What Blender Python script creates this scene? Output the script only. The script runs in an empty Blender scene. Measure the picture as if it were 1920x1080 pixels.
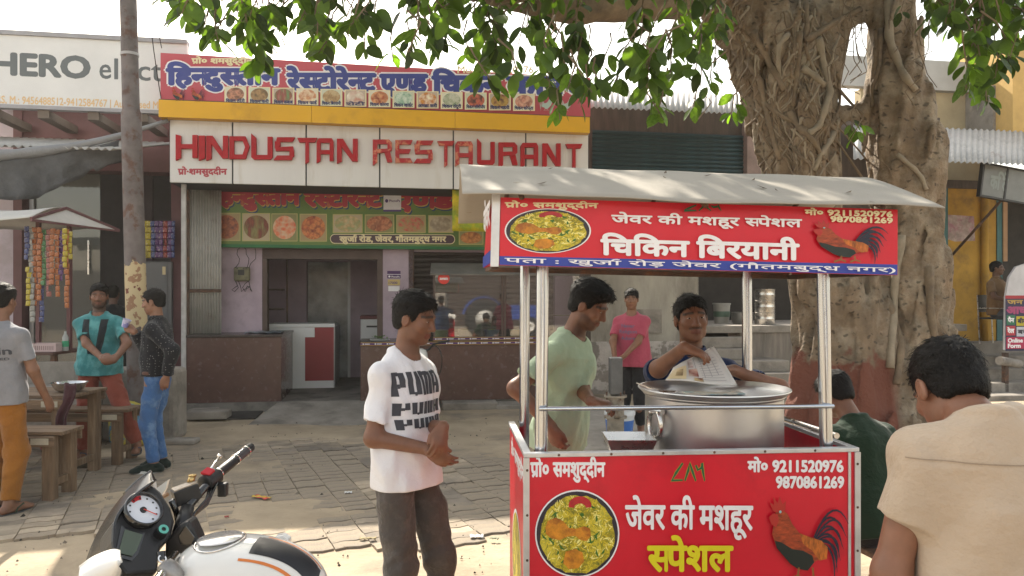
import bpy, bmesh, math, random
import numpy as np
from mathutils import Vector, Matrix
from mathutils.bvhtree import BVHTree
random.seed(7); np.random.seed(7)
SC = bpy.context.scene
COL = SC.collection
R = math.radians
# ------------------------------------------------------------------ camera
F = 1420.0; CZ = 1.62; HOR = 555.0
cam = bpy.data.cameras.new('camera'); cam.sensor_width = 36; cam.lens = 36*F/1920
cam.shift_y = (HOR-540)/1920; cam.clip_start = .05; cam.clip_end = 600
cam_o = bpy.data.objects.new('camera', cam); cam_o.location = (0, 0, CZ); cam_o.rotation_euler = (R(90), 0, 0)
COL.objects.link(cam_o); SC.camera = cam_o
# ------------------------------------------------------------------ light
SUN_EL = 41.5; SUN_AZ = -22.0          # azimuth from +Y, negative = towards -X; sun stands behind the shop row
world = bpy.data.worlds.new('World'); SC.world = world; world.use_nodes = True
_nt = world.node_tree; _sky = _nt.nodes.new('ShaderNodeTexSky'); _sky.sky_type = 'NISHITA'; _sky.sun_disc = False
_sky.sun_elevation = R(SUN_EL); _sky.sun_rotation = R(SUN_AZ); _sky.dust_density = 2.0; _sky.air_density = 1.3; _sky.ozone_density = .6
_hs = _nt.nodes.new('ShaderNodeHueSaturation'); _hs.inputs['Saturation'].default_value = .45      # dusty, milky air
_nt.links.new(_sky.outputs[0], _hs.inputs['Color']); _wt = _nt.nodes.new('ShaderNodeMix'); _wt.data_type = 'RGBA'; _wt.blend_type = 'MULTIPLY'; _wt.inputs[0].default_value = 1; _wt.inputs[7].default_value = (1.06, 1.0, .895, 1)
_nt.links.new(_hs.outputs[0], _wt.inputs[6]); _nt.links.new(_wt.outputs[2], _nt.nodes['Background'].inputs[0]); _nt.nodes['Background'].inputs[1].default_value = .15
sun = bpy.data.lights.new('sun', 'SUN'); sun.energy = 4.4; sun.angle = R(.6); sun.color = (1, .91, .77)
sun_o = bpy.data.objects.new('sun', sun)
_d = Vector((math.sin(R(SUN_AZ))*math.cos(R(SUN_EL)), math.cos(R(SUN_AZ))*math.cos(R(SUN_EL)), math.sin(R(SUN_EL))))
sun_o.rotation_euler = _d.to_track_quat('Z', 'Y').to_euler(); sun_o.location = (0, 0, 20); COL.objects.link(sun_o)
SC.view_settings.view_transform = 'Standard'; SC.view_settings.look = 'None'; SC.view_settings.gamma = 1
SC.view_settings.exposure = 1.38; SC.view_settings.use_curve_mapping = False
SC.cycles.max_bounces = 7; SC.cycles.transparent_max_bounces = 8
SC.cycles.sample_clamp_indirect = 6

# ------------------------------------------------------------------ places
def W(px, py, Y):                       # a direction in the photograph and a distance -> a point of the place
    return Vector(((px-960)/F*Y, Y, CZ-(py-HOR)/F*Y))
TH = R(9.7); U = Vector((math.cos(TH), math.sin(TH), 0)); N = Vector((-math.sin(TH), math.cos(TH), 0))
OB = Vector(((700-960)/F*11.0, 11.0, 0)); _on = OB.dot(N)
def bp(px, py, v):                      # -> (u, z) on the plane at depth v of the shop row's own frame
    dx = (px-960)/F; t = (v+_on)/(dx*N.x+N.y)
    P = Vector((dx*t, t, CZ-(py-HOR)/F*t)); return ((P-OB).dot(U), P.z)
def bu(px, v): return bp(px, HOR, v)[0]
def bz(px, py, v): return bp(px, py, v)[1]
def bw(u, v, z): return OB+U*u+N*v+Vector((0, 0, z))

# ------------------------------------------------------------------ objects
def tag(o, label, cat, group=None):
    o['label'] = label; o['category'] = cat
    if group: o['group'] = group
    return o
def thing(name, label, cat, loc=(0, 0, 0), rz=0, group=None):
    o = bpy.data.objects.new(name, None); COL.objects.link(o); o.empty_display_size = .1
    o.location = loc; o.rotation_euler = (0, 0, rz); return tag(o, label, cat, group)
def bthing(name, label, cat, group=None): return thing(name, label, cat, OB, TH, group)
def copy_tree(o, parent=None):
    c = o.copy(); COL.objects.link(c); c.parent = parent
    if parent is not None: c.matrix_parent_inverse = o.matrix_parent_inverse
    for ch in list(o.children): copy_tree(ch, c)
    return c
class MB:
    def __init__(s): s.v = []; s.f = []; s.m = []; s.mi = 0
    def add(s, vs, fs, M=None):
        b = len(s.v)
        for p in vs:
            p = Vector(p)
            if M is not None: p = M @ p
            s.v.append(p)
        for f in fs: s.f.append([i+b for i in f]); s.m.append(s.mi)
        return s
    def box(s, x0, x1, y0, y1, z0, z1, M=None):
        return s.add([(x0,y0,z0),(x1,y0,z0),(x1,y1,z0),(x0,y1,z0),(x0,y0,z1),(x1,y0,z1),(x1,y1,z1),(x0,y1,z1)],
              [(3,2,1,0),(4,5,6,7),(0,1,5,4),(1,2,6,5),(2,3,7,6),(3,0,4,7)], M)
    def bar(s, a, b, w, h=None, up=(0,0,1)):
        a = Vector(a); b = Vector(b); h = h or w; d = b-a; L = d.length; d.normalize(); up = Vector(up)
        if abs(d.dot(up)) > .98: up = Vector((0,1,0)) if abs(d.y) < .9 else Vector((1,0,0))
        x = d.cross(up).normalized(); y = x.cross(d)
        M = Matrix((x, d, y)).transposed().to_4x4(); M.translation = a
        return s.box(-w/2, w/2, 0, L, -h/2, h/2, M)
    def tube(s, pts, r, n=10, caps=True, flat=1.0):
        pts = [Vector(p) for p in pts]; rs = r if isinstance(r, (list, tuple)) else [r]*len(pts)
        b = len(s.v); pu = None
        for i, p in enumerate(pts):
            d = (pts[min(i+1, len(pts)-1)]-pts[max(i-1, 0)])
            d = d.normalized() if d.length > 1e-9 else Vector((0,0,1))
            if pu is None: pu = Vector((0,0,1)) if abs(d.z) < .9 else Vector((1,0,0))
            x = d.cross(pu)
            x = x.normalized() if x.length > 1e-6 else d.orthogonal().normalized()
            pu = x.cross(d).normalized()
            for k in range(n):
                a = 2*math.pi*k/n; s.v.append(p+(x*math.cos(a)+pu*math.sin(a)*flat)*rs[i])
        for i in range(len(pts)-1):
            for k in range(n):
                s.f.append([b+i*n+k, b+i*n+(k+1) % n, b+(i+1)*n+(k+1) % n, b+(i+1)*n+k]); s.m.append(s.mi)
        if caps:
            s.f.append([b+k for k in range(n)][::-1]); s.m.append(s.mi)
            e = b+(len(pts)-1)*n; s.f.append([e+k for k in range(n)]); s.m.append(s.mi)
        return s
    def lathe(s, prof, c=(0,0,0), n=32, M=None, closed=False):
        b = len(s.v); c = Vector(c)
        for (r, z) in prof:
            for k in range(n):
                a = 2*math.pi*k/n; p = Vector((r*math.cos(a), r*math.sin(a), z))
                if M is not None: p = M @ p
                s.v.append(p+c)
        for i in range(len(prof)-1):
            for k in range(n):
                s.f.append([b+i*n+k, b+i*n+(k+1) % n, b+(i+1)*n+(k+1) % n, b+(i+1)*n+k]); s.m.append(s.mi)
        if not closed:
            if prof[0][0] > 1e-4: s.f.append([b+k for k in range(n)][::-1]); s.m.append(s.mi)
            if prof[-1][0] > 1e-4:
                e = b+(len(prof)-1)*n; s.f.append([e+k for k in range(n)]); s.m.append(s.mi)
        return s
    def prism(s, pts, off):            # planar outline extruded by vector off
        b = len(s.v); n = len(pts); off = Vector(off)
        s.v += [Vector(p) for p in pts]; s.v += [Vector(p)+off for p in pts]
        s.f.append([b+i for i in range(n)][::-1]); s.m.append(s.mi)
        s.f.append([b+n+i for i in range(n)]); s.m.append(s.mi)
        for i in range(n):
            j = (i+1) % n; s.f.append([b+i, b+j, b+n+j, b+n+i]); s.m.append(s.mi)
        return s
    def grid(s, fn, nu, nv, thick=None):   # fn(a,b)->point for a,b in 0..1
        b = len(s.v)
        for i in range(nu+1):
            for j in range(nv+1): s.v.append(Vector(fn(i/nu, j/nv)))
        for i in range(nu):
            for j in range(nv):
                q = b+i*(nv+1)+j; s.f.append([q, q+nv+1, q+nv+2, q+1]); s.m.append(s.mi)
        return s
    def build(s, name, mat, parent=None, smooth=False, bevel=0, solid=0, sub=0, fix=True):
        me = bpy.data.meshes.new(name); me.from_pydata([tuple(p) for p in s.v], [], s.f)
        mats = mat if isinstance(mat, (list, tuple)) else [mat]
        for m in mats: me.materials.append(m)
        if len(mats) > 1: me.polygons.foreach_set('material_index', s.m)
        if fix:
            bm = bmesh.new(); bm.from_mesh(me); bmesh.ops.recalc_face_normals(bm, faces=bm.faces); bm.to_mesh(me); bm.free()
        if smooth: me.polygons.foreach_set('use_smooth', [True]*len(me.polygons))
        me.update()
        o = bpy.data.objects.new(name, me); COL.objects.link(o); o.parent = parent
        if solid: md = o.modifiers.new('s', 'SOLIDIFY'); md.thickness = solid; md.offset = 0
        if sub: md = o.modifiers.new('d', 'SUBSURF'); md.levels = sub; md.render_levels = sub
        if bevel:
            md = o.modifiers.new('b', 'BEVEL'); md.width = bevel; md.segments = 2; md.limit_method = 'ANGLE'; md.angle_limit = R(40)
            md.harden_normals = False
        if smooth and (bevel or smooth == 'auto'):
            try: me.set_sharp_from_angle(angle=R(40))
            except Exception: pass
        return o
def struct(o): o['kind'] = 'structure'; return o
def stuff(o): o['kind'] = 'stuff'; return o

# ------------------------------------------------------------------ materials
MATS = {}
def mat(name, col, rough=.7, metal=0, var=.12, vs=4.0, bump=0, bs=60, col2=None, c2s=2.0, c2lo=.5, c2hi=.62, spec=.5, rv=0, stretch=None, trans=0, coat=0, bdist=.01, coord='Object', isl=0, sheen=0):
    if name in MATS: return MATS[name]
    m = bpy.data.materials.new(name); m.use_nodes = True; nt = m.node_tree; nd = nt.nodes; L = nt.links.new
    b = nd['Principled BSDF']; tc = nd.new('ShaderNodeTexCoord'); src = tc.outputs[coord]
    if stretch:
        mp = nd.new('ShaderNodeMapping'); mp.inputs['Scale'].default_value = stretch; L(src, mp.inputs[0]); src = mp.outputs[0]
    def noise(sc, det=6, ro=.6):
        n = nd.new('ShaderNodeTexNoise'); n.inputs['Scale'].default_value = sc; n.inputs['Detail'].default_value = det
        n.inputs['Roughness'].default_value = ro; L(src, n.inputs['Vector']); return n
    c = None
    base = nd.new('ShaderNodeRGB'); base.outputs[0].default_value = (*col, 1); c = base.outputs[0]
    if col2:
        n2 = noise(c2s, 8, .65); rp = nd.new('ShaderNodeMapRange'); rp.inputs[1].default_value = c2lo; rp.inputs[2].default_value = c2hi
        L(n2.outputs[0], rp.inputs[0]); mx = nd.new('ShaderNodeMix'); mx.data_type = 'RGBA'; L(rp.outputs[0], mx.inputs[0])
        L(c, mx.inputs[6]); mx.inputs[7].default_value = (*col2, 1); c = mx.outputs[2]
    if var:
        n1 = noise(vs, 7, .62); mr = nd.new('ShaderNodeMapRange'); mr.inputs[1].default_value = .25; mr.inputs[2].default_value = .75
        mr.inputs[3].default_value = 1-var*1.6; mr.inputs[4].default_value = 1+var*1.2; L(n1.outputs[0], mr.inputs[0])
        fac = mr.outputs[0]
        if isl:
            g = nd.new('ShaderNodeObjectInfo' if isl == 1 else 'ShaderNodeNewGeometry')
            mr2 = nd.new('ShaderNodeMapRange'); mr2.inputs[3].default_value = 1-var*1.7; mr2.inputs[4].default_value = 1+var*1.7
            L(g.outputs['Random' if isl == 1 else 'Random Per Island'], mr2.inputs[0])
            mm = nd.new('ShaderNodeMath'); mm.operation = 'MULTIPLY'; L(fac, mm.inputs[0]); L(mr2.outputs[0], mm.inputs[1]); fac = mm.outputs[0]
        vm = nd.new('ShaderNodeVectorMath'); vm.operation = 'SCALE'; L(c, vm.inputs[0]); L(fac, vm.inputs['Scale']); c = vm.outputs[0]
    L(c, b.inputs['Base Color']); b.inputs['Roughness'].default_value = rough; b.inputs['Metallic'].default_value = metal
    b.inputs['Specular IOR Level'].default_value = spec; b.inputs['Coat Weight'].default_value = coat; b.inputs['Coat Roughness'].default_value = .08
    if sheen: b.inputs['Sheen Weight'].default_value = sheen
    if rv:
        n3 = noise(vs*2.3, 5); mr = nd.new('ShaderNodeMapRange'); mr.inputs[1].default_value = .3; mr.inputs[2].default_value = .7
        mr.inputs[3].default_value = max(.02, rough-rv); mr.inputs[4].default_value = min(1, rough+rv); L(n3.outputs[0], mr.inputs[0]); L(mr.outputs[0], b.inputs['Roughness'])
    if bump:
        n4 = noise(bs, 4, .6); bu_ = nd.new('ShaderNodeBump'); bu_.inputs['Strength'].default_value = bump; bu_.inputs['Distance'].default_value = bdist
        L(n4.outputs[0], bu_.inputs['Height']); L(bu_.outputs[0], b.inputs['Normal'])
    if trans:
        t = nd.new('ShaderNodeBsdfTranslucent'); sc = nd.new('ShaderNodeVectorMath'); sc.operation = 'MULTIPLY'
        sc.inputs[1].default_value = (2.5, 2.7, .6); L(c, sc.inputs[0]); L(sc.outputs[0], t.inputs[0])
        ms = nd.new('ShaderNodeMixShader'); ms.inputs[0].default_value = trans; L(b.outputs[0], ms.inputs[1]); L(t.outputs[0], ms.inputs[2])
        L(ms.outputs[0], nd['Material Output'].inputs[0])
    MATS[name] = m; return m
def glassmat(name, col=(.8,.85,.85), alpha=.25, rough=.03, ior=1.5):
    m = bpy.data.materials.new(name); m.use_nodes = True; nd = m.node_tree.nodes; L = m.node_tree.links.new
    b = nd['Principled BSDF']; b.inputs['Base Color'].default_value = (*col, 1); b.inputs['Roughness'].default_value = rough
    t = nd.new('ShaderNodeBsdfTransparent'); g = nd.new('ShaderNodeBsdfGlossy'); g.inputs['Roughness'].default_value = rough
    fr = nd.new('ShaderNodeFresnel'); fr.inputs[0].default_value = ior
    m1 = nd.new('ShaderNodeMixShader'); m1.inputs[0].default_value = alpha; L(t.outputs[0], m1.inputs[1]); L(b.outputs[0], m1.inputs[2])
    m2 = nd.new('ShaderNodeMixShader'); L(fr.outputs[0], m2.inputs[0]); L(m1.outputs[0], m2.inputs[1]); L(g.outputs[0], m2.inputs[2])
    L(m2.outputs[0], nd['Material Output'].inputs[0]); MATS[name] = m; return m
def sr(h):                                # '#rrggbb' -> linear
    h = h.lstrip('#'); return tuple(((int(h[i:i+2], 16)/255+.055)/1.055)**2.4 if int(h[i:i+2], 16) > 10 else int(h[i:i+2], 16)/255/12.92 for i in (0, 2, 4))

# ------------------------------------------------------------------ flat print: glyphs and drawing on a board
_GC = {}
def _tmesh(s):
    c = bpy.data.curves.new('g', 'FONT'); c.body = s; c.size = 1; c.resolution_u = 3; c.fill_mode = 'FRONT'
    o = bpy.data.objects.new('g', c); me = bpy.data.meshes.new_from_object(o)
    v = np.array([(p.co.x, p.co.y) for p in me.vertices]) if len(me.vertices) else np.zeros((0, 2))
    f = [tuple(p.vertices) for p in me.polygons]
    bpy.data.meshes.remove(me); bpy.data.objects.remove(o); bpy.data.curves.remove(c); return v, f
def glyph(ch, half=False):
    k = (ch, half)
    if k in _GC: return _GC[k]
    if ch == ' ': _GC[k] = (np.zeros((0, 2)), [], .28); return _GC[k]
    v, f = _tmesh(ch); vb, _ = _tmesh(ch+'MMM'); v1, _ = _tmesh('MMM')
    adv = vb[:, 0].max()-v1[:, 0].max()
    if half:
        cut = adv-.135
        bm = bmesh.new(); vs = [bm.verts.new((p[0], p[1], 0)) for p in v]
        for q in f:
            try: bm.faces.new([vs[i] for i in q])
            except ValueError: pass
        bmesh.ops.bisect_plane(bm, geom=bm.verts[:]+bm.edges[:]+bm.faces[:], plane_co=(cut, 0, 0), plane_no=(1, 0, 0), clear_outer=True)
        bm.verts.index_update(); v = np.array([(p.co.x, p.co.y) for p in bm.verts]); f = [tuple(w.index for w in q.verts) for q in bm.faces]; bm.free(); adv = cut
    _GC[k] = (v, f, adv); return _GC[k]
def _stroke(pts, w):
    vs = []; fs = []
    for i, p in enumerate(pts):
        a = np.array(pts[max(i-1, 0)]); b = np.array(pts[min(i+1, len(pts)-1)]); d = b-a; d = d/(np.hypot(*d)+1e-9); n = np.array([-d[1], d[0]])
        ww = w[i] if isinstance(w, (list, tuple)) else w
        vs += [np.array(p)+n*ww/2, np.array(p)-n*ww/2]
        if i: fs.append((2*i-2, 2*i-1, 2*i+1, 2*i))
    return np.array(vs), fs
def layout(s):
    V = []; Fc = []; x = 0; n = 0; i = 0
    while i < len(s):
        ch = s[i]
        if ch == '^': v, f = _stroke([(x-.30, .66), (x-.24, .80), (x-.14, .84), (x-.06, .78)], .075); a = 0; dx = 0
        elif ch == '/': v, f = _stroke([(x-.13, .26), (x-.42, .0)], .075); a = 0; dx = 0
        else:
            half = i+1 < len(s) and s[i+1] == '~'; v, f, a = glyph(ch, half); dx = x
            if half: i += 1
        if len(v):
            w = v.copy()
            if ch not in '^/': w[:, 0] += dx
            V.append(w); Fc += [tuple(q+n for q in ff) for ff in f]; n += len(w)
        x += a; i += 1
    return (np.concatenate(V) if V else np.zeros((0, 2))), Fc
def pboard(parent, v, a0, zb):           # a board lying in the plane v of the shop row
    B = Board(parent, (a0, v, zb), (1, 0, 0), (0, 0, 1), [(0, 0), (100, 0), (100, 100), (0, 100)], bu(100, v)-bu(0, v), 1)
    B.P = lambda px, py: np.array([bu(px, v)-a0, bz(px, py, v)-zb]); return B
class Board:
    """a flat printed face: o origin, r right, u up (unit vectors), drawn in metres; each layer sits a little proud of the last"""
    def __init__(s, parent, o, r, u, quad=None, w=1, h=1):
        s.p = parent; s.o = Vector(o); s.r = Vector(r).normalized(); s.u = Vector(u).normalized(); s.n = s.r.cross(s.u); s.lay = 1; s.q = quad; s.w = w; s.h = h
        s.step = .0006
    def P(s, px, py):                     # photograph position inside the board's outline -> metres on the board
        (x0, y0), (x1, y1), (x2, y2), (x3, y3) = s.q   # tl, tr, br, bl
        a = (px-(x0+x3)/2)/((x1+x2)/2-(x0+x3)/2)
        for _ in range(3):
            yt = y0+(y1-y0)*a; yb = y3+(y2-y3)*a; b = (py-yt)/(yb-yt); xl = x0+(x3-x0)*b; xr = x1+(x2-x1)*b; a = (px-xl)/(xr-xl)
        return np.array([a*s.w, (1-b)*s.h])
    def to3(s, v, k=0): return s.o+s.r*float(v[0])+s.u*float(v[1])+s.n*(s.lay*s.step+k)
    def emit(s, name, m, V, Fc, parent=None, label=None):
        mb = MB(); mb.add([s.to3(v) for v in V], Fc); o = mb.build(name, m, parent or s.p, fix=False); s.lay += 1
        if label: o['label'] = label
        return o
    def poly(s, name, m, pts, px=True, parent=None):
        V = [s.P(*p) if px else np.array(p) for p in pts]
        area = sum(V[i][0]*V[(i+1) % len(V)][1]-V[(i+1) % len(V)][0]*V[i][1] for i in range(len(V)))
        if area < 0: V = V[::-1]
        return s.emit(name, m, V, [tuple(range(len(V)))], parent)
    def rect(s, name, m, x0, y0, x1, y1, px=True, parent=None): return s.poly(name, m, [(x0, y0), (x1, y0), (x1, y1), (x0, y1)], px, parent)
    def oval(s, name, m, cx, cy, rx, ry, px=True, n=48, parent=None): return s.poly(name, m, [(cx+rx*math.cos(2*math.pi*k/n), cy+ry*math.sin(2*math.pi*k/n)) for k in range(n)], px, parent)
    def strokes(s, name, m, lst, px=True, parent=None):
        VV = []; FF = []; n = 0
        for k, (pts, w) in enumerate(lst):
            pts = [s.P(*p) if px else np.array(p) for p in pts]
            v, f = _stroke(pts, w); VV += list(v); FF += [tuple(q+n for q in ff) for ff in f]; n += len(v)
        mb = MB(); mb.add([s.to3(v, (i//2 % 7)*.00004) for i, v in enumerate(VV)], FF); o = mb.build(name, m, parent or s.p, fix=False); s.lay += 1; return o
    def text(s, txt, m, x0, ybase, x1, yhead, bold=.03, px=True, name='lettering', head=.62, parent=None, tilt=None):
        """fit text between x0..x1, baseline ybase, headline (or cap) yhead"""
        V, Fc = layout(txt)
        a = s.P(x0, ybase) if px else np.array((x0, ybase)); b = s.P(x1, ybase) if px else np.array((x1, ybase)); c = s.P(x0, yhead) if px else np.array((x0, yhead))
        if px and tilt is not None: b = s.P(x1, tilt)
        sy = (c[1]-a[1])/head; mn, mx = V[:, 0].min(), V[:, 0].max(); sx = (b[0]-a[0])/(mx-mn); sl = (b[1]-a[1])/(b[0]-a[0])
        B = V.copy(); B[:, 0] = (V[:, 0]-mn)*sx+a[0]; B[:, 1] = V[:, 1]*sy+a[1]+(B[:, 0]-a[0])*sl
        VV = []; FF = []; n = 0; offs = [(0, 0)]
        if bold: offs += [(math.cos(k*math.pi/4), math.sin(k*math.pi/4)) for k in range(8)]
        for k, (ox, oy) in enumerate(offs):
            for p in B: VV.append(s.to3((p[0]+ox*bold*min(sx*1.05, sy*1.3), p[1]+oy*bold*min(sy, sx*1.4)), k*.00005))
            FF += [tuple(q+n for q in ff) for ff in Fc]; n += len(B)
        mb = MB(); mb.add(VV, FF); o = mb.build(name, m, parent or s.p, fix=False); s.lay += 1; return o
def ink(name, h, rough=.45): return mat('ink_'+name, sr(h), rough, var=.05, vs=9)
def food(name, kind, c1, c2, c3, rim=None, bg=None):
    """procedural dish photograph for a printed picture, in the picture's own 0..1 coordinates"""
    key = 'food_'+name
    if key in MATS: return MATS[key]
    m = bpy.data.materials.new(key); m.use_nodes = True; nd = m.node_tree.nodes; L = m.node_tree.links.new; b = nd['Principled BSDF']
    tc = nd.new('ShaderNodeTexCoord'); mp = nd.new('ShaderNodeMapping'); L(tc.outputs['Object'], mp.inputs[0])
    nz = nd.new('ShaderNodeTexNoise'); L(mp.outputs[0], nz.inputs[0]); nz.inputs['Detail'].default_value = 5
    vo = nd.new('ShaderNodeTexVoronoi'); ad = nd.new('ShaderNodeVectorMath'); ad.operation = 'MULTIPLY_ADD'
    L(nz.outputs['Color'], ad.inputs[0]); ad.inputs[1].default_value = (.06,)*3; L(mp.outputs[0], ad.inputs[2]); L(ad.outputs[0], vo.inputs['Vector'])
    if kind == 'rice': mp.inputs['Scale'].default_value = (1, 1, 1); vo.inputs['Scale'].default_value = 55; nz.inputs['Scale'].default_value = 17; ad.inputs[1].default_value = (.35,)*3
    elif kind == 'sticks': mp.inputs['Scale'].default_value = (9, 9, 2.2); mp.inputs['Rotation'].default_value = (0, .6, 0); vo.inputs['Scale'].default_value = 2; nz.inputs['Scale'].default_value = 3
    else: vo.inputs['Scale'].default_value = 16; nz.inputs['Scale'].default_value = 12
    rp = nd.new('ShaderNodeValToRGB'); e = rp.color_ramp.elements
    e[0].position = .0; e[0].color = (*c1, 1); e[1].position = .75; e[1].color = (*c3, 1); k = e.new(.35); k.color = (*c2, 1)
    L(vo.outputs['Distance'], rp.inputs[0])
    mx = nd.new('ShaderNodeMix'); mx.data_type = 'RGBA'; mx.inputs[0].default_value = .45
    rp2 = nd.new('ShaderNodeValToRGB'); e = rp2.color_ramp.elements; e[0].position = .38; e[0].color = (*c3, 1); e[1].position = .62; e[1].color = (*c1, 1); k = e.new(.5); k.color = (*c2, 1)
    L(nz.outputs[0], rp2.inputs[0]); L(rp.outputs[0], mx.inputs[6]); L(rp2.outputs[0], mx.inputs[7]); L(mx.outputs[2], b.inputs['Base Color'])
    b.inputs['Roughness'].default_value = .45; MATS[key] = m; return m
# ------------------------------------------------------------------ isosurface modelling (people, tree trunk)
f32 = np.float32
def smin(a, b, k): h = np.clip(.5+.5*(b-a)/k, 0, 1); return b+(a-b)*h-k*h*(1-h)
def smax(a, b, k): return -smin(-a, -b, k)
def A3(p): return np.array([p[0], p[1], p[2]], dtype=f32)
def cone(P, a, b, r1, r2):
    a = A3(a); b = A3(b); ba = b-a; q = P-a; t = np.clip((q@ba)/max(float(ba@ba), 1e-9), 0, 1)
    return np.sqrt(((q-t[:, None]*ba)**2).sum(1))-(r1+(r2-r1)*t)
def ell(P, c, r, Rm=None):
    q = P-A3(c)
    if Rm is not None: q = q@Rm
    r = np.array(r, dtype=f32); k0 = np.sqrt(((q/r)**2).sum(1)); k1 = np.sqrt(((q/(r*r))**2).sum(1)); return k0*(k0-1)/np.maximum(k1, 1e-6)
def plane(P, c, n): n = A3(n); n = n/np.linalg.norm(n); return (P-A3(c))@n
def wob(P, seed, fr, amp):               # cheap smooth folds
    rs = np.random.RandomState(seed); o = np.zeros(len(P), dtype=f32)
    for i in range(5):
        k = rs.normal(size=3)*fr; k2 = rs.normal(size=3)*fr*.6
        o += np.sin(P@k.astype(f32)+1.8*np.sin(P@k2.astype(f32)+rs.rand()*6)+rs.rand()*6)
    return o*(amp/3)
def crease(P, seed, fr, amp):            # sharper folds
    rs = np.random.RandomState(seed); o = np.zeros(len(P), dtype=f32)
    for i in range(4):
        k = rs.normal(size=3)*fr; k2 = rs.normal(size=3)*fr*.5
        o += .6-np.abs(np.sin(P@k.astype(f32)+1.5*np.sin(P@k2.astype(f32)+rs.rand()*6)+rs.rand()*6))
    return o*(amp/2)
def isomesh(fn, lo, hi, h, C=4):
    lo = np.array(lo, dtype=np.float64)-2*h; n = np.ceil((np.array(hi)-lo+2*h)/(h*C)).astype(int); H = h*C
    ax = [lo[i]+H*(np.arange(n[i])+.5) for i in range(3)]
    g = np.stack(np.meshgrid(*ax, indexing='ij'), -1).reshape(-1, 3).astype(f32)
    dc = fn(g).reshape(n); near = np.abs(dc) < H*1.35
    fine = np.repeat(np.repeat(np.repeat(dc, C, 0), C, 1), C, 2).astype(f32)
    mk = np.repeat(np.repeat(np.repeat(near, C, 0), C, 1), C, 2)
    idx = np.argwhere(mk); pts = (lo+h*(idx+.5)).astype(f32); val = np.empty(len(pts), dtype=f32)
    for s in range(0, len(pts), 400000): val[s:s+400000] = fn(pts[s:s+400000])
    fine[mk] = val; D = fine; S = D < 0
    c = S[:-1, :-1, :-1].astype(np.int8)
    cnt = np.zeros(np.array(S.shape)-1, dtype=np.int8)
    for dx in (0, 1):
        for dy in (0, 1):
            for dz in (0, 1): cnt += S[dx:S.shape[0]-1+dx, dy:S.shape[1]-1+dy, dz:S.shape[2]-1+dz]
    act = (cnt > 0) & (cnt < 8); cells = np.argwhere(act); vid = -np.ones(act.shape, dtype=np.int64); vid[act] = np.arange(len(cells))
    acc = np.zeros((len(cells), 3)); num = np.zeros(len(cells))
    for axis in range(3):
        oth = [i for i in range(3) if i != axis]
        for p in (0, 1):
            for q in (0, 1):
                o = [0, 0, 0]; o[oth[0]] = p; o[oth[1]] = q; o2 = list(o); o2[axis] = 1
                d0 = D[tuple((cells+o).T)]; d1 = D[tuple((cells+o2).T)]; m = (d0 < 0) != (d1 < 0)
                t = np.where(m, d0/np.where(m, d0-d1, 1), 0); pos = cells+np.array(o, dtype=float); pos[:, axis] += t
                acc[m] += pos[m]; num[m] += 1
    V = lo+h*(acc/num[:, None]+.5); Q = []
    for axis in range(3):
        s0 = [slice(None)]*3; s1 = [slice(None)]*3; s0[axis] = slice(0, -1); s1[axis] = slice(1, None)
        a = S[tuple(s0)]; b = S[tuple(s1)]; e = np.argwhere(a != b); oth = [(axis+1) % 3, (axis+2) % 3]
        ok = (e[:, oth[0]] > 0) & (e[:, oth[1]] > 0) & (e[:, oth[0]] < vid.shape[oth[0]]) & (e[:, oth[1]] < vid.shape[oth[1]]); e = e[ok]
        if not len(e): continue
        ins = a[tuple(e.T)]; d1 = np.zeros(3, int); d1[oth[0]] = -1; d2 = np.zeros(3, int); d2[oth[1]] = -1
        q = np.stack([vid[tuple(e.T)], vid[tuple((e+d1).T)], vid[tuple((e+d1+d2).T)], vid[tuple((e+d2).T)]], 1)
        q[~ins] = q[~ins][:, ::-1]; Q.append(q[(q >= 0).all(1)])
    return V, (np.concatenate(Q) if Q else np.zeros((0, 4), int))
def npmesh(name, V, Q, m, parent, smooth=True):
    me = bpy.data.meshes.new(name); me.vertices.add(len(V)); me.vertices.foreach_set('co', V.astype(f32).ravel())
    me.loops.add(len(Q)*4); me.loops.foreach_set('vertex_index', Q.astype(np.int32).ravel()); me.polygons.add(len(Q))
    me.polygons.foreach_set('loop_start', np.arange(0, len(Q)*4, 4, dtype=np.int32))
    me.polygons.foreach_set('use_smooth', np.full(len(Q), smooth)); me.update(calc_edges=True); me.validate()
    me.materials.append(m); o = bpy.data.objects.new(name, me); COL.objects.link(o); o.parent = parent; return o

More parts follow.
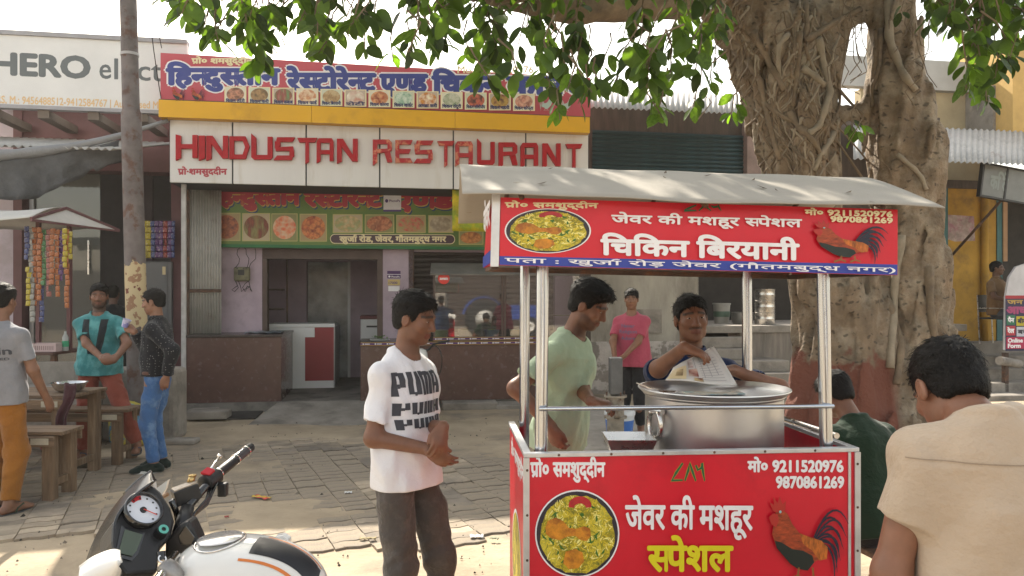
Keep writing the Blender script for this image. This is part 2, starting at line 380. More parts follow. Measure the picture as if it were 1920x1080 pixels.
# ------------------------------------------------------------------ people
def skinmat(name, col):
    key = 'skin_'+name
    if key in MATS: return MATS[key]
    m = bpy.data.materials.new(key); m.use_nodes = True; nd = m.node_tree.nodes; L = m.node_tree.links.new; b = nd['Principled BSDF']
    at = nd.new('ShaderNodeAttribute'); at.attribute_name = 'tint'; se = nd.new('ShaderNodeSeparateColor'); L(at.outputs['Color'], se.inputs[0])
    nz = nd.new('ShaderNodeTexNoise'); nz.inputs['Scale'].default_value = 22; nz.inputs['Detail'].default_value = 4
    tc = nd.new('ShaderNodeTexCoord'); L(tc.outputs['Object'], nz.inputs[0])
    r = nd.new('ShaderNodeMapRange'); r.inputs[1].default_value = .3; r.inputs[2].default_value = .7; r.inputs[3].default_value = .86; r.inputs[4].default_value = 1.12; L(nz.outputs[0], r.inputs[0])
    def mix(fac, a, c):
        x = nd.new('ShaderNodeMix'); x.data_type = 'RGBA'; L(fac, x.inputs[0]); x.inputs[7].default_value = (*c, 1)
        if isinstance(a, tuple): x.inputs[6].default_value = (*a, 1)
        else: L(a, x.inputs[6])
        return x.outputs[2]
    c = mix(se.outputs[1], col, (col[0]*.75, col[1]*.52, col[2]*.55)); c = mix(se.outputs[0], c, (col[0]*.16+.004, col[1]*.2+.004, col[2]*.25+.004)); c = mix(se.outputs[2], c, (min(1, col[0]*1.7), col[1]*1.6, col[2]*1.6))
    vm = nd.new('ShaderNodeVectorMath'); vm.operation = 'SCALE'; L(c, vm.inputs[0]); L(r.outputs[0], vm.inputs['Scale']); L(vm.outputs[0], b.inputs['Base Color'])
    b.inputs['Roughness'].default_value = .48; b.inputs['Specular IOR Level'].default_value = .42
    b.inputs['Subsurface Weight'].default_value = .12; b.inputs['Subsurface Radius'].default_value = (.012, .005, .003); b.inputs['Subsurface Scale'].default_value = 1
    n2 = nd.new('ShaderNodeTexNoise'); n2.inputs['Scale'].default_value = 160; L(tc.outputs['Object'], n2.inputs[0]); bu_ = nd.new('ShaderNodeBump'); bu_.inputs['Strength'].default_value = .25; bu_.inputs['Distance'].default_value = .002
    L(n2.outputs[0], bu_.inputs['Height']); L(bu_.outputs[0], b.inputs['Normal']); MATS[key] = m; return m
def hairmat(): return mat('black_hair', (.006, .005, .0045), .6, var=.5, vs=90, bump=.9, bs=120, bdist=.008, stretch=(1.4, .35, 1.0), spec=.22)
def cloth(name, col, col2=None, c2s=8, lo=.48, hi=.56, bump=.35, rough=.9, var=.10): return mat('cloth_'+name, col, rough, var=var, vs=7, bump=bump*1.5, bs=15, bdist=.03, col2=col2, c2s=c2s, c2lo=lo, c2hi=hi, spec=.2, sheen=.15)
def ik(S, Wt, l1, l2, pole):
    d = Wt-S; L = d.length
    if L > (l1+l2)*.985: Wt = S+d*((l1+l2)*.985/L); d = Wt-S; L = d.length
    a = (l1*l1-l2*l2+L*L)/(2*L); h = math.sqrt(max(l1*l1-a*a, 0)); dn = d/L
    p = Vector(pole); p = (p-dn*p.dot(dn)); p.normalize(); return S+dn*a+p*h, Wt
def rotm(yaw=0, pitch=0, roll=0):   # columns: right, forward, up ; yaw>0 turns left, pitch>0 nods down, roll>0 tilts to own right
    return Matrix.Rotation(yaw, 3, 'Z') @ Matrix.Rotation(-pitch, 3, 'X') @ Matrix.Rotation(roll, 3, 'Y')
TP_T = np.array([0, .14, .30, .50, .66, .80, .90, 1.0])
TP_W = np.array([.135, .166, .156, .146, .164, .172, .138, .062])
TP_D = np.array([.085, .110, .106, .102, .116, .112, .088, .062])
def person(label, loc, face, H=1.70, skin=('a', (.20, .095, .055)), h=.008, group=None, fat=1.0, belly=0, lean=0, side=0, twist=0, head=(0, 0, 0),
           armR=None, armL=None, handR=None, handL=None, legR=None, legL=None, seat=None, shirt=None, trousers=None, shoes=None, hair='short', beard=0, stache=0, shw=1.0, name='person', hands=True, extra=None, neck_fwd=.02, drop=0):
    """local frame: faces +Y, own right is +X. arms: ('w', world target, pole) or ('l', local target, pole)"""
    root = thing(name, label, 'person', loc, R(face)-math.pi/2, group); s = H/1.76
    Mi = Matrix.LocRotScale(Vector(loc), Matrix.Rotation(R(face)-math.pi/2, 3, 'Z').to_quaternion(), None).inverted()
    def tl(t): return Mi @ Vector(t[1]) if t[0] == 'w' else Vector(t[1])*s
    hipz = (seat if seat is not None else .875*s)
    pel = Vector((0, 0, hipz-.02*s)); Rt = rotm(R(twist), R(lean), R(side)); ax = Rt @ Vector((0, 0, 1)); Rr = Rt @ Vector((1, 0, 0)); Fw = Rt @ Vector((0, 1, 0)); L = .60*s
    neck = pel+ax*L
    Fh = Vector((0, 1, 0)); Rh = Vector((1, 0, 0))
    Rhd = rotm(R(head[0]+twist), R(head[1]), R(head[2]))
    hc = neck+ax*(.055*s)+Rhd @ Vector((0, neck_fwd, .116*s))-Vector((0, 0, drop)); hs = s*.97+.03
    Rn = np.array(Rhd, dtype=f32); hcA = A3(hc)
    sh = {}; el = {}; wr = {}; hp = {}; kn = {}; an = {}; td = {}
    for k, sx, arm, leg in (('R', 1, armR, legR), ('L', -1, armL, legL)):
        sh[k] = pel+ax*(L*.838)+Rr*(sx*.176*s*(.6+.4*fat)*shw)
        arm = arm or ('l', (sx*.25, .03, .80), (sx*.3, -1, 0))
        el[k], wr[k] = ik(sh[k], tl(arm), .285*s, .255*s, arm[2])
        hp[k] = pel+Vector((sx*.088*s, 0, 0)); leg = leg or ('l', (sx*.10, 0, .075), (0, 1, 0))
        t = tl(leg); kn[k], an[k] = ik(hp[k], t, .402*s, .387*s, leg[2]); td[k] = Vector(leg[3]).normalized() if len(leg) > 3 else Vector((sx*.18, 1, 0)).normalized()
    axA, rrA, fwA, plA = A3(ax), A3(Rr), A3(Fw), A3(pel)
    def torso(P, inf=0., t0=0, t1=1, flare=0, bel=0, drape=0):
        q = P-plA; t = (q@axA)/L; x = q@rrA; y = q@fwA; tt = np.clip(t, drape, 1)
        w = np.interp(tt, TP_T, TP_W).astype(f32)*s*fat+inf+flare*(1-tt); d = np.interp(tt, TP_T, TP_D).astype(f32)*s*fat+inf+flare*(1-tt)
        if bel: bb = bel*np.exp(-((tt-.38)/.22)**2); d = d+np.where(y > 0, bb, bb*.2).astype(f32); w = w+bb*.5
        r = (np.sqrt((x/w)**2+(y/d)**2)-1)*np.minimum(w, d)
        return smax(r, np.maximum((t-t1)*L, (t0-t)*L), .02)
    # hand frames
    hd = {}
    for k, sx, hh in (('R', 1, handR), ('L', -1, handL)):
        fa = (wr[k]-el[k]).normalized(); hh = hh or {}
        if 'dir' in hh: dr = Vector(hh['dir']); dr = (Mi.to_3x3() @ dr if hh.get('world') else dr).normalized()
        else: dr = fa
        pn = Vector(hh.get('palm', (-sx, .1, 0)))
        if hh.get('world'): pn = Mi.to_3x3() @ pn
        pn = (pn-dr*pn.dot(dr)).normalized(); th = dr.cross(pn)*(1 if k == 'R' else -1)
        hd[k] = (dr, pn, th, hh.get('curl', .45), hh.get('thumb', .5))
    def hand_sdf(P, k):
        dr, pn, th, cu, tb = hd[k]; w = wr[k]; sc = s*.98; c = w+dr*.048*sc
        Rm = np.array([[th.x, dr.x, pn.x], [th.y, dr.y, pn.y], [th.z, dr.z, pn.z]], dtype=f32)
        d = ell(P, c, (.040*sc, .058*sc, .018*sc), Rm); d = smin(d, cone(P, w, w+dr*.03*sc, .024*sc, .02*sc), .015)
        for i, (o, ln) in enumerate(((.030, .070), (.010, .080), (-.011, .075), (-.030, .058))):
            p0 = w+dr*(.082-.006*abs(i-1))*sc+th*o*sc; a = 0; dd = dr; m = 1
            for j, fr in enumerate((.45, .32, .26)):
                a += cu*(.55 if j == 0 else .9)*(1+.12*i); dd = dr*math.cos(a)+pn*math.sin(a); p1 = p0+dd*ln*fr*sc
                d = np.minimum(d, cone(P, p0, p1, (.0098-.0012*j)*sc, (.0092-.0012*j)*sc)) if j else smin(d, cone(P, p0, p1, .0104*sc, .0095*sc), .006); p0 = p1
        p0 = w+dr*.025*sc+th*.026*sc; p1 = p0+(dr*.7+th*.75*(1-tb)+pn*.55*tb)*.045*sc; p2 = p1+(dr*.95+pn*.5*tb).normalized()*.034*sc
        d = smin(d, cone(P, p0, p1, .015*sc, .0115*sc), .012); return np.minimum(d, cone(P, p1, p2, .0112*sc, .009*sc))
    def hl(P): return ((P-hcA)@Rn)/hs
    def head_sdf(P):
        q = hl(P); d = ell(q, (0, -.014, .032), (.075, .096, .088)); d = smin(d, ell(q, (0, .022, -.030), (.060, .070, .084)), .03)
        d = smin(d, ell(q, (0, .062, -.094), (.026, .024, .020)), .032); ax_ = np.abs(q[:, 0]); m = q.copy(); m[:, 0] = ax_
        d = smin(d, ell(m, (.044, .020, -.066), (.018, .036, .028)), .03)                     # jaw corner
        d = smin(d, ell(m, (.042, .062, -.022), (.020, .020, .018)), .022)                    # cheekbone
        d = smin(d, cone(m, (.012, .090, .028), (.046, .074, .024), .010, .008), .012)        # brow
        d = smax(d, -ell(m, (.031, .103, .006), (.020, .020, .013)), .010)                    # socket
        d = smin(d, ell(m, (.031, .0735, .005), (.0148, .0135, .0115)), .005)                    # lids
        d = smin(d, cone(q, (0, .088, .012), (0, .107, -.028), .0085, .0125), .012)           # nose
        d = smin(d, ell(m, (.0135, .096, -.032), (.0095, .012, .009)), .007)
        d = smin(d, cone(m, (0, .092, -.0565), (.024, .081, -.0590), .0065, .0038), .007); d = smin(d, cone(m, (0, .090, -.0695), (.021, .081, -.0660), .0078, .0042), .006)
        d = np.maximum(d, -cone(m, (0, .101, -.0625), (.022, .092, -.0620), .0022, .0015))
        e = ell(m, (.078, -.006, -.008), (.009, .021, .032)); e = smax(e, -ell(m, (.088, -.002, -.004), (.007, .012, .020)), .004); d = smin(d, e, .006)
        return d*hs
    def limb(P, k, inf=0):
        d = cone(P, sh[k], el[k], .046*fat*s+inf, .040*s+inf); d = smin(d, cone(P, el[k]+(el[k]-sh[k]).normalized()*.0, wr[k], .041*s+inf, .027*s+inf), .025); return d
    def legs(P, inf=0, k0=.04):
        d = None
        for k in 'RL':
            a = cone(P, hp[k], kn[k], .088*s*(.5+.5*fat)+inf, .056*s+inf); c = cone(P, kn[k], an[k], .055*s+inf, .038*s+inf); q = kn[k]*.68+an[k]*.32; c = smin(c, cone(P, q, q+(an[k]-kn[k])*.1, .058*s+inf, .05*s+inf), .03)
            a = smin(a, c, .03); d = a if d is None else smin(d, a, k0)
        return d
    def foot(P, k, inf=0):
        a = an[k]; t = td[k]; g = a-Vector((0, 0, .045*s))
        d = cone(P, a, g+t*.05*s, .036*s+inf, .032*s+inf); d = smin(d, cone(P, g-t*.045*s, g+t*.13*s, .034*s+inf, .030*s+inf), .03)
        d = smin(d, ell(P, g+t*.155*s-Vector((0, 0, .012*s)), (.042*s+inf, .05*s+inf, .020*s+inf), np.array([[t.y, t.x, 0], [-t.x, t.y, 0], [0, 0, 1]], dtype=f32)), .02)
        return smax(d, -(P[:, 2]-(a.z-.075*s)), .006)
    def body(P):
        d = torso(P, 0, bel=belly); d = smin(d, cone(P, neck-ax*.06*s, hc-Rhd @ Vector((0, .012, .04)), .060*s, .054*s), .035)
        d = smin(d, head_sdf(P), .012)
        for k in 'RL':
            tr = cone(P, sh[k], neck-ax*.035*s, .040*s, .042*s); d = smin(d, tr, .03)
            a = limb(P, k)
            if hands: a = smin(a, hand_sdf(P, k), .012)
            d = smin(d, a, .03 if fat >= 1 else .025)
        d = smin(d, legs(P), .04)
        for k in 'RL': d = smin(d, foot(P, k), .02)
        return d
    pts = [hc, neck, pel]+[x[k] for x in (sh, el, wr, hp, kn, an) for k in 'RL']+[an[k]+td[k]*.2*s for k in 'RL']+[wr[k]+hd[k][0]*.17*s for k in 'RL']
    A = np.array([tuple(p) for p in pts]); lo = A.min(0)-.16*s; hi = A.max(0)+.16*s; lo[2] = max(lo[2], min(an['R'].z, an['L'].z)-.09*s)
    V, Q = isomesh(body, lo, hi, h)
    o = npmesh('body', V, Q, skinmat(*skin), root)
    # tint: beard, lips, nails/palms
    q = hl(V.astype(f32)); inh = (np.abs(q) < .16).all(1); t = np.zeros((len(V), 4), dtype=f32); t[:, 3] = 1
    lips = inh & (q[:, 1] > .078) & (np.abs(q[:, 0]) < .026) & (q[:, 2] > -.077) & (q[:, 2] < -.052)
    bd = np.clip((-.030-q[:, 2]-np.maximum(q[:, 1]-.04, 0)*.55)/.014, 0, 1)*np.clip((q[:, 1]+.012)/.02, 0, 1)*inh
    ms = inh*(q[:, 1] > .07)*np.clip(1-np.abs(q[:, 2]+.047)/.010, 0, 1)*(np.abs(q[:, 0]) < .034)
    t[:, 0] = np.maximum(bd*beard, ms*max(stache, beard))*(1-lips*.9); t[:, 1] = lips
    bz_ = inh*np.clip(1-np.abs(q[:, 2]-.0285-np.clip(np.abs(q[:, 0])-.03, -.02, .03)*-.18)/.0085, 0, 1)*(q[:, 1] > .055)*(np.abs(q[:, 0]) > .010)*(np.abs(q[:, 0]) < .056); t[:, 0] = np.maximum(t[:, 0], np.clip(bz_*1.8, 0, 1))
    at = o.data.color_attributes.new('tint', 'FLOAT_COLOR', 'POINT'); at.data.foreach_set('color', t.ravel())
    HR = Rhd.to_4x4(); HR.translation = hc
    # eyes: slightly proud almond whites with dark iris
    if h < .0115:
        we = mat('eye_white', (.34, .29, .26), .3, var=0); ie = mat('eye_iris', (.012, .008, .006), .12, var=0)
        for sx in (-1, 1):
            e = MB(); c = Vector((sx*.031, .0770, .0045))*hs
            e.lathe([(.0001, .0118), (.006, .0105), (.0105, .006), (.0112, 0)], n=14, M=HR @ Matrix.Translation(c) @ Matrix.Rotation(-math.pi/2, 4, 'X') @ Matrix.Diagonal((1.08*hs,   .45*hs*(1 if head[1] < 12 else .55), hs, 1)))
            eo = e.build('eye', we, root, smooth=True); e = MB()
            e.lathe([(.0001, .0126), (.0042, .0119), (.0062, .0102)], n=12, M=HR @ Matrix.Translation(c) @ Matrix.Rotation(-math.pi/2, 4, 'X') @ Matrix.Diagonal((hs, .54*hs*(1 if head[1] < 12 else .6), hs, 1)), closed=True); e.build('iris', ie, eo, smooth=True)
    # hair
    if hair:
        big = {'short': .011, 'full': .018, 'tall': .026, 'boy': .015}[hair]
        def hairf(P):
            q = hl(P); up = np.clip((q[:, 2]-.00)/.09, 0, 1); th = .005+(big-.005)*up**.8
            if hair in ('full', 'tall'): th = th+(.014 if hair == 'tall' else .006)*np.clip((q[:, 1]-.0)/.08, 0, 1)*np.clip((q[:, 2]-.05)/.04, 0, 1)
            st = np.stack([q[:, 0]*1.0, q[:, 1]*.45, q[:, 2]], 1)
            th = th+wob(st, 3, 95, .0030)*(.4+up)+wob(st, 5, 210, .0022)*(.3+up)
            d = ell(q, (0, -.014, .032), (.075, .096, .088))-th
            d = smin(d, ell(q, (0, -.030, -.02), (.066, .076, .07))-th*.4, .02)
            ed = np.interp(q[:, 1], [-.12, -.05, -.028, -.016, .004, .022, .034, .046, .075, .11], [-.062, -.060, -.040, .018, .018, -.018, -.010, .040, .058, .074]).astype(f32)
            if hair == 'boy': ed = np.interp(q[:, 1], [-.12, -.05, -.03, -.016, .01, .022, .04, .06, .11], [-.05, -.05, -.02, .015, .015, .0, .005, .045, .050]).astype(f32)
            ed = ed+wob(q*np.array([1, .5, .3], dtype=f32), 9, 190, .0045)
            return smax(d, (ed-q[:, 2])*.8, .004)*hs
        hl_ = np.array(hc)-.19; hh_ = np.array(hc)+.19
        V2, Q2 = isomesh(hairf, hl_, hh_, max(h*.75, .0042)); ho = npmesh('hair', V2, Q2, hairmat(), root)
        if h < .009:                          # loose strands that break the outline
            rs = np.random.RandomState(int(abs(loc[0]*1000))+5); ns = int(1500*min(1, .006/h)); sel = rs.choice(len(V2), ns); Pb = V2[sel].astype(f32); e_ = .003
            Nn = np.stack([hairf(Pb+np.array(v_, dtype=f32)*e_)-hairf(Pb-np.array(v_, dtype=f32)*e_) for v_ in ((1, 0, 0), (0, 1, 0), (0, 0, 1))], 1); Nn /= np.linalg.norm(Nn, axis=1)[:, None]+1e-9
            ql = hl(Pb); fl_ = np.stack([np.sign(ql[:, 0])*.35+ql[:, 0]*3, np.where(ql[:, 2] > .06, .8, -.25), np.where(ql[:, 2] > .075, 0, -1.0)], 1)+rs.normal(size=(ns, 3))*.35; fl_ = fl_@np.array(Rhd).T
            Dd = fl_-Nn*(fl_*Nn).sum(1)[:, None]; Dd /= np.linalg.norm(Dd, axis=1)[:, None]+1e-9; Dd = Dd+Nn*(.10+.25*rs.rand(ns, 1)); Ln = rs.uniform(.010, .026, (ns, 1))*np.clip(.35+(ql[:, 2:3]+.05)*7, .3, 1.2); Sd = np.cross(Dd, Nn); Sd /= np.linalg.norm(Sd, axis=1)[:, None]+1e-9; wd_ = .0011
            P1 = Pb+Dd*Ln*.55+Nn*.001; P2 = Pb+Dd*Ln-Nn*Ln*.12; Vs = np.stack([Pb-Sd*wd_, Pb+Sd*wd_, P1+Sd*wd_*.8, P1-Sd*wd_*.8, P2+Sd*wd_*.2, P2-Sd*wd_*.2], 1).reshape(-1, 3); bq = np.arange(ns)[:, None]*6
            stuff(npmesh('hair_strands', Vs, np.concatenate([bq+np.array([[0, 1, 2, 3]]), bq+np.array([[3, 2, 4, 5]])]), hairmat(), ho))
    # shirt
    if shirt:
        sl = shirt.get('sleeve', .62); lo_t = shirt.get('hem', .02); loose = shirt.get('loose', .02); amp = shirt.get('fold', .006); seed = shirt.get('seed', 1); fl = shirt.get('flare', .02)
        def shirtf(P):
            ww = wob(P*np.array([1, 1, .55], dtype=f32), seed, 26, amp)+crease(P*np.array([1, 1, .6], dtype=f32), seed+7, 17, amp*.8)
            d = torso(P, loose*.62, t0=lo_t-.12, t1=1.03, flare=fl+loose*.5, bel=belly, drape=.14)
            d = smax(d+ww, (lo_t-((P-plA)@axA)/L)*L+wob(P, seed+2, 9, .006), .005)
            for k in 'RL':
                u = (el[k]-sh[k]).normalized(); g = shirt.get('gap', .016)
                if sl <= 1:
                    e = sh[k]+(el[k]-sh[k])*sl; c = cone(P, sh[k]+u*.01*s, e+u*.03, .047*s*fat+g*.35, .048*s*fat+g)
                    c = smin(c, cone(P, sh[k], neck-ax*.03*s, .055*s, .056*s), .04); c = smax(c, plane(P, e, u), .004)
                    i = np.maximum(cone(P, sh[k]+u*.05*s, el[k], .043*s*fat+g*.15, .040*s*fat+g*.25), -plane(P, e-u*.022, u)); c = np.maximum(c, -i)
                else:
                    v = (wr[k]-el[k]).normalized(); e = el[k]+(wr[k]-el[k])*(sl-1); c = cone(P, sh[k]+u*.01*s, el[k], .051*s*fat+g*.5, .045*s+g); c = smin(c, cone(P, el[k], wr[k], .047*s+g, .036*s+g*.7), .03)
                    c = smin(c, cone(P, sh[k], neck-ax*.03*s, .055*s, .056*s), .04)
                    c = np.where((plane(P, e, v) > 0) & (np.sqrt(((P-A3(e))**2).sum(1)) < .2), np.maximum(c, plane(P, e, v)), c)
                d = smin(d, c+ww, shirt.get('k', .022))
            nr = shirt.get('neck', .074)*s; nc = neck+ax*.035*s+Fw*.022*s
            d = smax(d, -cone(P, nc-ax*.045*s+Fw*.012, nc+ax*.2, nr*.80, nr), .006)
            return d
        V3, Q3 = isomesh(shirtf, lo-.02, hi+.02, h); so = npmesh(shirt.get('name', 'shirt'), V3, Q3, shirt['mat'], root)
        if shirt.get('collar'):
            c = MB(); nr = .064*s; n = 22
            def cf(a, b):
                an_ = math.pi*2*(a*.90+.05)+math.pi/2; r_ = nr*(1.0+.16*b); y_ = math.sin(an_)
                return neck+ax*(.002*s+(1-b)*.034*s-.012*(y_ > .2)*y_+.0)+Rr*math.cos(an_)*r_+Fw*(y_*r_*.95+.016)
            c.grid(cf, n, 3); c.build('collar', shirt['mat'], so, smooth=True, solid=.005)
        root['_shirt'] = so.name
    if trousers:
        cuff = trousers.get('cuff', .95); amp = trousers.get('fold', .006); loose = trousers.get('loose', .016); seed = trousers.get('seed', 4); top = trousers.get('top', .16)
        def trf(P):
            ww = wob(P*np.array([1, 1, 1.0], dtype=f32), seed, 24, amp)+crease(P*np.array([.6, .6, 1.3], dtype=f32), seed+3, 20, amp*.9)
            d = None
            for k in 'RL':
                e = kn[k]+(an[k]-kn[k])*cuff; u = (an[k]-kn[k]).normalized(); wd = trousers.get('width', 0)
                a = cone(P, hp[k]+Vector((0, 0, .01)), kn[k], .088*s*(.5+.5*fat)+loose*.5, .060*s+loose+wd*.4); c = cone(P, kn[k], an[k], .060*s+loose+wd*.4, .044*s+loose+wd); c = smax(c, plane(P, e, u), .004)
                a = smin(a, c, .03); d = a if d is None else smin(d, a, .03)
            return smin(d+ww, torso(P, .005, t0=-.04, t1=top, bel=belly*.5)+ww*.3, .03)
        V4, Q4 = isomesh(trf, lo-.02, hi+.02, h); npmesh('trousers', V4, Q4, trousers['mat'], root)
        if trousers.get('belt'):
            def beltf(P): return np.maximum(np.abs(torso(P, .020, t0=-.1, t1=1, bel=belly*.5))-.004, np.abs(((P-plA)@axA)/L-top+.012)*L-.018)
            V5, Q5 = isomesh(beltf, lo, hi, max(h*.8, .006)); npmesh('belt', V5, Q5, trousers['belt'], root)
    for k in 'RL':
        if not shoes: break
        t = td[k]; g = an[k]-Vector((0, 0, .075*s)); rt = Vector((t.y, -t.x, 0)); M = Matrix((rt, t, Vector((0, 0, 1)))).transposed().to_4x4(); M.translation = g
        if shoes['kind'] == 'shoe':
            def shf(P): return smax(foot(P, k, .012), plane(P, an[k]+Vector((0, 0, .015)), (0, 0, 1)), .01)
            V6, Q6 = isomesh(shf, np.array(an[k])-.28*s, np.array(an[k])+.28*s, max(h*.8, .006)); sho = npmesh('shoe', V6, Q6, shoes['mat'], root)
            b = MB(); out = [(.045*math.sin(a)*(1.12 if math.cos(a) > 0 else .86), .045+.155*math.cos(a)*(.98 if math.cos(a) > 0 else .80)) for a in np.linspace(0, 2*math.pi, 22)[:-1]]
            b.prism([M @ Vector((x*s, y*s, -.003)) for x, y in out], (0, 0, .026*s)); b.build('sole', shoes['sole'], sho, smooth=False)
        else:
            b = MB(); out = [(.046*math.sin(a)*(1.05 if math.cos(a) > 0 else .82), .045+.150*math.cos(a)*(1 if math.cos(a) > 0 else .82)) for a in np.linspace(0, 2*math.pi, 22)[:-1]]
            b.prism([M @ Vector((x*s, y*s, -.012)) for x, y in out], (0, 0, .014*s)); so_ = b.build('sandal', shoes['mat'], root)
            b = MB()
            for sx in (-1, 1): b.tube([M @ Vector((0, .135*s, .012*s)), M @ Vector((sx*.025*s, .10*s, .055*s)), M @ Vector((sx*.040*s, .04*s, .035*s)), M @ Vector((sx*.042*s, .02*s, .0))], .006, 6)
            b.build('strap', shoes['strap'], so_, smooth=True)
    J = dict(root=root, pel=pel, neck=neck, ax=ax, Rr=Rr, Fw=Fw, hc=hc, sh=sh, el=el, wr=wr, s=s, L=L, hd=hd, HR=HR, Mi=Mi)
    return J
def decal(J, txt_or_polys, m, centre, right, up, w, hgt, name='print', cells=None, bold=.03):
    """print on a shirt: 2-D shapes laid on the shirt's surface. centre/right/up in the person's local frame"""
    so = bpy.data.objects[J['root']['_shirt']]; me = so.data
    bvh = BVHTree.FromPolygons([v.co for v in me.vertices], [tuple(p.vertices) for p in me.polygons])
    right = Vector(right).normalized(); up = Vector(up).normalized(); n = right.cross(up)
    if isinstance(txt_or_polys, str):
        V, Fc = layout(txt_or_polys); V = V.copy(); V[:, 0] = (V[:, 0]-V[:, 0].min())/(np.ptp(V[:, 0])+1e-9)*w-w/2; V[:, 1] = V[:, 1]/.7*hgt-hgt/2
        L_ = [(V, Fc)]
        if bold: L_ += [(V+np.array([dx, dy])*bold*hgt, Fc) for dx, dy in ((1, 0), (-1, 0), (0, 1), (0, -1))]
    else: L_ = txt_or_polys
    mb = MB()
    for k, (V, Fc) in enumerate(L_):
        bm = bmesh.new(); vs = [bm.verts.new((p[0], p[1], 0)) for p in V]
        for f in Fc:
            try: bm.faces.new([vs[i] for i in f])
            except ValueError: pass
        bmesh.ops.triangulate(bm, faces=bm.faces[:])
        for _ in range(3):
            es = [e for e in bm.edges if e.calc_length() > .016]
            if not es: break
            bmesh.ops.subdivide_edges(bm, edges=es, cuts=1); bmesh.ops.triangulate(bm, faces=bm.faces[:])
        bm.verts.index_update(); pts = []
        for v in bm.verts:
            o = Vector(centre)+right*v.co.x+up*v.co.y+n*.4; hit = bvh.ray_cast(o, -n)
            if hit[0] is None: hit = bvh.find_nearest(o-n*.35)
            pts.append(hit[0]+n*(.0035+.0003*k))
        mb.add(pts, [[v.index for v in f.verts] for f in bm.faces]); bm.free()
    return mb.build(name, m, so, fix=False, smooth=True)
# ================================================================== THE SETTING
M_ground = mat('street_dust', (.375, .30, .21), .95, var=.22, vs=1.3, bump=.5, bs=26, bdist=.02, col2=(.21, .175, .14), c2s=.9, c2lo=.50, c2hi=.66)
M_paver = mat('paver_concrete', (.335, .275, .205), .92, var=.16, vs=6, bump=.5, bs=70, bdist=.008, col2=(.20, .17, .14), c2s=1.1, c2lo=.45, c2hi=.6, isl=2)
M_conc = mat('old_concrete', (.27, .245, .215), .93, var=.22, vs=3, bump=.5, bs=30, bdist=.012, col2=(.14, .125, .11), c2s=2.2, c2lo=.5, c2hi=.68)
M_dark = mat('recess_dark', (.035, .032, .03), .9, var=.3, vs=5)  # near-black: shade of drain, vent hole and store recess put into the colour
M_floor = mat('shop_floor', (.20, .185, .165), .75, var=.2, vs=3, col2=(.10, .09, .085), c2s=2)
# ground: one sheet with a gentle unevenness, reaching far
g = MB()
xs = [-300, -60, -20]+list(np.linspace(-12, 12, 61))+[20, 60, 300]; ys = [-300, -60, -15]+list(np.linspace(-4, 14, 61))+[30, 80, 300]
def gz(x, y): return (.010*math.sin(x*1.7+y*.9)+.008*math.sin(x*3.3-y*2.1)+.005*math.sin(y*5+x)) if (-12 < x < 12 and -4 < y < 10) else 0
g.add([(x, y, gz(x, y)-.010) for x in xs for y in ys], [(i*len(ys)+j, (i+1)*len(ys)+j, (i+1)*len(ys)+j+1, i*len(ys)+j+1) for i in range(len(xs)-1) for j in range(len(ys)-1)])
struct(g.build('ground', M_ground, smooth=True))
# zigzag interlocking pavers
pav = bpy.data.objects.new('pavement', None); COL.objects.link(pav); struct(pav)
PL, PW, PA = .240, .120, .022
def paver_outline():
    a = []; n = 3
    for i in range(n+1):
        x = -PL/2+PL*i/n; a.append((x, -PW/2+(PA if i % 2 else -PA)*.5))
    for i in range(n, -1, -1):
        x = -PL/2+PL*i/n; a.append((x, PW/2+(PA if i % 2 else -PA)*.5))
    return [(x*.978, y*.955) for x, y in a]
def paver_mesh():
    b = MB(); o = paver_outline(); b.prism([(x, y, -.03) for x, y in o], (0, 0, .030)); return b
pm = paver_mesh().build('paver', M_paver, pav, bevel=.004); pdata = pm.data
pang = R(24); rows = []
for i in range(-60, 61):
    for j in range(-60, 61):
        x = i*PL+(j % 2)*PL/3*0; y = j*PW
        X = x*math.cos(pang)-y*math.sin(pang)-2; Y = x*math.sin(pang)+y*math.cos(pang)+6.5
        edge = 4.95+.25*math.sin(X*1.3)+(X+1.2)*.28*(X > -1.2)+.15*math.sin(X*4)
        if -5.6 < X < 1.6 and edge < Y < 8.1+.5*math.sin(X*2): rows.append((X, Y))
def vis(p):
    px = 960+p[0]/p[1]*F; py = HOR+CZ*F/p[1]
    if px < 0 or py > 1080 or px > 1000: return 99
    if 690 < px < 860 or (px < 560 and py > 985) or (0 < px < 130 and py > 860): return p[1]+4
    return p[1]
rows.sort(key=vis); rest = MB()
om = paver_outline(); first = True
for k, (X, Y) in enumerate(rows):
    rz = pang+random.uniform(-.02, .02); z = random.gauss(-.0005, .0035); tx, ty = random.gauss(0, .010), random.gauss(0, .010)
    if k < 300:
        o = pm if first else pm.copy()
        if not first: COL.objects.link(o)
        first = False; o.parent = pav; o.location = (X, Y, z); o.rotation_euler = (tx, ty, rz)
    else:
        Mx = Matrix.LocRotScale(Vector((X, Y, z)), Matrix.Rotation(rz, 3, 'Z').to_quaternion(), None); n = len(om)
        rest.add([Mx @ Vector((x, y, tx*y+ty*x)) for x, y in om]+[Mx @ Vector((x, y, -.03)) for x, y in om], [tuple(range(n))]+[(i, i+n, (i+1) % n+n, (i+1) % n) for i in range(n)])
o = rest.build('paver_field', M_paver, pav); stuff(o)
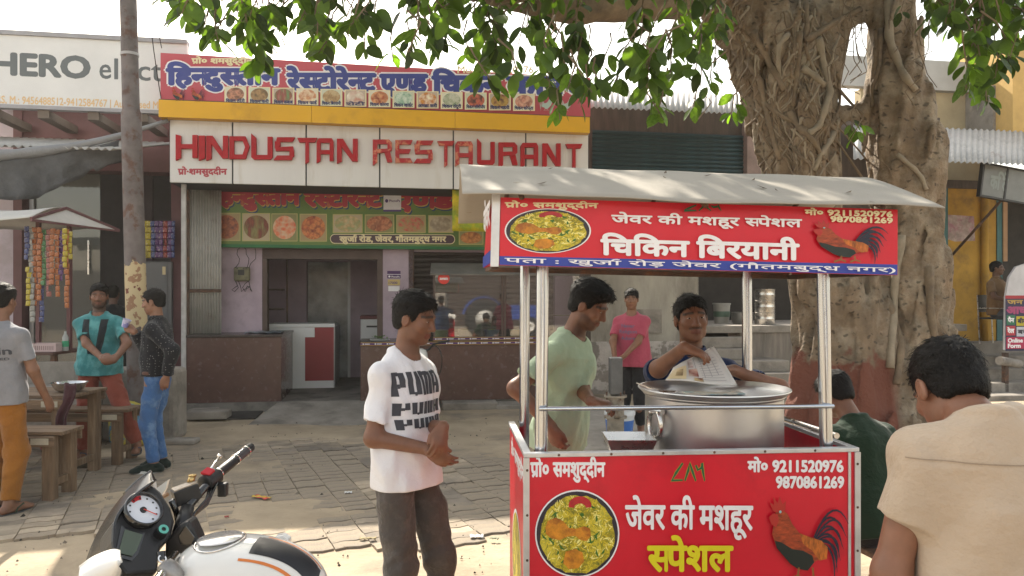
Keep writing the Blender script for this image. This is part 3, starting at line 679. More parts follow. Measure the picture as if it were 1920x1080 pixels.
# raised shop floor, ramp, drain
u0, u1 = bu(-60, -.05), bu(1100, -.05)
FZ = .12
def bstruct(name, mb, m, **k):
    o = mb.build(name, m, None, **k); o.location = OB; o.rotation_euler = (0, 0, TH); return struct(o)
f = MB(); f.box(u0-6, u1, -.10, 6, -.3, FZ); bstruct('shop_floor', f, M_floor)
f = MB(); ua, ub = bu(512, -.6), bu(700, -.6)
f.prism([(ua-.25, -1.35, -.02), (ua, -.10, FZ+.004), (ua, -.10, -.1), (ua-.25, -1.35, -.1)], (ub-ua+.3, 0, 0)); bstruct('ramp', f, M_conc)
f = MB(); f.box(bu(345, -.3)-.3, ua-.2, -.75, -.12, -.02, .012); bstruct('drain_shade', f, M_dark)  # flat dark strip for the open drain, the ditch's shade painted on
dr = bthing('drain_stones', 'broken concrete slabs along the open drain in front of brown counter', 'slab')
for k, (x, w, y) in enumerate(((bu(350, -.5), .35, -.5), (bu(352, -.8), .5, -.9), (bu(690, -.4), .9, -.45), (bu(830, -.4), .8, -.4), (bu(930, -.4), .9, -.42))):
    b = MB(); b.box(x, x+w, y, y+.34, 0, .07+.03*(k % 2), Matrix.Rotation(.03*(k-2), 4, 'X')); b.build('slab', M_conc, dr, bevel=.012)

# ------------------------------------------------------------------ left shop (electric two-wheeler dealer)
M_mauve = mat('mauve_paint', (.43, .345, .41), .85, var=.12, vs=3, bump=.25, bs=40, col2=(.30, .25, .28), c2s=2.4, c2lo=.56, c2hi=.72)
M_mauve2 = mat('pale_mauve_paint', (.52, .46, .52), .85, var=.10, vs=2, col2=(.40, .35, .38), c2s=2)
M_maroon = mat('maroon_paint', (.13, .055, .06), .6, var=.15, vs=4)
M_grey = mat('grey_wall', (.22, .22, .235), .85, var=.12, vs=2)
M_tin = mat('galvanised_tin', (.43, .42, .40), .6, .1, var=.2, vs=3, col2=(.25, .22, .2), c2s=3, c2lo=.55, c2hi=.7)
M_white = mat('white_board', (.70, .71, .72), .55, var=.05, vs=2)
M_steel = mat('brushed_steel', (.62, .60, .57), .28, 1.0, var=.08, vs=6, rv=.04)
M_rust = mat('rusty_iron', (.10, .065, .05), .75, .3, var=.3, vs=12, col2=(.17, .085, .05), c2s=10)
M_blackp = mat('black_plastic', (.018, .018, .019), .5, var=.2, vs=12)
ls = bthing('shop_building', 'grey glass fronted shop with maroon columns under the white fascia board', 'building')
v = 1.0
def wall(name, m, px0, px1, py0, py1, v0, v1, parent, **k):
    a, zt = bp(px0, py0, v0); b_, zb = bp(px1, py1, v0); q = MB(); q.box(a, b_, v0, v1, min(zt, zb), max(zt, zb)); return q.build(name, m, parent, **k)
uL = bu(-200, v); uR = bu(345, v)
q = MB(); q.box(uL-4, uR+.1, v+2.6, v+2.8, FZ, 4.4); q.build('back_wall', M_grey, ls)
q = MB(); q.box(uL-4, uR+.06, v-.6, v+2.9, 4.4, 4.55); q.build('roof_slab', M_conc, ls)
q = MB(); q.box(uL-4, bu(32, v), v, v+.25, FZ, 4.4); q.build('wall', M_mauve2, ls)
for a, b_ in ((32, 48), (325, 343)): q = MB(); q.box(bu(a, v), bu(b_, v), v-.12, v+.3, FZ, 4.4); q.build('column', M_maroon, ls)
q = MB(); q.box(uR+.02, uR+.10, v-.12, v+2.6, FZ, 4.4); q.build('side_wall', M_mauve2, ls)
q = MB(); q.box(bu(48, v), bu(325, v), v-.08, v+.3, bz(200, 322, v), 4.4); q.build('lintel', M_maroon, ls)
M_glass = glassmat('shop_glass', (.16, .17, .16), .55)
q = MB(); q.box(bu(60, v), bu(183, v), v+.1, v+.115, FZ, bz(120, 322, v)); gp = q.build('glass_panel', M_glass, ls)
q = MB(); q.bar(bw(0,0,0)*0+Vector((bu(163, v), v+.06, bz(163, 450, v))), Vector((bu(163, v), v+.06, bz(163, 515, v))), .022); q.build('handle', M_steel, gp)
q = MB(); q.box(bu(52, v), bu(60, v), v+.05, v+.16, FZ, bz(120, 322, v)); q.build('door_frame', mat('grey_aluminium', (.35, .35, .36), .4, .8), ls)
q = MB(); q.box(bu(183, v), bu(240, v), v+1.2, v+1.3, FZ, 4.3); q.build('partition', mat('plum_wall', (.17, .145, .165), .8), ls)
q = MB(); q.box(bu(0, v)-3, bu(345, v), v-.1, v-.02, FZ-.05, FZ+.16); q.build('plinth', M_conc, ls)
# white fascia with lettering
vf = -.15
hb = bthing('fascia_board', 'white fascia board lettered in grey capitals above the tin awning', 'sign board')
quad = [(-90, 60), (300, 82), (300, 208), (-90, 189)]
a0, zt = bp(-90, 60, vf); a1, zt1 = bp(300, 82, vf); zb = bz(100, 199, vf); zt = bz(100, 70, vf); a1 += .35
q = MB(); q.box(a0-3, a1, vf, vf+.12, zb, zt); q.build('panel', M_white, hb)
q = MB(); q.box(a0-3, a1, vf-.03, vf+.14, zt+.002, zt+.06); q.box(a0-3, a1, vf-.02, vf+.1, zb-.05, zb-.002); q.build('frame', mat('fascia_frame', (.33, .33, .36), .6), hb)
B = pboard(hb, vf, a0, zb)
gi = ink('grey', '#5d6468'); B.text('HERO', gi, -12, 138, 167, 98, bold=.045, head=.7, tilt=146)
B.text('e', gi, 187, 147, 208, 119, bold=.012, head=.5); B.text('lect', gi, 215, 148, 305, 108, bold=.012, head=.72, tilt=152); B.text('ric', gi, 312, 152, 360, 112, bold=.012, head=.7)
yi = ink('sand', '#d9b98a'); B.text('RS, M.: 9456488512-9412584767 | Authorised Motors', yi, -6, 193, 330, 179, bold=.02, head=.7, tilt=205)
# rafters and awning below it
q = MB()
for k in range(12): x = a0+.4+k*.62; q.box(x, x+.14, vf+.02, vf+1.0, zb-.16, zb-.055)
q.build('rafter', mat('rafter_wood', (.16, .13, .11), .8), ls)
aw = bthing('tin_awning', 'grey corrugated tin awning hanging under the white fascia board', 'awning')
def corr(mb, A, Bv, C, D, n, amp):     # corrugated sheet between edge A-B (top) and D-C (bottom)
    A, Bv, C, D = map(Vector, (A, Bv, C, D)); nn = (Bv-A).cross(D-A).normalized()
    mb.grid(lambda a, b: A.lerp(Bv, a).lerp(D.lerp(C, a), b)+nn*amp*math.sin(a*n*2*math.pi), n*6, 2); return mb
t1 = bp(-150, 226, .6); t2 = bp(345, 226, .6); d1 = bp(-150, 268, -1.0); d2 = bp(238, 262, -1.0)
q = MB(); corr(q, (t1[0]-1.5, .6, 3.86), (t2[0]-.05, .6, 3.86), (t2[0]-.5, -.75, 3.50), (t1[0]-1.5, -.75, 3.50), 46, .018); q.build('sheet', M_tin, aw, smooth=True, solid=.003)
# torn grey tarpaulin rolled along the awning edge
tp = bthing('grey_tarpaulin', 'torn dark grey tarpaulin rolled on a pipe below the tin awning', 'tarpaulin')
M_tarp = mat('tarpaulin', (.085, .09, .10), .7, var=.25, vs=5, bump=.6, bs=9, bdist=.05)
P0 = Vector((*bp(-40, 294, -1.0)[:1], -1.0, bz(-40, 294, -1.0))); P1 = Vector((bu(315, -.3), -.3, bz(315, 226, -.3)))
pts = [P0.lerp(P1, t)+Vector((0, 0, -.10*math.sin(math.pi*t))) for t in np.linspace(0, 1, 12)]
q = MB(); q.tube(pts, [.07, .075, .06, .07, .06, .05, .05, .045, .04, .035, .03, .03], 9); q.build('rolled_edge', mat('tarpaulin_light', (.22, .225, .235), .6, bump=.5, bs=14, bdist=.03), tp, smooth=True)
def tf(a, b):
    p = P0.lerp(P1, a*.72)+Vector((0, 0, -.10*math.sin(math.pi*a*.72)-.05)); drop = (.42-.10*a+.12*math.sin(a*5))*(1 if a < .78 else 1.25)
    return p+Vector((.02*math.sin(b*7+a*9), .05*math.sin(a*21)*b+.03*math.sin(a*40)*b+.12*b, -drop*b))
q = MB(); q.grid(tf, 40, 8); q.build('hanging_flap', M_tarp, tp, smooth=True, solid=.004)
# ------------------------------------------------------------------ steel lamp pole
M_pole = mat('pole_paint', (.145, .125, .125), .75, var=.25, vs=7, bump=.4, bs=30, col2=(.11, .06, .045), c2s=5, c2lo=.52, c2hi=.6)
def polemat():
    m = M_pole.copy(); m.name = 'pole_peeling'; nd = m.node_tree.nodes; L = m.node_tree.links.new; b = nd['Principled BSDF']; src = b.inputs['Base Color'].links[0].from_socket
    tc = nd.new('ShaderNodeTexCoord'); sp = nd.new('ShaderNodeSeparateXYZ'); L(tc.outputs['Object'], sp.inputs[0])
    def band(lo, hi):
        r = nd.new('ShaderNodeMapRange'); r.inputs[1].default_value = lo; r.inputs[2].default_value = hi; L(sp.outputs[2], r.inputs[0]); return r.outputs[0]
    n = nd.new('ShaderNodeTexNoise'); n.inputs['Scale'].default_value = 7; n.inputs['Detail'].default_value = 6; L(tc.outputs['Object'], n.inputs[0])
    a = nd.new('ShaderNodeMath'); a.operation = 'MULTIPLY_ADD'; a.inputs[1].default_value = .5; L(n.outputs[0], a.inputs[0]); a.inputs[2].default_value = -.25
    c = nd.new('ShaderNodeMath'); c.operation = 'ADD'; L(sp.outputs[2], c.inputs[0]); L(a.outputs[0], c.inputs[1])
    r = nd.new('ShaderNodeValToRGB'); e = r.color_ramp.elements; r.color_ramp.interpolation = 'CONSTANT'
    e[0].position = 0; e[0].color = (0, 0, 0, 1); e[1].position = .31; e[1].color = (1, 1, 1, 1); k0_ = e.new(.50); k0_.color = (0, 0, 0, 1)
    dv = nd.new('ShaderNodeMath'); dv.operation = 'DIVIDE'; dv.inputs[1].default_value = 4; L(c.outputs[0], dv.inputs[0]); L(dv.outputs[0], r.inputs[0])
    n2 = nd.new('ShaderNodeTexNoise'); n2.inputs['Scale'].default_value = 6; n2.inputs['Detail'].default_value = 5; L(tc.outputs['Object'], n2.inputs[0])
    r2 = nd.new('ShaderNodeValToRGB'); e = r2.color_ramp.elements; r2.color_ramp.interpolation = 'CONSTANT'; e[0].color = (.16, .05, .035, 1); e[1].position = .40; e[1].color = (.50, .40, .24, 1); k = e.new(.58); k.color = (.30, .17, .10, 1); L(n2.outputs[0], r2.inputs[0])
    mx = nd.new('ShaderNodeMix'); mx.data_type = 'RGBA'; L(r.outputs[0], mx.inputs[0]); L(src, mx.inputs[6]); L(r2.outputs[0], mx.inputs[7]); L(mx.outputs[2], b.inputs['Base Color']); return m
YP = 8.3
base = W(262, 830, YP); base.z = 0; top = W(232, -330, YP)
q = MB(); ax_ = (top-base); 
def pp(z): return base+ax_*(z/ax_.z)
q.tube([pp(0), pp(2.9), pp(3.62), pp(3.66), pp(5), pp(6.8)], [.112, .105, .103, .088, .086, .080], 24); pl = q.build('lamp_pole', polemat(), smooth='auto')
tag(pl, 'tall grey steel pole with peeling cream and rust paint near its foot', 'pole')
q = MB(); q.tube([pp(4.25), pp(4.28)], [.094, .094], 20); q.build('clamp_band', mat('band_white', (.4, .4, .42), .5), pl)
q = MB(); w_ = pp(6.6)
for k, (dx, dz, sg) in enumerate(((.75, -2.9, .15), (.85, -2.75, .25))):
    e = bw(bu(303, -.3), -.3, bz(303, 90+k*100, -.3)); s0 = pp(6.5)+Vector((.09, 0, 0)); q.tube([s0.lerp(e, t)+Vector((0, 0, -sg*4*t*(1-t))) for t in np.linspace(0, 1, 14)], .006, 5)
q.build('wire', M_blackp, pl)

# ------------------------------------------------------------------ restaurant
rb = bthing('restaurant_building', 'mauve walled restaurant with rolling shutter behind stacked name boards', 'building')
vw = .9; uA = bu(345, vw); uB = bu(1092, vw)
q = MB(); q.box(uA, uB, vw, vw+5.0, 3.95, 4.10); q.build('roof_slab', M_conc, rb)
q = MB(); q.box(uA, uB, vw+.02, vw+.25, bz(600, 470, vw), 3.95); q.build('front_wall', M_mauve, rb)
q = MB(); q.box(bu(413, vw), bu(492, vw), vw-.03, vw+.3, FZ, bz(450, 440, vw)); q.build('column', M_mauve, rb)
q = MB(); q.box(bu(718, vw), bu(774, vw), vw-.03, vw+.3, FZ, bz(740, 440, vw)); q.build('column', M_mauve, rb)
q = MB(); q.box(bu(1040, vw), uB, vw-.02, vw+.3, FZ, bz(1050, 440, vw)); q.build('column', mat('violet_wall', (.23, .17, .26), .85, var=.1), rb)
q = MB(); q.box(uA+.05, uB, vw+4.2, vw+4.3, FZ, 3.95); q.build('back_wall', M_mauve, rb)
q = MB(); q.box(uB-.1, uB, vw+.3, vw+4.2, FZ, 3.95); q.build('side_wall', M_mauve, rb)
q = MB(); q.box(uA, uA+.10, vw-.0, vw+4.2, FZ, 3.95); q.build('side_wall', M_mauve2, rb)
M_frame = mat('brown_frame', (.09, .06, .05), .6, var=.2, vs=6)
q = MB(); a, b_ = bu(492, vw), bu(718, vw); zh = bz(600, 462, vw); zl = bz(600, 486, vw)
q.box(a, b_, vw-.02, vw+.2, zl, zh); q.box(a, a+.07, vw-.02, vw+.2, FZ, zl-.002); q.box(b_-.09, b_, vw-.02, vw+.2, FZ, zl-.002); q.build('door_frame', M_frame, rb)
# interior partition with bright frosted pane
vi = vw+2.2
q = MB(); q.box(bu(575, vi)-1.2, bu(575, vi), vi, vi+.08, FZ, 3.9); q.box(bu(655, vi), bu(655, vi)+1.4, vi, vi+.08, FZ, 3.9); q.box(bu(575, vi), bu(655, vi), vi, vi+.08, bz(600, 490, vi), 3.9); q.build('partition', M_mauve, rb)
q = MB(); q.box(bu(577, vi), bu(653, vi), vi+.02, vi+.03, FZ, bz(600, 491, vi)); q.build('frosted_pane', mat('frosted_glass', (.33, .36, .38), .25, var=.35, vs=2.2, col2=(.16, .17, .18), c2s=1.6, c2lo=.45, c2hi=.6), rb)
q = MB(); q.box(bu(655, vi)-.03, bu(655, vi)+.02, vi-.02, vi, FZ, bz(600, 490, vi)); q.build('jamb', M_white, rb)
for k in range(3):
    q = MB(); z = bz(520, 545+k*36, vw+1.2); q.box(bu(505, vw+1), bu(530, vw+1), vw+.9, vw+1.3, z, z+.03); q.build('shelf', M_frame, rb)
q = MB(); q.box(bu(538, vw+1.3), bu(541, vw+1.3), vw+1.2, vw+1.24, FZ, 2.6); q.build('shelf_post', M_rust, rb)
# corrugated grey side panel left of the mauve column
q = MB(); a, b_ = bu(352, .55), bu(415, .55)
q.grid(lambda s, t: (a+(b_-a)*s, .55+.012*math.sin(s*24*math.pi), .95+(3.3-.95)*t), 96, 1); q.build('tin_side_panel', M_tin, rb, smooth=True, solid=.003)
q = MB(); q.box(a-.03, a+.03, .5, .58, FZ, 3.3); q.box(a, b_, .50, .54, bz(380, 548, .5), bz(380, 542, .5)); q.build('panel_frame', M_rust, rb)
q = MB(); q.box(bu(345, 0)-.03, bu(345, 0)+.03, -.03, .03, FZ, bz(345, 342, 0)); q.build('sign_post', mat('post_paint', (.45, .44, .44), .6, var=.2, vs=8), rb)
# rolling shutter: separate slats
sh = MB(); M_shut = mat('brown_shutter', (.060, .045, .040), .55, .4, var=.2, vs=6)
a, b_ = bu(776, vw+.12), bu(1040, vw+.12); zt = bz(850, 462, vw+.12); zb = bz(850, 640, vw+.12); n = 18
sl = MB(); hgt = (zt-zb)/n
sl.add([(a, .0, 0), (b_, .0, 0), (b_, -.022, hgt*.35), (a, -.022, hgt*.35), (b_, -.022, hgt*.7), (a, -.022, hgt*.7), (b_, 0, hgt*.97), (a, 0, hgt*.97)], [(0, 1, 2, 3), (3, 2, 4, 5), (5, 4, 6, 7)])
s0 = sl.build('shutter_slat', M_shut, rb)
for k in range(n):
    o = s0 if k == 0 else s0.copy()
    if k: COL.objects.link(o)
    o.parent = rb; o.location = (0, vw+.12, zb+k*hgt)
q = MB(); q.box(a, b_, vw+.125, vw+.14, FZ, zt); q.build('shutter_backing', M_dark, rb)
q = MB(); q.box(a-.09, a-.005, vw-.03, vw+.2, FZ, zt); q.build('shutter_guide', M_rust, rb)
# upper red name board with yellow beam
vs_ = -.35
us = bthing('red_name_board', 'long red board with blue Devanagari letters and dish photographs on yellow beam', 'sign board')
quad = [(301, 99), (1107, 148), (1107, 214), (301, 194)]
aL, aR = bu(301, vs_), bu(1107, vs_); zt = bz(301, 99, vs_); zt2 = bz(1107, 148, vs_); zb = bz(301, 194, vs_); zb2 = bz(1107, 214, vs_)
zt = (zt+zt2)/2; zb = (zb+zb2)/2
q = MB(); q.prism([(aL, vs_, bz(301, 99, vs_)), (aR, vs_, bz(1107, 146, vs_)), (aR, vs_, zb), (aL, vs_, zb)], (0, .10, 0)); q.build('panel', mat('red_flex', sr('#b94a58'), .5, var=.06, vs=1.2), us)
q = MB(); q.box(aL-.012, aR+.012, vs_-.03, vs_+.16, zb+.002-.003-.0, zb+.004); q.build('ledge', M_frame, us)
ybz = bz(700, 231, vs_)-.03
M_yel = mat('yellow_beam', sr('#d8a406'), .5, var=.08, vs=1.5, col2=sr('#b98a10'), c2s=1.2, c2lo=.55, c2hi=.7)
for k in range(3):
    w = (aR-aL+.0)/3; q = MB(); q.box(aL-.015+k*w, aL-.019+(k+1)*w, vs_-.035, vs_+.2, ybz, zb-.006); q.build('beam_panel', M_yel, us)
B = pboard(us, vs_, aL, zb)
wi = ink('white', '#e8e6ea'); bi = ink('blue', '#34408c'); cr = ink('cream', '#e6d9b0')
words = [('िहन~दुस~तान', 314, 152, 523, 130), ('रेस~टोरेन~ट', 540, 163, 703, 139), ('एण~ड', 714, 165, 800, 141), ('िचकन', 812, 168, 938, 144), ('कान^र', 952, 170, 1085, 146)]
for t, x0, yb, x1, yh in words: B.text(t, wi, x0, yb+6, x1, yh-1, bold=.115, head=.64)
for t, x0, yb, x1, yh in words: B.text(t, bi, x0, yb+6, x1, yh-1, bold=.058, head=.64)
B.text('प/ो० शमसुद्दीन', cr, 360, 119, 474, 110, bold=.05)
B.text('Mo:- 9211520976', cr, 858, 137, 1000, 124, bold=.03, head=.7)
DISH = [('तंदूरी', 'lump', '#8a5a40', '#c98d70', '#4c3a2c'), ('करी', 'lump', '#8a6a48', '#b08c5c', '#5c4a30'), ('कबाब', 'sticks', '#b87a68', '#8a4038', '#6a8a58'), ('फ/ाई', 'lump', '#d9a878', '#b8704c', '#e8d8b8'), ('िबरयानी', 'rice', '#d8c8a0', '#b89868', '#8a6a48'), ('रोटी', 'lump', '#ece6da', '#d0c4b4', '#c08878'), ('कोरमा', 'lump', '#c86a40', '#e0a878', '#8a3a28'), ('व~हाईट', 'rice', '#e8ece4', '#c0d0c0', '#6a9a80'), ('अण~डा करी', 'lump', '#d8a040', '#b86a30', '#f0e8d0'), ('तंदूरी', 'rice', '#e0dcd0', '#b8b8a0', '#708868'), ('लॉलीपॉप', 'lump', '#a83a38', '#c86a50', '#50302a'), ('नहारी', 'lump', '#8a4a38', '#b89848', '#5a3028'), ('कोफ्ता', 'lump', '#b86a58', '#d8a890', '#7a4038')]
def printed(B, name, fm, x0, y0, x1, y1, border=None, plate=None):
    """picture with its own origin so that its procedural dish fills it"""
    if border: B.rect(name+'_border', border, x0, y0, x1, y1); d = (x1-x0)*.06
    else: d = 0
    o = B.rect(name, fm, x0+d, y0+d, x1-d, y1-d); return o
for k, (t, kind, c1, c2, c3) in enumerate(DISH):
    x0 = 421+k*45.0; sl_ = (x0-421)*.027; y0 = 162.5+sl_; fm = food('d%d' % k, kind, sr(c1), sr(c2), sr(c3))
    B.rect('picture_border', cr, x0, y0, x0+41, y0+32); B.rect('picture_ground', ink('pg%d' % (k % 3), ('#d8d4c0', '#c8ccb8', '#b8a898')[k % 3]), x0+2, y0+1.5, x0+39, y0+30.5)
    B.oval('dish_picture', fm, x0+20.5, y0+14.5, 16.5, 12.5, n=24)
    B.text(t if k in (5, 8) else ('िचकन '+t), ink('navy', '#2c2f5c'), x0+3, y0+29.5, x0+38, y0+24.5, bold=.05)
def rooster(B, x, y, w, h, flip=1, pale=False, halo=None, name='rooster_print'):
    """printed cockerel, drawn in a w*h box whose lower left is x,y (photo units)"""
    f = (lambda p: (x+(p[0] if flip > 0 else 1-p[0])*w, y-p[1]*h))
    bodyp = [(.20, .80), (.26, .84), (.33, .78), (.38, .66), (.46, .55), (.58, .50), (.70, .46), (.76, .38), (.72, .26), (.62, .20), (.55, .10), (.44, .12), (.36, .18), (.28, .28), (.20, .40), (.16, .54), (.18, .66)]
    comb = [(.17, .82), (.13, .92), (.18, .89), (.17, .99), (.22, .91), (.24, 1.0), (.27, .90), (.31, .94), (.30, .82), (.25, .79)]
    wat = [(.17, .79), (.12, .74), (.15, .66), (.20, .62), (.23, .70), (.22, .78)]
    low = [(.19, .46), (.26, .44), (.38, .36), (.50, .34), (.60, .28), (.62, .20), (.55, .10), (.44, .12), (.36, .18), (.28, .28), (.21, .37)]
    sad = [(.46, .55), (.58, .50), (.70, .46), (.77, .38), (.76, .24), (.68, .22), (.60, .34), (.50, .42)]
    tails = []
    for i in range(10):
        a = i/9; e = (1.0-.16*a, .66-.62*a-.10*(i % 2)); m_ = (.84+.10*a-.06*(i % 2), 1.06-.66*a); s_ = (.62+.05*a, .50-.06*a)
        pts = [((1-t)**2*s_[0]+2*t*(1-t)*m_[0]+t*t*e[0], (1-t)**2*s_[1]+2*t*(1-t)*m_[1]+t*t*e[1]) for t in np.linspace(0, 1, 9)]
        tails.append(([f(p) for p in pts], [q_*w*B.w/abs(B.q[1][0]-B.q[0][0]) for q_ in (.010, .018, .022, .024, .024, .022, .018, .012, .003)]))
    if pale: cb = ct = ink('pale_cock', '#a9bdb6'); cc = cl = cs = cb
    else: cb = mat('cock_body', sr('#a0401c'), .45, var=.45, vs=40, stretch=(1, 1, 3)); ct = ink('cock_tail', '#161a30'); cc = ink('cock_comb', '#b02a22'); cl = ink('cock_dark', '#14201c'); cs = mat('cock_saddle', sr('#b86420'), .45, var=.5, vs=50, stretch=(2, 1, .6))
    if halo:
        B.poly(name+'_halo', halo, [f((.10, .95)), f((.30, 1.02)), f((.42, .70)), f((.62, .60)), f((.80, .97)), f((1.02, .70)), f((1.0, .2)), f((.80, .15)), f((.62, -.02)), f((.42, .02)), f((.15, .35)), f((.10, .60))])
    B.strokes(name+'_tail', ct, tails); B.poly(name+'_body', cb, [f(p) for p in bodyp])
    B.poly(name+'_saddle', cs, [f(p) for p in sad]); B.poly(name+'_breast', cl, [f(p) for p in low])
    B.poly(name+'_comb', cc, [f(p) for p in comb]); B.poly(name+'_wattle', cc, [f(p) for p in wat])
    k = w*B.w/abs(B.q[1][0]-B.q[0][0])
    B.strokes(name+'_legs', ink('cock_leg', '#8a5a28') if not pale else cb, [([f((.45, .14)), f((.44, .05)), f((.36, .0))], .022*k), ([f((.44, .05)), f((.50, .0))], .016*k), ([f((.60, .14)), f((.61, .04)), f((.55, .0))], .022*k), ([f((.61, .04)), f((.67, .0))], .016*k)])
    if not pale: B.oval(name+'_eye', ink('cock_eye', '#8fb8b8'), f((.245, .81))[0], f((.245, .81))[1], w*.014, h*.018, n=10)
B.lay += 1
for x, fl, p in ((320, 1, 0), (356, 1, 0), (1008, -1, 1), (1045, -1, 1)): rooster(B, x, 191+(x-320)*.026, 30, 27, fl, p)
# white fascia with raised red letters
vm = -.22
ws = bthing('white_name_board', 'white panelled fascia with raised red letters spelling HINDUSTAN RESTAURANT', 'sign board')
aL, aR = bu(317, vm), bu(1104, vm); zt = (bz(317, 222, vm)+bz(1104, 247, vm))/2; zb = (bz(317, 341, vm)+bz(1104, 361, vm))/2
joints = [317, 436, 574, 712, 850, 986, 1104]
M_acp = mat('white_panel', (.66, .65, .64), .42, var=.04, vs=1.5, col2=(.50, .46, .40), c2s=2.2, c2lo=.56, c2hi=.78, stretch=(2.2, 1, .3))
for k in range(6):
    q = MB(); q.box(bu(joints[k], vm)+.010, bu(joints[k+1], vm)-.010, vm, vm+.05, zb, zt); q.build('panel', M_acp, ws, bevel=.004)
q = MB(); q.box(aL, aR, vm+.02, vm+.9, zb+.005, zt-.005); q.build('backing', mat('panel_joint', (.03, .03, .035), .7), ws)
q = MB(); q.box(aL, aR, vm-.01, vm+.3, zt+.002, ybz-.002); q.build('top_strip', mat('strip_grey', (.30, .27, .24), .7, var=.2), ws)
B = pboard(ws, vm, aL, zb)
# angular capital letters as solid blocks; unit box 0..1 wide, 0..1 high, stroke t
t_ = .24
GL = {'H': [[(0,1.03),(t_,.97),(t_,.0),(0,-.12)], [(t_,.60),(1-t_,.60),(1-t_,.40),(t_,.40)], [(1-t_,1),(1,1),(1,0),(1-t_,0)]],
 'I': [[(.0,1),(1,1),(1,0),(0,-.1)]],
 'N': [[(0,1),(t_,1),(t_,0),(0,-.1)], [(t_,1),(t_+.05,1),(1-t_,.30),(1-t_,0),(1-t_-.02,0),(t_,.62)], [(1-t_,1),(1,1),(1,.0),(1-t_,.0)]],
 'D': [[(0,1),(t_,1),(t_,0),(0,0)], [(t_,1),(.80,1),(.74,.80),(t_,.80)], [(t_,.20),(.74,.20),(.80,0),(t_,0)], [(.80,1),(1,.55),(.80,0),(.66,.20),(.78,.52),(.66,.80)]],
 'U': [[(0,1.15),(t_,.95),(t_,.2),(0,0.1)], [(0,.1),(t_,.2),(1-t_,.2),(1,.1),(.9,0),(.12,0)], [(1-t_,1),(1,1),(1,.1),(1-t_,.2)]],
 'S': [[(.12,1),(1.05,1),(.92,.80),(.06,.80)], [(0,.88),(.06,.80),(t_+.05,.80),(t_+.05,.60),(0,.52)], [(0,.56),(.95,.60),(1,.40),(.05,.40)], [(1-t_,.40),(1,.46),(1,.14),(1-t_,.20)], [(-.06,.0),(.12,.20),(.96,.20),(.88,0)]],
 'T': [[(-.15,1),(1.15,1),(1.0,.80),(.0,.80)], [(.5-t_/2,.80),(.5+t_/2,.80),(.5+t_/2,-.05),(.5-t_/2,-.15)]],
 'A': [[(0,.85),(t_,.80),(t_,0),(0,-.1)], [(0,.85),(.12,1),(.9,1),(1,.85),(1-t_,.80),(t_,.80)], [(1-t_,.80),(1,.85),(1,0),(1-t_,0)], [(t_,.48),(1-t_,.48),(1-t_,.30),(t_,.30)]],
 'R': [[(0,1),(t_,1),(t_,0),(0,-.15)], [(t_,1),(.85,1),(1,.85),(1-t_,.80),(t_,.80)], [(1-t_,.80),(1,.85),(1,.55),(.9,.46),(t_,.40),(t_,.58),(1-t_,.60)], [(.60,.42),(.90,.46),(1.02,.0),(.76,.0)]],
 'E': [[(0,1),(t_,1),(t_,0),(0,0)], [(t_,1),(1.02,1),(.90,.80),(t_,.80)], [(t_,.60),(.92,.60),(.80,.40),(t_,.40)], [(t_,.2),(.88,.2),(1.02,0),(t_,0)]]}
LET = [('H',331,372,0),('I',374,386,0),('N',388,429,0),('D',431,469,0),('U',472,512,0),('S',516,552,0),('T',562,591,0),('A',594,626,0),('N',632,671,0),
       ('R',699,735,1),('E',741,773,1),('S',777,811,1),('T',823,848,1),('A',853,886,1),('U',894,927,0),('R',934,969,0),('A',975,1008,0),('N',1016,1050,0),('T',1063,1087,0)]
M_red = mat('letter_red', sr('#a8121f'), .5, var=.14, vs=7, spec=.3); M_redp = mat('letter_peeling', sr('#a8121f'), .5, var=.1, vs=5, col2=sr('#c87a5c'), c2s=7, c2lo=.52, c2hi=.56)
M_lets = mat('letter_side', sr('#6e1119'), .5, var=.1)
for ch, x0, x1, p in LET:
    sl_ = (x0-331)*.0225; yt, yb = 254.5+sl_, 297+sl_; q = MB(); kk = 0
    for pl_ in GL[ch]:
        a = [B.P(x0+p_[0]*(x1-x0), yb-p_[1]*(yb-yt)) for p_ in pl_]
        q.prism([B.o+B.r*float(p2[0])+B.u*float(p2[1])+B.n*.001 for p2 in a], B.n*(.052+.0004*kk)); kk += 1
    q.build('letter_'+ch.lower(), M_redp if p else M_red, ws, bevel=.003)
B.text('प/ो·शमसुददीन', ink('letter', '#a83040'), 334, 327, 425, 317, bold=.05)
# green board
vg = .72
gb = bthing('green_menu_board', 'green board with red shadowed Devanagari letters above the shop entrance', 'sign board')
aL, aR = bu(396, vg), bu(960, vg); zb = (bz(396, 457, vg)+bz(905, 463, vg))/2; zt = bz(600, 335, vg)
q = MB(); q.box(aL, aR, vg, vg+.06, zb, zt); q.build('panel', mat('green_flex', sr('#5f7d3c'), .5, var=.18, vs=1.3, col2=sr('#7d8a3c'), c2s=.9), gb)
q = MB(); q.box(aL-.02, aR, vg-.015, vg+.07, zb-.05, zb-.002); q.box(aL-.05, aL-.002, vg-.015, vg+.07, zb, zt); q.build('frame', mat('green_frame', sr('#1f6a3c'), .5), gb)
B = pboard(gb, vg, aL, zb)
W3 = [('िहन~दुस~तान', 402, 383, 562, 358), ('रेस~टोरेन~ट', 572, 386, 715, 361), ('एण~ड', 735, 389, 850, 364)]
for t, x0, yb, x1, yh in W3:
    B.text(t, ink('gb_blue', '#20406a'), x0+3, yb+5, x1+3, yh+5, bold=.05, head=.64); B.text(t, ink('gb_yel', '#c8a84a'), x0+1, yb+2.5, x1+1, yh+2.5, bold=.05, head=.64); B.text(t, ink('gb_red', '#a8283a'), x0, yb, x1, yh, bold=.065, head=.64)
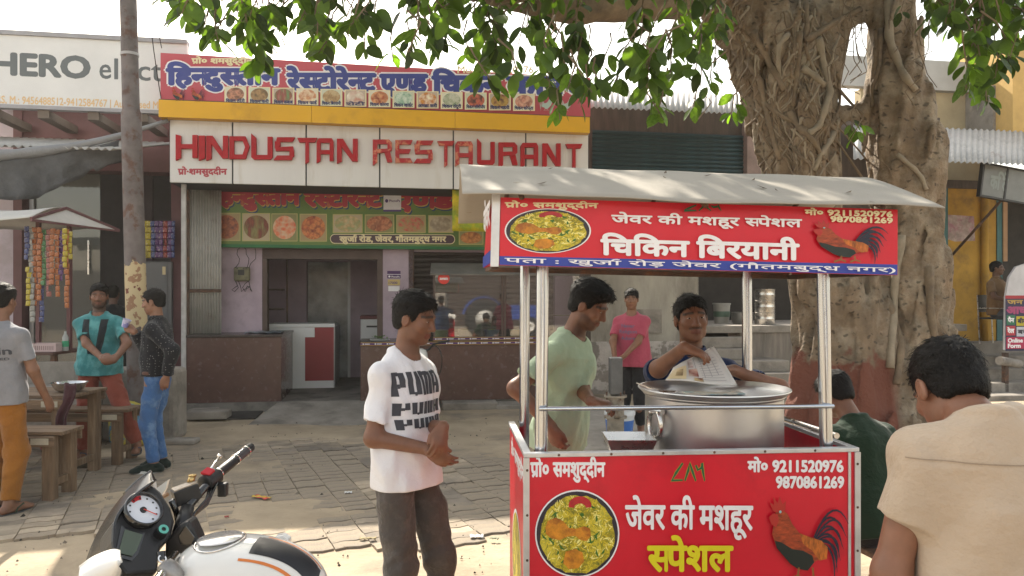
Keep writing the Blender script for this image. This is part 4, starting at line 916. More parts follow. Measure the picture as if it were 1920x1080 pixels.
for k, (x0, x1, kind, c) in enumerate(((398, 451, 'lump', ('#8a4428', '#b86a3c', '#5c2a1c')), (454, 507, 'sticks', ('#9a4a30', '#6c2c1e', '#8a8a50')), (509, 558, 'lump', ('#c8452c', '#e07a50', '#d8c8a8')), (562, 613, 'lump', ('#b8502c', '#d88a4c', '#7a3020')), (624, 680, 'lump', ('#d8c49a', '#b89c6c', '#8aa070')), (684, 739, 'lump', ('#a85a38', '#c8845c', '#6a3424')), (743, 798, 'lump', ('#a83c34', '#c86a58', '#88a060')), (803, 850, 'lump', ('#c8bca0', '#a89880', '#8a7c68')), (860, 906, 'lump', ('#b8703c', '#d09050', '#8a4c28')))):
    sl_ = (x0-398)*.012; y0 = 399+sl_; y1 = 452+sl_*.6
    if k >= 4: y1 = 437
    if k == 8: y0, y1 = 433, 459
    B.rect('picture_border', ink('pic_edge', '#b8b070'), x0, y0, x1, y1); B.rect('picture_ground', ink('pic_gr%d' % (k % 3), ('#a89468', '#b8a888', '#8a8a58')[k % 3]), x0+1.5, y0+1.5, x1-1.5, y1-1.5); B.oval('dish_picture', food('g%d' % k, kind, *[sr(h_) for h_ in c]), (x0+x1)/2, (y0+y1)/2, (x1-x0)*.44, (y1-y0)*.42, n=24)
pill = lambda g_: [(627+g_+8*math.cos(a)-0, 448+ (9-g_)*math.sin(a)) for a in np.linspace(math.pi/2, 1.5*math.pi, 9)]+[(845-g_+8*math.cos(a), 449+(9-g_)*math.sin(a)) for a in np.linspace(-math.pi/2, math.pi/2, 9)]
B.poly('address_strip_edge', cr, pill(0)); B.poly('address_strip', ink('plum', '#4a3540'), pill(1.2)); B.text('खुजा^ रोड, जेवर, गौतमबुद्ध नगर', cr, 637, 453.5, 836, 444, bold=.045)
ph = MB(); c0 = B.P(719, 397); 
B.rect('notice_card', ink('card', '#dcdce4'), 719, 366, 752, 396); B.rect('notice_band', ink('purple', '#4a2c78'), 719, 393.5, 752, 397); B.oval('notice_badge', ink('purple', '#4a2c78'), 725, 377, 3, 3.4, n=14); B.text('PhonePe', ink('purple', '#4a2c78'), 730, 379, 750, 374.5, bold=.02, head=.7)
# banner of yellow green print beside the cart
bn = bthing('hanging_banner', 'small yellow green printed banner hanging beside the green board', 'banner')
q = MB(); a, z1 = bp(848, 352, -.1); b_, z0 = bp(912, 434, -.1); q.grid(lambda s, t: (a+(b_-a)*s, -.1+.02*math.sin(s*8), z0+(z1-z0)*t), 12, 8); q.build('sheet', mat('banner_print', sr('#8a9a18'), .6, var=.3, vs=6, col2=sr('#d0b810'), c2s=3.5, c2lo=.45, c2hi=.6), bn, smooth=True, solid=.002)
# ------------------------------------------------------------------ counters and shop things
M_granite = mat('brown_granite', (.105, .060, .050), .24, var=.12, vs=5, rv=.06, col2=(.13, .08, .068), c2s=9, c2lo=.5, c2hi=.7)
lc = bthing('brown_counter', 'low brown granite counter left of the restaurant doorway', 'counter')
a, b_ = bu(347, 0), bu(527, 0); zt = bz(440, 628, 0)
q = MB(); q.box(a, b_, 0, .03, FZ, zt-.035); q.build('front_panel', M_granite, lc, bevel=.004)
q = MB(); q.box(b_-.03, b_, .034, 1.40, FZ, zt-.035); q.build('side_panel', M_granite, lc, bevel=.004)
q = MB(); q.box(a, a+.03, .034, .8, FZ, zt-.035); q.build('side_panel', M_granite, lc)
q = MB(); q.box(a-.01, b_+.015, -.02, .85, zt-.033, zt); q.box(b_-.25, b_+.015, .852, 1.41, zt-.033, zt); q.build('top', mat('dark_granite', (.05, .04, .037), .25, var=.3, vs=20), lc, bevel=.004)
pw = bthing('folded_sheet', 'crumpled blue grey plastic sheet on the brown granite counter', 'plastic sheet')
q = MB(); q.grid(lambda s, t: (b_-.55+.5*s, .25+.55*t, zt+.004+.02*abs(math.sin(s*9+t*5))), 14, 10); q.build('sheet', mat('blue_plastic', (.16, .20, .24), .3, var=.4, vs=8), pw, smooth=True, solid=.002)
rcn = bthing('reception_counter', 'white and red laminate counter inside the restaurant doorway', 'counter')
vr = vw+.62; a, b_ = bu(505, vr), bu(628, vr); zt = bz(560, 607, vr)
q = MB(); q.box(a, b_, vr-.02, vr+.6, zt-.06, zt); q.build('top', M_white, rcn, bevel=.004)
q = MB(); q.box(bu(572, vr), b_-.02, vr, vr+.03, FZ+.12, zt-.062); q.build('red_panel', mat('red_laminate', sr('#8a1426'), .35, var=.05), rcn)
q = MB(); q.box(bu(572, vr), b_-.02, vr, vr+.03, FZ, FZ+.118); q.build('kick_board', M_white, rcn)
q = MB(); q.box(a, bu(572, vr)-.002, vr, vr+.03, FZ, zt-.062); q.build('white_panel', M_white, rcn)
q = MB(); q.box(bu(572, vr)-.0, bu(590, vr), vr-.012, vr-.001, zt-.22, zt-.063); q.build('step_panel', M_white, rcn)
q = MB(); q.box(b_-.02, b_, vr, vr+1.3, FZ, zt-.062); q.build('side_panel', mat('dull_steel_sheet', (.28, .28, .29), .4, .3, var=.2), rcn)
fz = bthing('chest_freezer', 'small white freezer with maroon lid behind the doorway pillar', 'freezer')
vz = vw+1.2; a, b_ = bu(676, vz), bu(720, vz); z1 = bz(690, 592, vz)
q = MB(); q.box(a, b_+.4, vz, vz+.6, FZ, z1-.06); q.build('cabinet', M_white, fz, bevel=.01); q = MB(); q.box(a-.01, b_+.4, vz-.02, vz+.6, z1-.058, z1); q.build('lid', mat('maroon_lid', sr('#5c1420'), .4), fz, bevel=.01)
q = MB(); q.box(a+.1, b_-.02, vz-.022, vz-.002, z1-.2, z1-.17); q.build('handle', M_blackp, fz)
# right counter with glass case
dc = bthing('brown_display_counter', 'long brown granite food counter below the glass display case', 'counter')
vc = -.15; a, b_ = bu(676, vc), bu(1092, vc); zt = bz(860, 640, vc)
q = MB(); q.box(a, b_, vc, vc+.03, FZ-.02, zt-.05); q.build('front_panel', M_granite, dc, bevel=.004)
q = MB(); q.box(a, a+.03, vc+.034, vc+1.0, FZ-.02, zt-.05); q.build('side_panel', M_granite, dc)
q = MB(); q.box(a-.02, b_, vc-.03, vc+1.0, zt-.048, zt); q.build('top', mat('dark_granite', (.05, .04, .037), .25), dc, bevel=.004)
M_pur = ink('strip_purple', '#4a2560'); M_goldl = ink('strip_gold', '#b8922c')
def strip(parent, y, z, a, b_, h=.045):
    q = MB(); q.box(a, b_, y-.003, y-.001, z, z+h); q.build('purple_strip', M_pur, parent); q = MB(); q.box(a, b_, y-.0045, y-.0032, z, z+h*.14); q.box(a, b_, y-.0045, y-.0032, z+h*.86, z+h); q.build('gold_line', M_goldl, parent)
    q = MB(); n = int((b_-a)/.17); q.box(0, .07, -.0045, -.0032, h*.38, h*.62); q.box(-.03, -.012, -.0045, -.0032, h*.28, h*.72); o0 = q.build('strip_print', wi, parent)
    for k in range(n):
        o = o0 if not k else o0.copy(); o.location = (a+.06+k*.17, y, z)
        if k: COL.objects.link(o)
strip(dc, vc-.03, zt-.047, a, b_)
gc = bthing('glass_display_case', 'glass food display case with grey hood standing on the brown counter', 'display case')
vd = vc+.12; a2, b2 = bu(812, vd), bu(1090, vd); zg = bz(900, 514, vd); zz = zt+.002
q = MB(); q.box(a2, b2, vd, vd+.008, zz+.06, zg); q.build('front_pane', glassmat('case_glass', (.25, .24, .22), .12, .02, 2.3), gc)
q = MB()
for x in (a2, bu(940, vd), bu(945, vd), b2-.03): q.box(x-.0, x+.03, vd-.012, vd-.001, zz+.06, zg)
q.box(a2, a2+.03, vd+.01, vd+.7, zz, zz+.04); q.build('frame', M_frame, gc)
q = MB(); q.box(a2, b2, vd-.014, vd+.01, zz, zz+.058); q.build('base_rail', M_frame, gc); strip(gc, vd-.014, zz+.008, a2, b2, .042)
q = MB(); h0, h1 = bu(806, vd), bu(1085, vd); ht = bz(900, 491, vd)
q.prism([(h0, vd-.06, zg+.002), (h0+.05, vd+.5, ht), (h0+.05, vd+.5, ht-.03), (h0, vd-.05, zg-.02)], (h1-h0, 0, 0)); q.build('hood', mat('hood_sheet', (.22, .21, .20), .5, .3, var=.2, vs=3), gc, bevel=.003)
q = MB(); q.lathe([(.0001, 0), (.085, 0), (.085, .002)], (bu(832, vd), vd-.016, bz(832, 522, vd)), 28, Matrix.Rotation(math.pi/2, 4, 'X')); q.build('round_sticker', ink('sticker_red', '#d0382c'), gc)
Bs = Board(gc, (bu(832, vd)-.06, vd-.0185, bz(832, 522, vd)-.02), (1, 0, 0), (0, 0, 1)); Bs.text('zomato', wi, 0, 0, .12, .03, px=False, head=.5, bold=.04)
q = MB(); q.box(a2+.05, b2-.05, vd+.32, vd+.6, zz+.35, zz+.365); q.build('shelf', M_frame, gc)
# dishes inside the case
for k in range(5):
    x = bu(826+k*48, vd+.2); c = thing('food_tub', ['green herb filled plastic tub in the glass case', 'white enamel dish in the glass display case', 'blue plastic box inside the display case', 'yellow rice tub beside the blue box in the case', 'dark cooking pan at the end of the glass case'][k], 'tub', bw(x, vd+.22, zz), TH)
    cm = [(.25, .33, .12), (.5, .5, .48), (.08, .12, .35), (.5, .4, .1), (.04, .04, .04)][k]
    q = MB(); q.lathe([(.09, 0), (.12, .14), (.125, .15), (.11, .15), (.105, .12), (.001, .115)], n=20); q.build('tub', mat('tub%d' % k, cm, .4), c, smooth='auto'); q = MB(); q.lathe([(.10, .122), (.06, .15), (.001, .16)], n=14); q.build('food', mat('tubfood%d' % k, (.3-.04*k, .3, .1), .7, var=.4, vs=20), c, smooth=True)
# green leaf plate on the counter corner
gp_ = thing('leaf_plate', 'green leafy herbs on the corner of the brown food counter', 'herbs', bw(bu(712, .2), .2, zt), TH)
q = MB(); q.lathe([(.12, 0), (.15, .02), (.14, .02), (.001, .012)], n=18); q.build('plate', M_white, gp_); q = MB()
for k in range(40):
    aa = random.random()*6.28; r_ = random.random()*.11; p = Vector((r_*math.cos(aa), r_*math.sin(aa), .02+random.random()*.05)); d = Vector((random.gauss(0, 1), random.gauss(0, 1), .4)).normalized()*.05; e = d.cross(Vector((0, 0, 1)))*.4
    q.add([p, p+d*.5+e, p+d, p+d*.5-e], [(0, 1, 2, 3)])
q.build('leaves', mat('herb', (.10, .20, .03), .6, var=.3), gp_, fix=False)
# meter box with loose wires on the mauve column
mbx = bthing('meter_box', 'grimy electric meter box with loose black wires on the mauve column', 'meter box')
vb = vw-.03; c = Vector((bu(455, vb), vb, bz(455, 515, vb)))
q = MB(); q.box(c.x-.115, c.x+.115, vb-.10, vb-.002, c.z-.10, c.z+.115); q.build('box', mat('grimy_cream', (.17, .16, .10), .7, var=.4, vs=9), mbx, bevel=.025)
q = MB(); q.box(c.x-.05, c.x+.04, vb-.106, vb-.1002, c.z-.01, c.z+.07); q.build('window', M_blackp, mbx)
for k in range(7):
    rs = random.Random(k); p = c+Vector((rs.uniform(-.12, .12), -.06, .10)); up_ = k < 3; pts = [p+Vector((0, -.05, 0))]
    for j in range(9): p = p+Vector((rs.gauss(.01, .035), rs.gauss(0, .004), (.07 if up_ else (-.06 if j < 6 else .03)))); pts.append(Vector((p.x, max(min(p.y, vb-.008), vb-.12), p.z)))
    q = MB(); q.tube(pts, .0055, 5); q.build('wire', M_blackp, mbx, smooth=True)
# stickers on the right mauve column
stk = bthing('payment_notice', 'purple and white payment notices pasted on the mauve door column', 'notice')
B = Board(stk, (bu(718, vb), vb-.001, bz(740, 560, vb)), (1, 0, 0), (0, 0, 1), [(718, 440), (774, 440), (774, 560), (718, 560)], bu(774, vb)-bu(718, vb), bz(740, 440, vb)-bz(740, 560, vb))
B.rect('purple_card', M_pur, 726, 508, 751, 522); B.rect('white_line', wi, 726, 514, 751, 515); B.text('PhonePe', wi, 734, 520.5, 749, 517, bold=.02, head=.7); B.oval('badge', wi, 730, 518.5, 2, 2, n=12); B.rect('yellow_card', ink('note_yel', '#c8b070'), 727, 524, 750, 535); B.text('17000', ink('purple', '#4a2c78'), 729, 532.5, 745, 528, bold=.02, head=.7); B.rect('paper', wi, 728, 536.5, 749, 546)
# ------------------------------------------------------------------ shop on the right of the restaurant: plastered wall, shutter, ledge
M_plast = mat('stained_plaster', (.36, .335, .285), .9, var=.2, vs=1.8, bump=.4, bs=22, bdist=.015, col2=(.20, .18, .15), c2s=1.5, c2lo=.5, c2hi=.7, stretch=(1.5, 1, .5))
M_peel = mat('peeling_whitewash', (.50, .46, .43), .9, var=.15, vs=4, bump=.5, bs=25, bdist=.02, col2=(.26, .235, .21), c2s=4.5, c2lo=.50, c2hi=.56)
M_brown = mat('dark_brown_timber', (.075, .055, .045), .7, var=.3, vs=5, stretch=(3, 3, .5))
rw = bthing('plaster_shop', 'old plastered shop with teal shutter and raised dark store opening', 'building')
vq = 1.0; zroof = bz(1250, 205, vq-.5)
q = MB(); q.box(bu(1100, vq), bu(1310, vq), vq, vq+.25, bz(1200, 640, vq), 3.0); q.build('wall', M_plast, rw)
q = MB(); q.box(bu(1094, vq), bu(1310, vq), vq-.04, vq+.25, -.1, bz(1200, 640, vq)); q.build('dado', M_peel, rw)
q = MB(); q.box(bu(1194, vq), bu(1206, vq), vq-.01, vq+.0, bz(1200, 610, vq), bz(1200, 587, vq)); q.build('vent_hole', M_dark, rw)
q = MB(); q.box(bu(1190, vq), bu(1240, vq), vq-.02, vq-.0105, bz(1200, 625, vq), bz(1200, 580, vq)); q.build('vent_patch', M_conc, rw)
q = MB(); q.box(bu(1075, vq), bu(1097, vq), vq-.35, vq+.2, 0, 3.8); q.build('timber_post', M_brown, rw)
q = MB(); q.box(bu(1097, vq)-.02, bu(1760, vq), vq-.02, vq+.25, 2.75, 2.98); q.build('beam', M_brown, rw)
q = MB(); q.box(bu(1097, vq), bu(1770, vq), vq+.1, vq+.3, 3.0, bz(1250, 195, vq)); q.build('upper_wall', M_brown, rw)
M_teal = mat('teal_shutter', (.012, .045, .055), .5, .3, var=.2, vs=5)
a, b_ = bu(1112, vq), bu(1396, vq); z0 = bz(1250, 345, vq); z1 = bz(1250, 247, vq); n = 12; hgt = (z1-z0)/n
sl = MB(); sl.add([(a, 0, 0), (b_, 0, 0), (b_, -.025, hgt*.4), (a, -.025, hgt*.4), (b_, -.02, hgt*.75), (a, -.02, hgt*.75), (b_, 0, hgt*.97), (a, 0, hgt*.97)], [(0, 1, 2, 3), (3, 2, 4, 5), (5, 4, 6, 7)])
s0 = sl.build('shutter_slat', M_teal, rw)
for k in range(n):
    o = s0 if k == 0 else s0.copy()
    if k: COL.objects.link(o)
    o.parent = rw; o.location = (0, vq+.06, z0+k*hgt)
q = MB(); q.box(bu(1396, vq), bu(1450, vq), vq-.1, vq+.3, 2.98, bz(1400, 230, vq)); q.build('pillar', mat('pink_pillar', (.26, .19, .17), .85, var=.2), rw)
# dark store recess
zl = bz(1450, 610, vq-.2)
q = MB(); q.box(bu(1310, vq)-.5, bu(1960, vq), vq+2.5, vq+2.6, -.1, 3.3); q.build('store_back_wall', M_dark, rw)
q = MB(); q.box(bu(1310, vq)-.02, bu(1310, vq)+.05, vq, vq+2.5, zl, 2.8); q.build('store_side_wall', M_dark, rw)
q = MB(); q.box(bu(1310, vq), bu(1790, vq), vq-.3, vq+2.5, zl-.12, zl); q.build('store_floor', M_conc, rw, bevel=.01)
q = MB(); q.box(bu(1390, vq-.3), bu(1790, vq-.3), vq-.26, vq+.2, -.05, zl-.122); q.build('store_plinth', mat('streaked_cement', (.21, .185, .16), .9, var=.3, vs=3, stretch=(3, 1, .4), bump=.3, bs=25), rw)
st = bthing('concrete_steps', 'worn concrete steps rising to the dark store opening', 'steps')
for k in range(4):
    q = MB(); z = zl-.18*(k+1); q.box(bu(1300, vq-.3)-.02*k, bu(1392, vq-.3)+.01*k+(.5 if k > 1 else 0), vq-.45-.22*k, vq-.25, z-.18 if k < 3 else -.05, z); q.build('step', M_conc, st, bevel=.015)
# corrugated roof above the teal shutter
ra = bthing('white_tin_canopy', 'pale corrugated tin canopy above the teal shutter', 'canopy')
q = MB(); corr(q, (bu(1095, .9), .9, bz(1250, 170, .9)), (bu(1440, .9), .9, bz(1250, 170, .9)), (bu(1440, -.2), -.2, bz(1250, 205, -.2)-.02), (bu(1095, -.2), -.2, bz(1250, 205, -.2)-.02), 34, .016); q.build('sheet', M_tin, ra, smooth=True, solid=.003)
# steel pots, bucket in the store
def place_pot(label, px, py, v, prof, m, name, cat, n=28, handle=False):
    u, z = bp(px, py, v); t = thing(name, label, cat, bw(u, v, zl), TH); q = MB(); q.lathe(prof, n=n); q.build('vessel', m, t, smooth='auto'); return t
for k in range(3):
    r_ = .17; hh = .205; t = thing('steel_tin', ['bottom steel drum of the stack on the store ledge', 'middle steel drum of the stack on the store ledge', 'top steel drum of the stack on the store ledge'][k], 'steel drum', bw(bu(1434, vq+.15), vq+.15, zl+k*(hh+.003)), TH, 'stacked steel drums')
    q = MB(); q.lathe([(r_*.96, 0), (r_, .012), (r_, hh*.45), (r_*1.02, hh*.5), (r_, hh*.55), (r_, hh-.012), (r_*1.03, hh-.004), (r_*1.03, hh), (.001, hh)], n=32); q.build('drum', M_steel, t, smooth='auto')
t = thing('paint_bucket', 'white plastic paint bucket inside the dark store', 'bucket', bw(bu(1353, vq+.9), vq+.9, zl), TH)
q = MB(); q.lathe([(.13, 0), (.155, .34), (.165, .345), (.165, .37), (.15, .37), (.12, .02)], n=24); q.build('pail', mat('pail_white', (.42, .41, .38), .5, var=.15), t, smooth='auto'); q = MB(); q.lathe([(.146, .12), (.152, .22)], n=24, closed=True); q.build('print', mat('pail_print', (.12, .2, .15), .5), t, smooth=True)
t = thing('cooking_pot', 'dull aluminium cooking pot beside the steel drums in the store', 'pot', bw(bu(1392, vq+.5), vq+.5, zl), TH)
q = MB(); q.lathe([(.16, 0), (.19, .04), (.19, .2), (.20, .21), (.17, .21), (.165, .03), (.001, .02)], n=28); q.build('vessel', mat('dull_alu', (.3, .3, .29), .4, .8), t, smooth='auto')
# ------------------------------------------------------------------ far right: ochre shop, canopy, steps, kiosk sign
M_ochre = mat('ochre_paint', (.42, .24, .035), .85, var=.2, vs=2.5, bump=.2, bs=30, col2=(.22, .13, .04), c2s=2, c2lo=.55, c2hi=.72)
M_tealp = mat('teal_paint', (.03, .12, .125), .6, var=.15)
ob = bthing('ochre_shop', 'ochre painted shop with teal door frames under a tin canopy', 'building')
vo_ = 1.2; zo = bz(1850, 640, vo_)
q = MB(); q.box(bu(1776, vo_), bu(1868, vo_), vo_, vo_+.3, zo-.05, 3.6); q.build('wall', M_ochre, ob)
q = MB(); q.box(bu(1768, vo_), bu(1776, vo_), vo_-.02, vo_+.2, zo, 3.6); q.build('door_jamb', M_tealp, ob)
q = MB(); q.box(bu(1868, vo_), bu(1878, vo_), vo_-.02, vo_+.2, zo, 3.6); q.build('door_jamb', M_tealp, ob)
q = MB(); q.box(bu(1878, vo_), bu(1886, vo_), vo_-.04, vo_+.2, bz(1880, 490, vo_), 3.6); q.build('door_board', mat('tan_wood', (.35, .2, .1), .7), ob)
a, b_ = bu(1700, vo_+.1), bu(1768, vo_+.1); n = 30; hgt = (3.4-zo)/n
sl = MB(); sl.add([(a, 0, 0), (b_, 0, 0), (b_, -.025, hgt*.5), (a, -.025, hgt*.5), (b_, 0, hgt*.96), (a, 0, hgt*.96)], [(0, 1, 2, 3), (3, 2, 4, 5)])
s0 = sl.build('shutter_slat', mat('teal_shutter2', (.02, .07, .085), .5, .2, var=.2), ob)
for k in range(n):
    o = s0 if k == 0 else s0.copy()
    if k: COL.objects.link(o)
    o.parent = ob; o.location = (0, vo_+.1, zo+k*hgt)
q = MB(); q.box(bu(1886, vo_), bu(2200, vo_), vo_+1.6, vo_+1.7, zo, 3.6); q.build('back_wall', M_dark, ob)
q = MB(); q.box(bu(1700, vo_), bu(2200, vo_)+1, vo_-.05, vo_+1.8, 3.6, 3.75); q.build('roof_slab', M_brown, ob)
q = MB(); q.tube([(bu(1842, vo_), vo_-.06, zo), (bu(1842, vo_), vo_-.06, 3.5)], .06, 12); q.build('drain_pipe', M_ochre, ob, smooth=True)
q = MB(); q.box(bu(1560, vo_+1), bu(1862, vo_+1), vo_+1, vo_+1.2, bz(1700, 166, vo_+1), bz(1700, 110, vo_+1)); q.build('parapet', mat('grey_parapet', (.40, .40, .39), .8, var=.12, vs=2), ob)
q = MB(); q.box(bu(1620, vo_+1), bu(1862, vo_+1), vo_+1.1, vo_+1.3, 3.75, bz(1700, 168, vo_+1)); q.build('upper_wall', mat('buff_wall', (.38, .31, .19), .85, var=.15, vs=2), ob)
q = MB(); q.box(bu(1862, vo_+.4), bu(1899, vo_+.4), vo_+.4, vo_+1.4, bz(1870, 272, vo_+.4), bz(1870, 160, vo_+.4)); q.build('grey_pier', M_conc, ob)
q = MB(); q.box(bu(1899, vo_), bu(2100, vo_), vo_, vo_+1.4, bz(1900, 262, vo_), bz(1900, 70, vo_)); q.build('upper_room', mat('light_ochre', (.55, .36, .12), .85, var=.1), ob)
cn = bthing('corrugated_canopy', 'weathered pale corrugated canopy sheltering the ochre shop', 'canopy')
q = MB(); corr(q, (bu(1600, 1.1), 1.1, bz(1760, 240, 1.1)), (bu(2150, 1.1), 1.1, bz(1760, 240, 1.1)), (bu(2150, -.6), -.6, bz(1760, 303, -.6)), (bu(1600, -.6), -.6, bz(1760, 303, -.6)), 52, .017); q.build('sheet', M_tin, cn, smooth=True, solid=.003)
q = MB(); q.tube([(bu(1816, .6), 1.1, bz(1816, 488, 1.1)), (bu(1905, -.3), -.3, bz(1905, 345, -.3))], .024, 8); q.build('strut', M_rust, cn, smooth=True)
nb = bthing('paper_notice', 'torn pink paper poster on the ochre wall', 'poster')
B = Board(nb, (bu(1776, vo_), vo_-.001, bz(1800, 455, vo_)), (1, 0, 0), (0, 0, 1), [(1776, 400), (1830, 400), (1830, 455), (1776, 455)], bu(1830, vo_)-bu(1776, vo_), bz(1800, 400, vo_)-bz(1800, 455, vo_))
B.poly('paper', mat('old_poster', (.38, .30, .28), .8, var=.3, vs=8, col2=(.35, .18, .22), c2s=6), [(1777, 403), (1826, 405), (1828, 451), (1790, 453), (1777, 449)])
sb = bthing('black_sign_frame', 'dark hanging sign board with faint white lettering under the canopy', 'sign board')
v5 = -.35; q = MB(); a, b_ = bu(1846, v5), bu(1990, v5); z1, z0 = bz(1860, 308, v5), bz(1860, 366, v5); MT = Matrix.Rotation(R(8), 4, 'Y')
def tilt(m): return Matrix.Translation((a, 0, z1)) @ MT @ Matrix.Translation((-a, 0, -z1))
q.box(a, b_, v5, v5+.05, z0, z1, tilt(0)); q.build('panel', mat('smoky_panel', (.15, .155, .15), .35, var=.2, vs=3), sb)
q = MB(); q.box(a-.03, a, v5-.02, v5+.06, z0-.03, z1+.03, tilt(0)); q.box(a+.002, b_, v5-.02, v5+.06, z1, z1+.03, tilt(0)); q.box(a+.002, b_, v5-.02, v5+.06, z0-.03, z0, tilt(0)); q.box(a+.42, a+.45, v5-.015, v5-.002, z0, z1, tilt(0)); q.build('frame', M_blackp, sb)
B = Board(sb, Vector((a+.06, v5-.003, z0+.02)), MT @ Vector((1, 0, 0)), MT @ Vector((0, 0, 1))); B.text('कि ते', ink('faint', '#7c8480'), .02, .1, .34, .3, px=False, bold=.05)
# steps right
s2 = bthing('grey_steps', 'broad grey concrete steps before the ochre shop', 'steps')
for k, (x0, y_, v0) in enumerate(((1765, 642, .75), (1768, 668, .35), (1775, 692, -.05), (1790, 718, -.45), (1780, 742, -.85))):
    z = bz(1850, y_, v0); q = MB(); q.box(bu(x0, v0), bu(2150, v0), v0, v0+.45 if k else vo_+1.5, -.05, z-.002*k); q.build('step', M_conc, s2, bevel=.015)
q = MB(); v6 = -.55; q.tube([(bu(1874, v6), v6, bz(1874, 676, v6)), (bu(1925, v6), v6+.15, bz(1925, 684, v6))], .07, 16); tag(q.build('concrete_pipe', M_conc, None, smooth='auto'), 'short grey pipe lying across the broad concrete steps', 'pipe'); o = bpy.data.objects['concrete_pipe']; o.location = OB; o.rotation_euler = (0, 0, TH)
# kiosk standee with printed service boxes
kd = bthing('form_standee', 'printed standee with coloured boxes reading Online Form', 'standee')
v7 = -.5; a = bu(1884, v7); b_ = bu(2010, v7); z0 = bz(1890, 662, v7)
q = MB(); out = [(1886, 556), (1892, 520), (1905, 500), (1935, 490), (2010, 490), (2010, 656), (1884, 656)]
q.prism([(bu(x, v7), v7, bz(1890, y, v7)) for x, y in out], (0, .04, 0)); q.build('panel', mat('standee_white', (.52, .51, .53), .5), kd)
q = MB(); q.box(a+.05, a+.12, v7+.05, v7+.12, 0, z0); q.box(b_-.12, b_-.05, v7+.05, v7+.12, 0, z0); q.build('stand', M_rust, kd)
B = Board(kd, (a, v7, bz(1890, 660, v7)), (1, 0, 0), (0, 0, 1), [(1884, 500), (2010, 500), (2010, 660), (1884, 660)], b_-a, bz(1890, 500, v7)-bz(1890, 660, v7))
B.rect('red_line', ink('k_red', '#a01c2c'), 1885, 554, 2008, 560); B.rect('navy_field', ink('k_navy', '#1c1a44'), 1885, 560, 2008, 658)
B.text('जन सेवा', ink('k_gold', '#b09040'), 1889, 570, 1955, 563, bold=.04); B.text('आधार कार^ड', ink('k_pink', '#a03a6c'), 1888, 588, 1990, 576, bold=.06)
for x0, y0, x1, y1, c, t in ((1887, 591, 1903, 609, '#1c6a4c', 'पैन'), (1905, 593, 1930, 611, '#b8a81c', 'बीमा'), (1932, 594, 1960, 612, '#1c6a4c', 'पैन'), (1886, 611, 1903, 629, '#a82c3c', 'रेल'), (1905, 613, 1930, 631, '#b8bcc8', 'बस'), (1932, 613, 1960, 631, '#a82c3c', 'बैंक'), (1886, 632, 1938, 654, '#a8184c', None)):
    B.rect('service_box', ink('k'+c[1:], c), x0, y0, x1, y1)
    if t: B.text(t, wi if c != '#b8a81c' and c != '#b8bcc8' else ink('k_dark', '#222233'), x0+2.5, y1-5, x1-2.5, y0+6, bold=.05)
B.text('Online', wi, 1889, 642, 1916, 634.5, bold=.05, head=.7); B.text('Form', wi, 1889, 652, 1912, 644.5, bold=.05, head=.7)
# ================================================================== FOOD CART
CY = R(4.8)                                 # the cart stands slightly turned
C0 = W(985, 850, 2.70); C0.z = 0            # near left corner of its base
cart = thing('food_cart', 'red biryani cart with steel posts, printed panels and sheet roof', 'food cart', C0, CY)
ci = Matrix.LocRotScale(C0, Matrix.Rotation(CY, 3, 'Z').to_quaternion(), None).inverted()
cu, cn_ = Vector((math.cos(CY), math.sin(CY), 0)), Vector((-math.sin(CY), math.cos(CY), 0))
def cl(px, py, y):                          # direction in the photograph met with the cart's own plane y -> local point
    d = Vector(((px-960)/F, 1, -(py-HOR)/F)); o = ci @ Vector((0, 0, CZ)); e = ci.to_3x3() @ d; t = (y-o.y)/e.y; return o+e*t
CWd = 1.19; CD = .68; CT = 1.056
M_redc = mat('red_print', sr('#cc102a'), .36, var=.07, vs=3, col2=sr('#a80e24'), c2s=2.5, c2lo=.55, c2hi=.75, spec=.5, bump=.25, bs=4, bdist=.02)
M_post = mat('post_steel', (.53, .56, .60), .20, 1.0, var=.03, vs=3); M_lid = mat('lid_alu', (.66, .66, .66), .42, 1.0, var=.05, vs=2)
M_alu = mat('aluminium_trim', (.58, .59, .61), .38, .7, var=.12, vs=10)
M_deck = mat('deck_sheet', (.30, .29, .28), .45, .6, var=.25, vs=6)
x1 = cl(1607, 852, 0).x
CWd = x1
q = MB(); q.box(.012, CWd-.012, 0, .02, .14, CT-.012); q.build('front_panel', M_redc, cart)
q = MB(); q.box(0, .02, .022, CD, .14, CT-.012); q.build('left_panel', M_redc, cart)
q = MB(); q.box(CWd-.02, CWd, .022, CD, .14, CT-.012); q.build('right_panel', M_redc, cart)
q = MB(); q.box(.02, CWd-.02, CD-.02, CD, .14, CT-.25); q.build('back_panel', M_redc, cart)
q = MB(); q.box(.021, CWd-.021, .022, CD-.022, CT-.16, CT-.14); q.build('deck', M_deck, cart)
for (a, b_, c, d) in ((-.006, CWd+.006, -.006, .022), (-.006, .022, .024, CD+.006), (CWd-.022, CWd+.006, .024, CD+.006)):
    q = MB(); q.box(a, b_, c, d, CT-.012, CT+.004); q.build('top_trim', M_alu, cart, bevel=.002)
q = MB(); q.box(-.008, .014, -.008, .0, .12, CT-.013); q.build('corner_trim', M_alu, cart); q = MB(); q.box(CWd-.012, CWd+.010, -.008, .0, .12, CT-.013); q.build('corner_trim', M_alu, cart)
q = MB(); q.box(CWd-.036, CWd-.026, -.005, -.0005, .12, CT-.013); q.build('edge_strip', M_alu, cart)
M_tyre = mat('tyre_rubber', (.02, .02, .021), .8, var=.2)
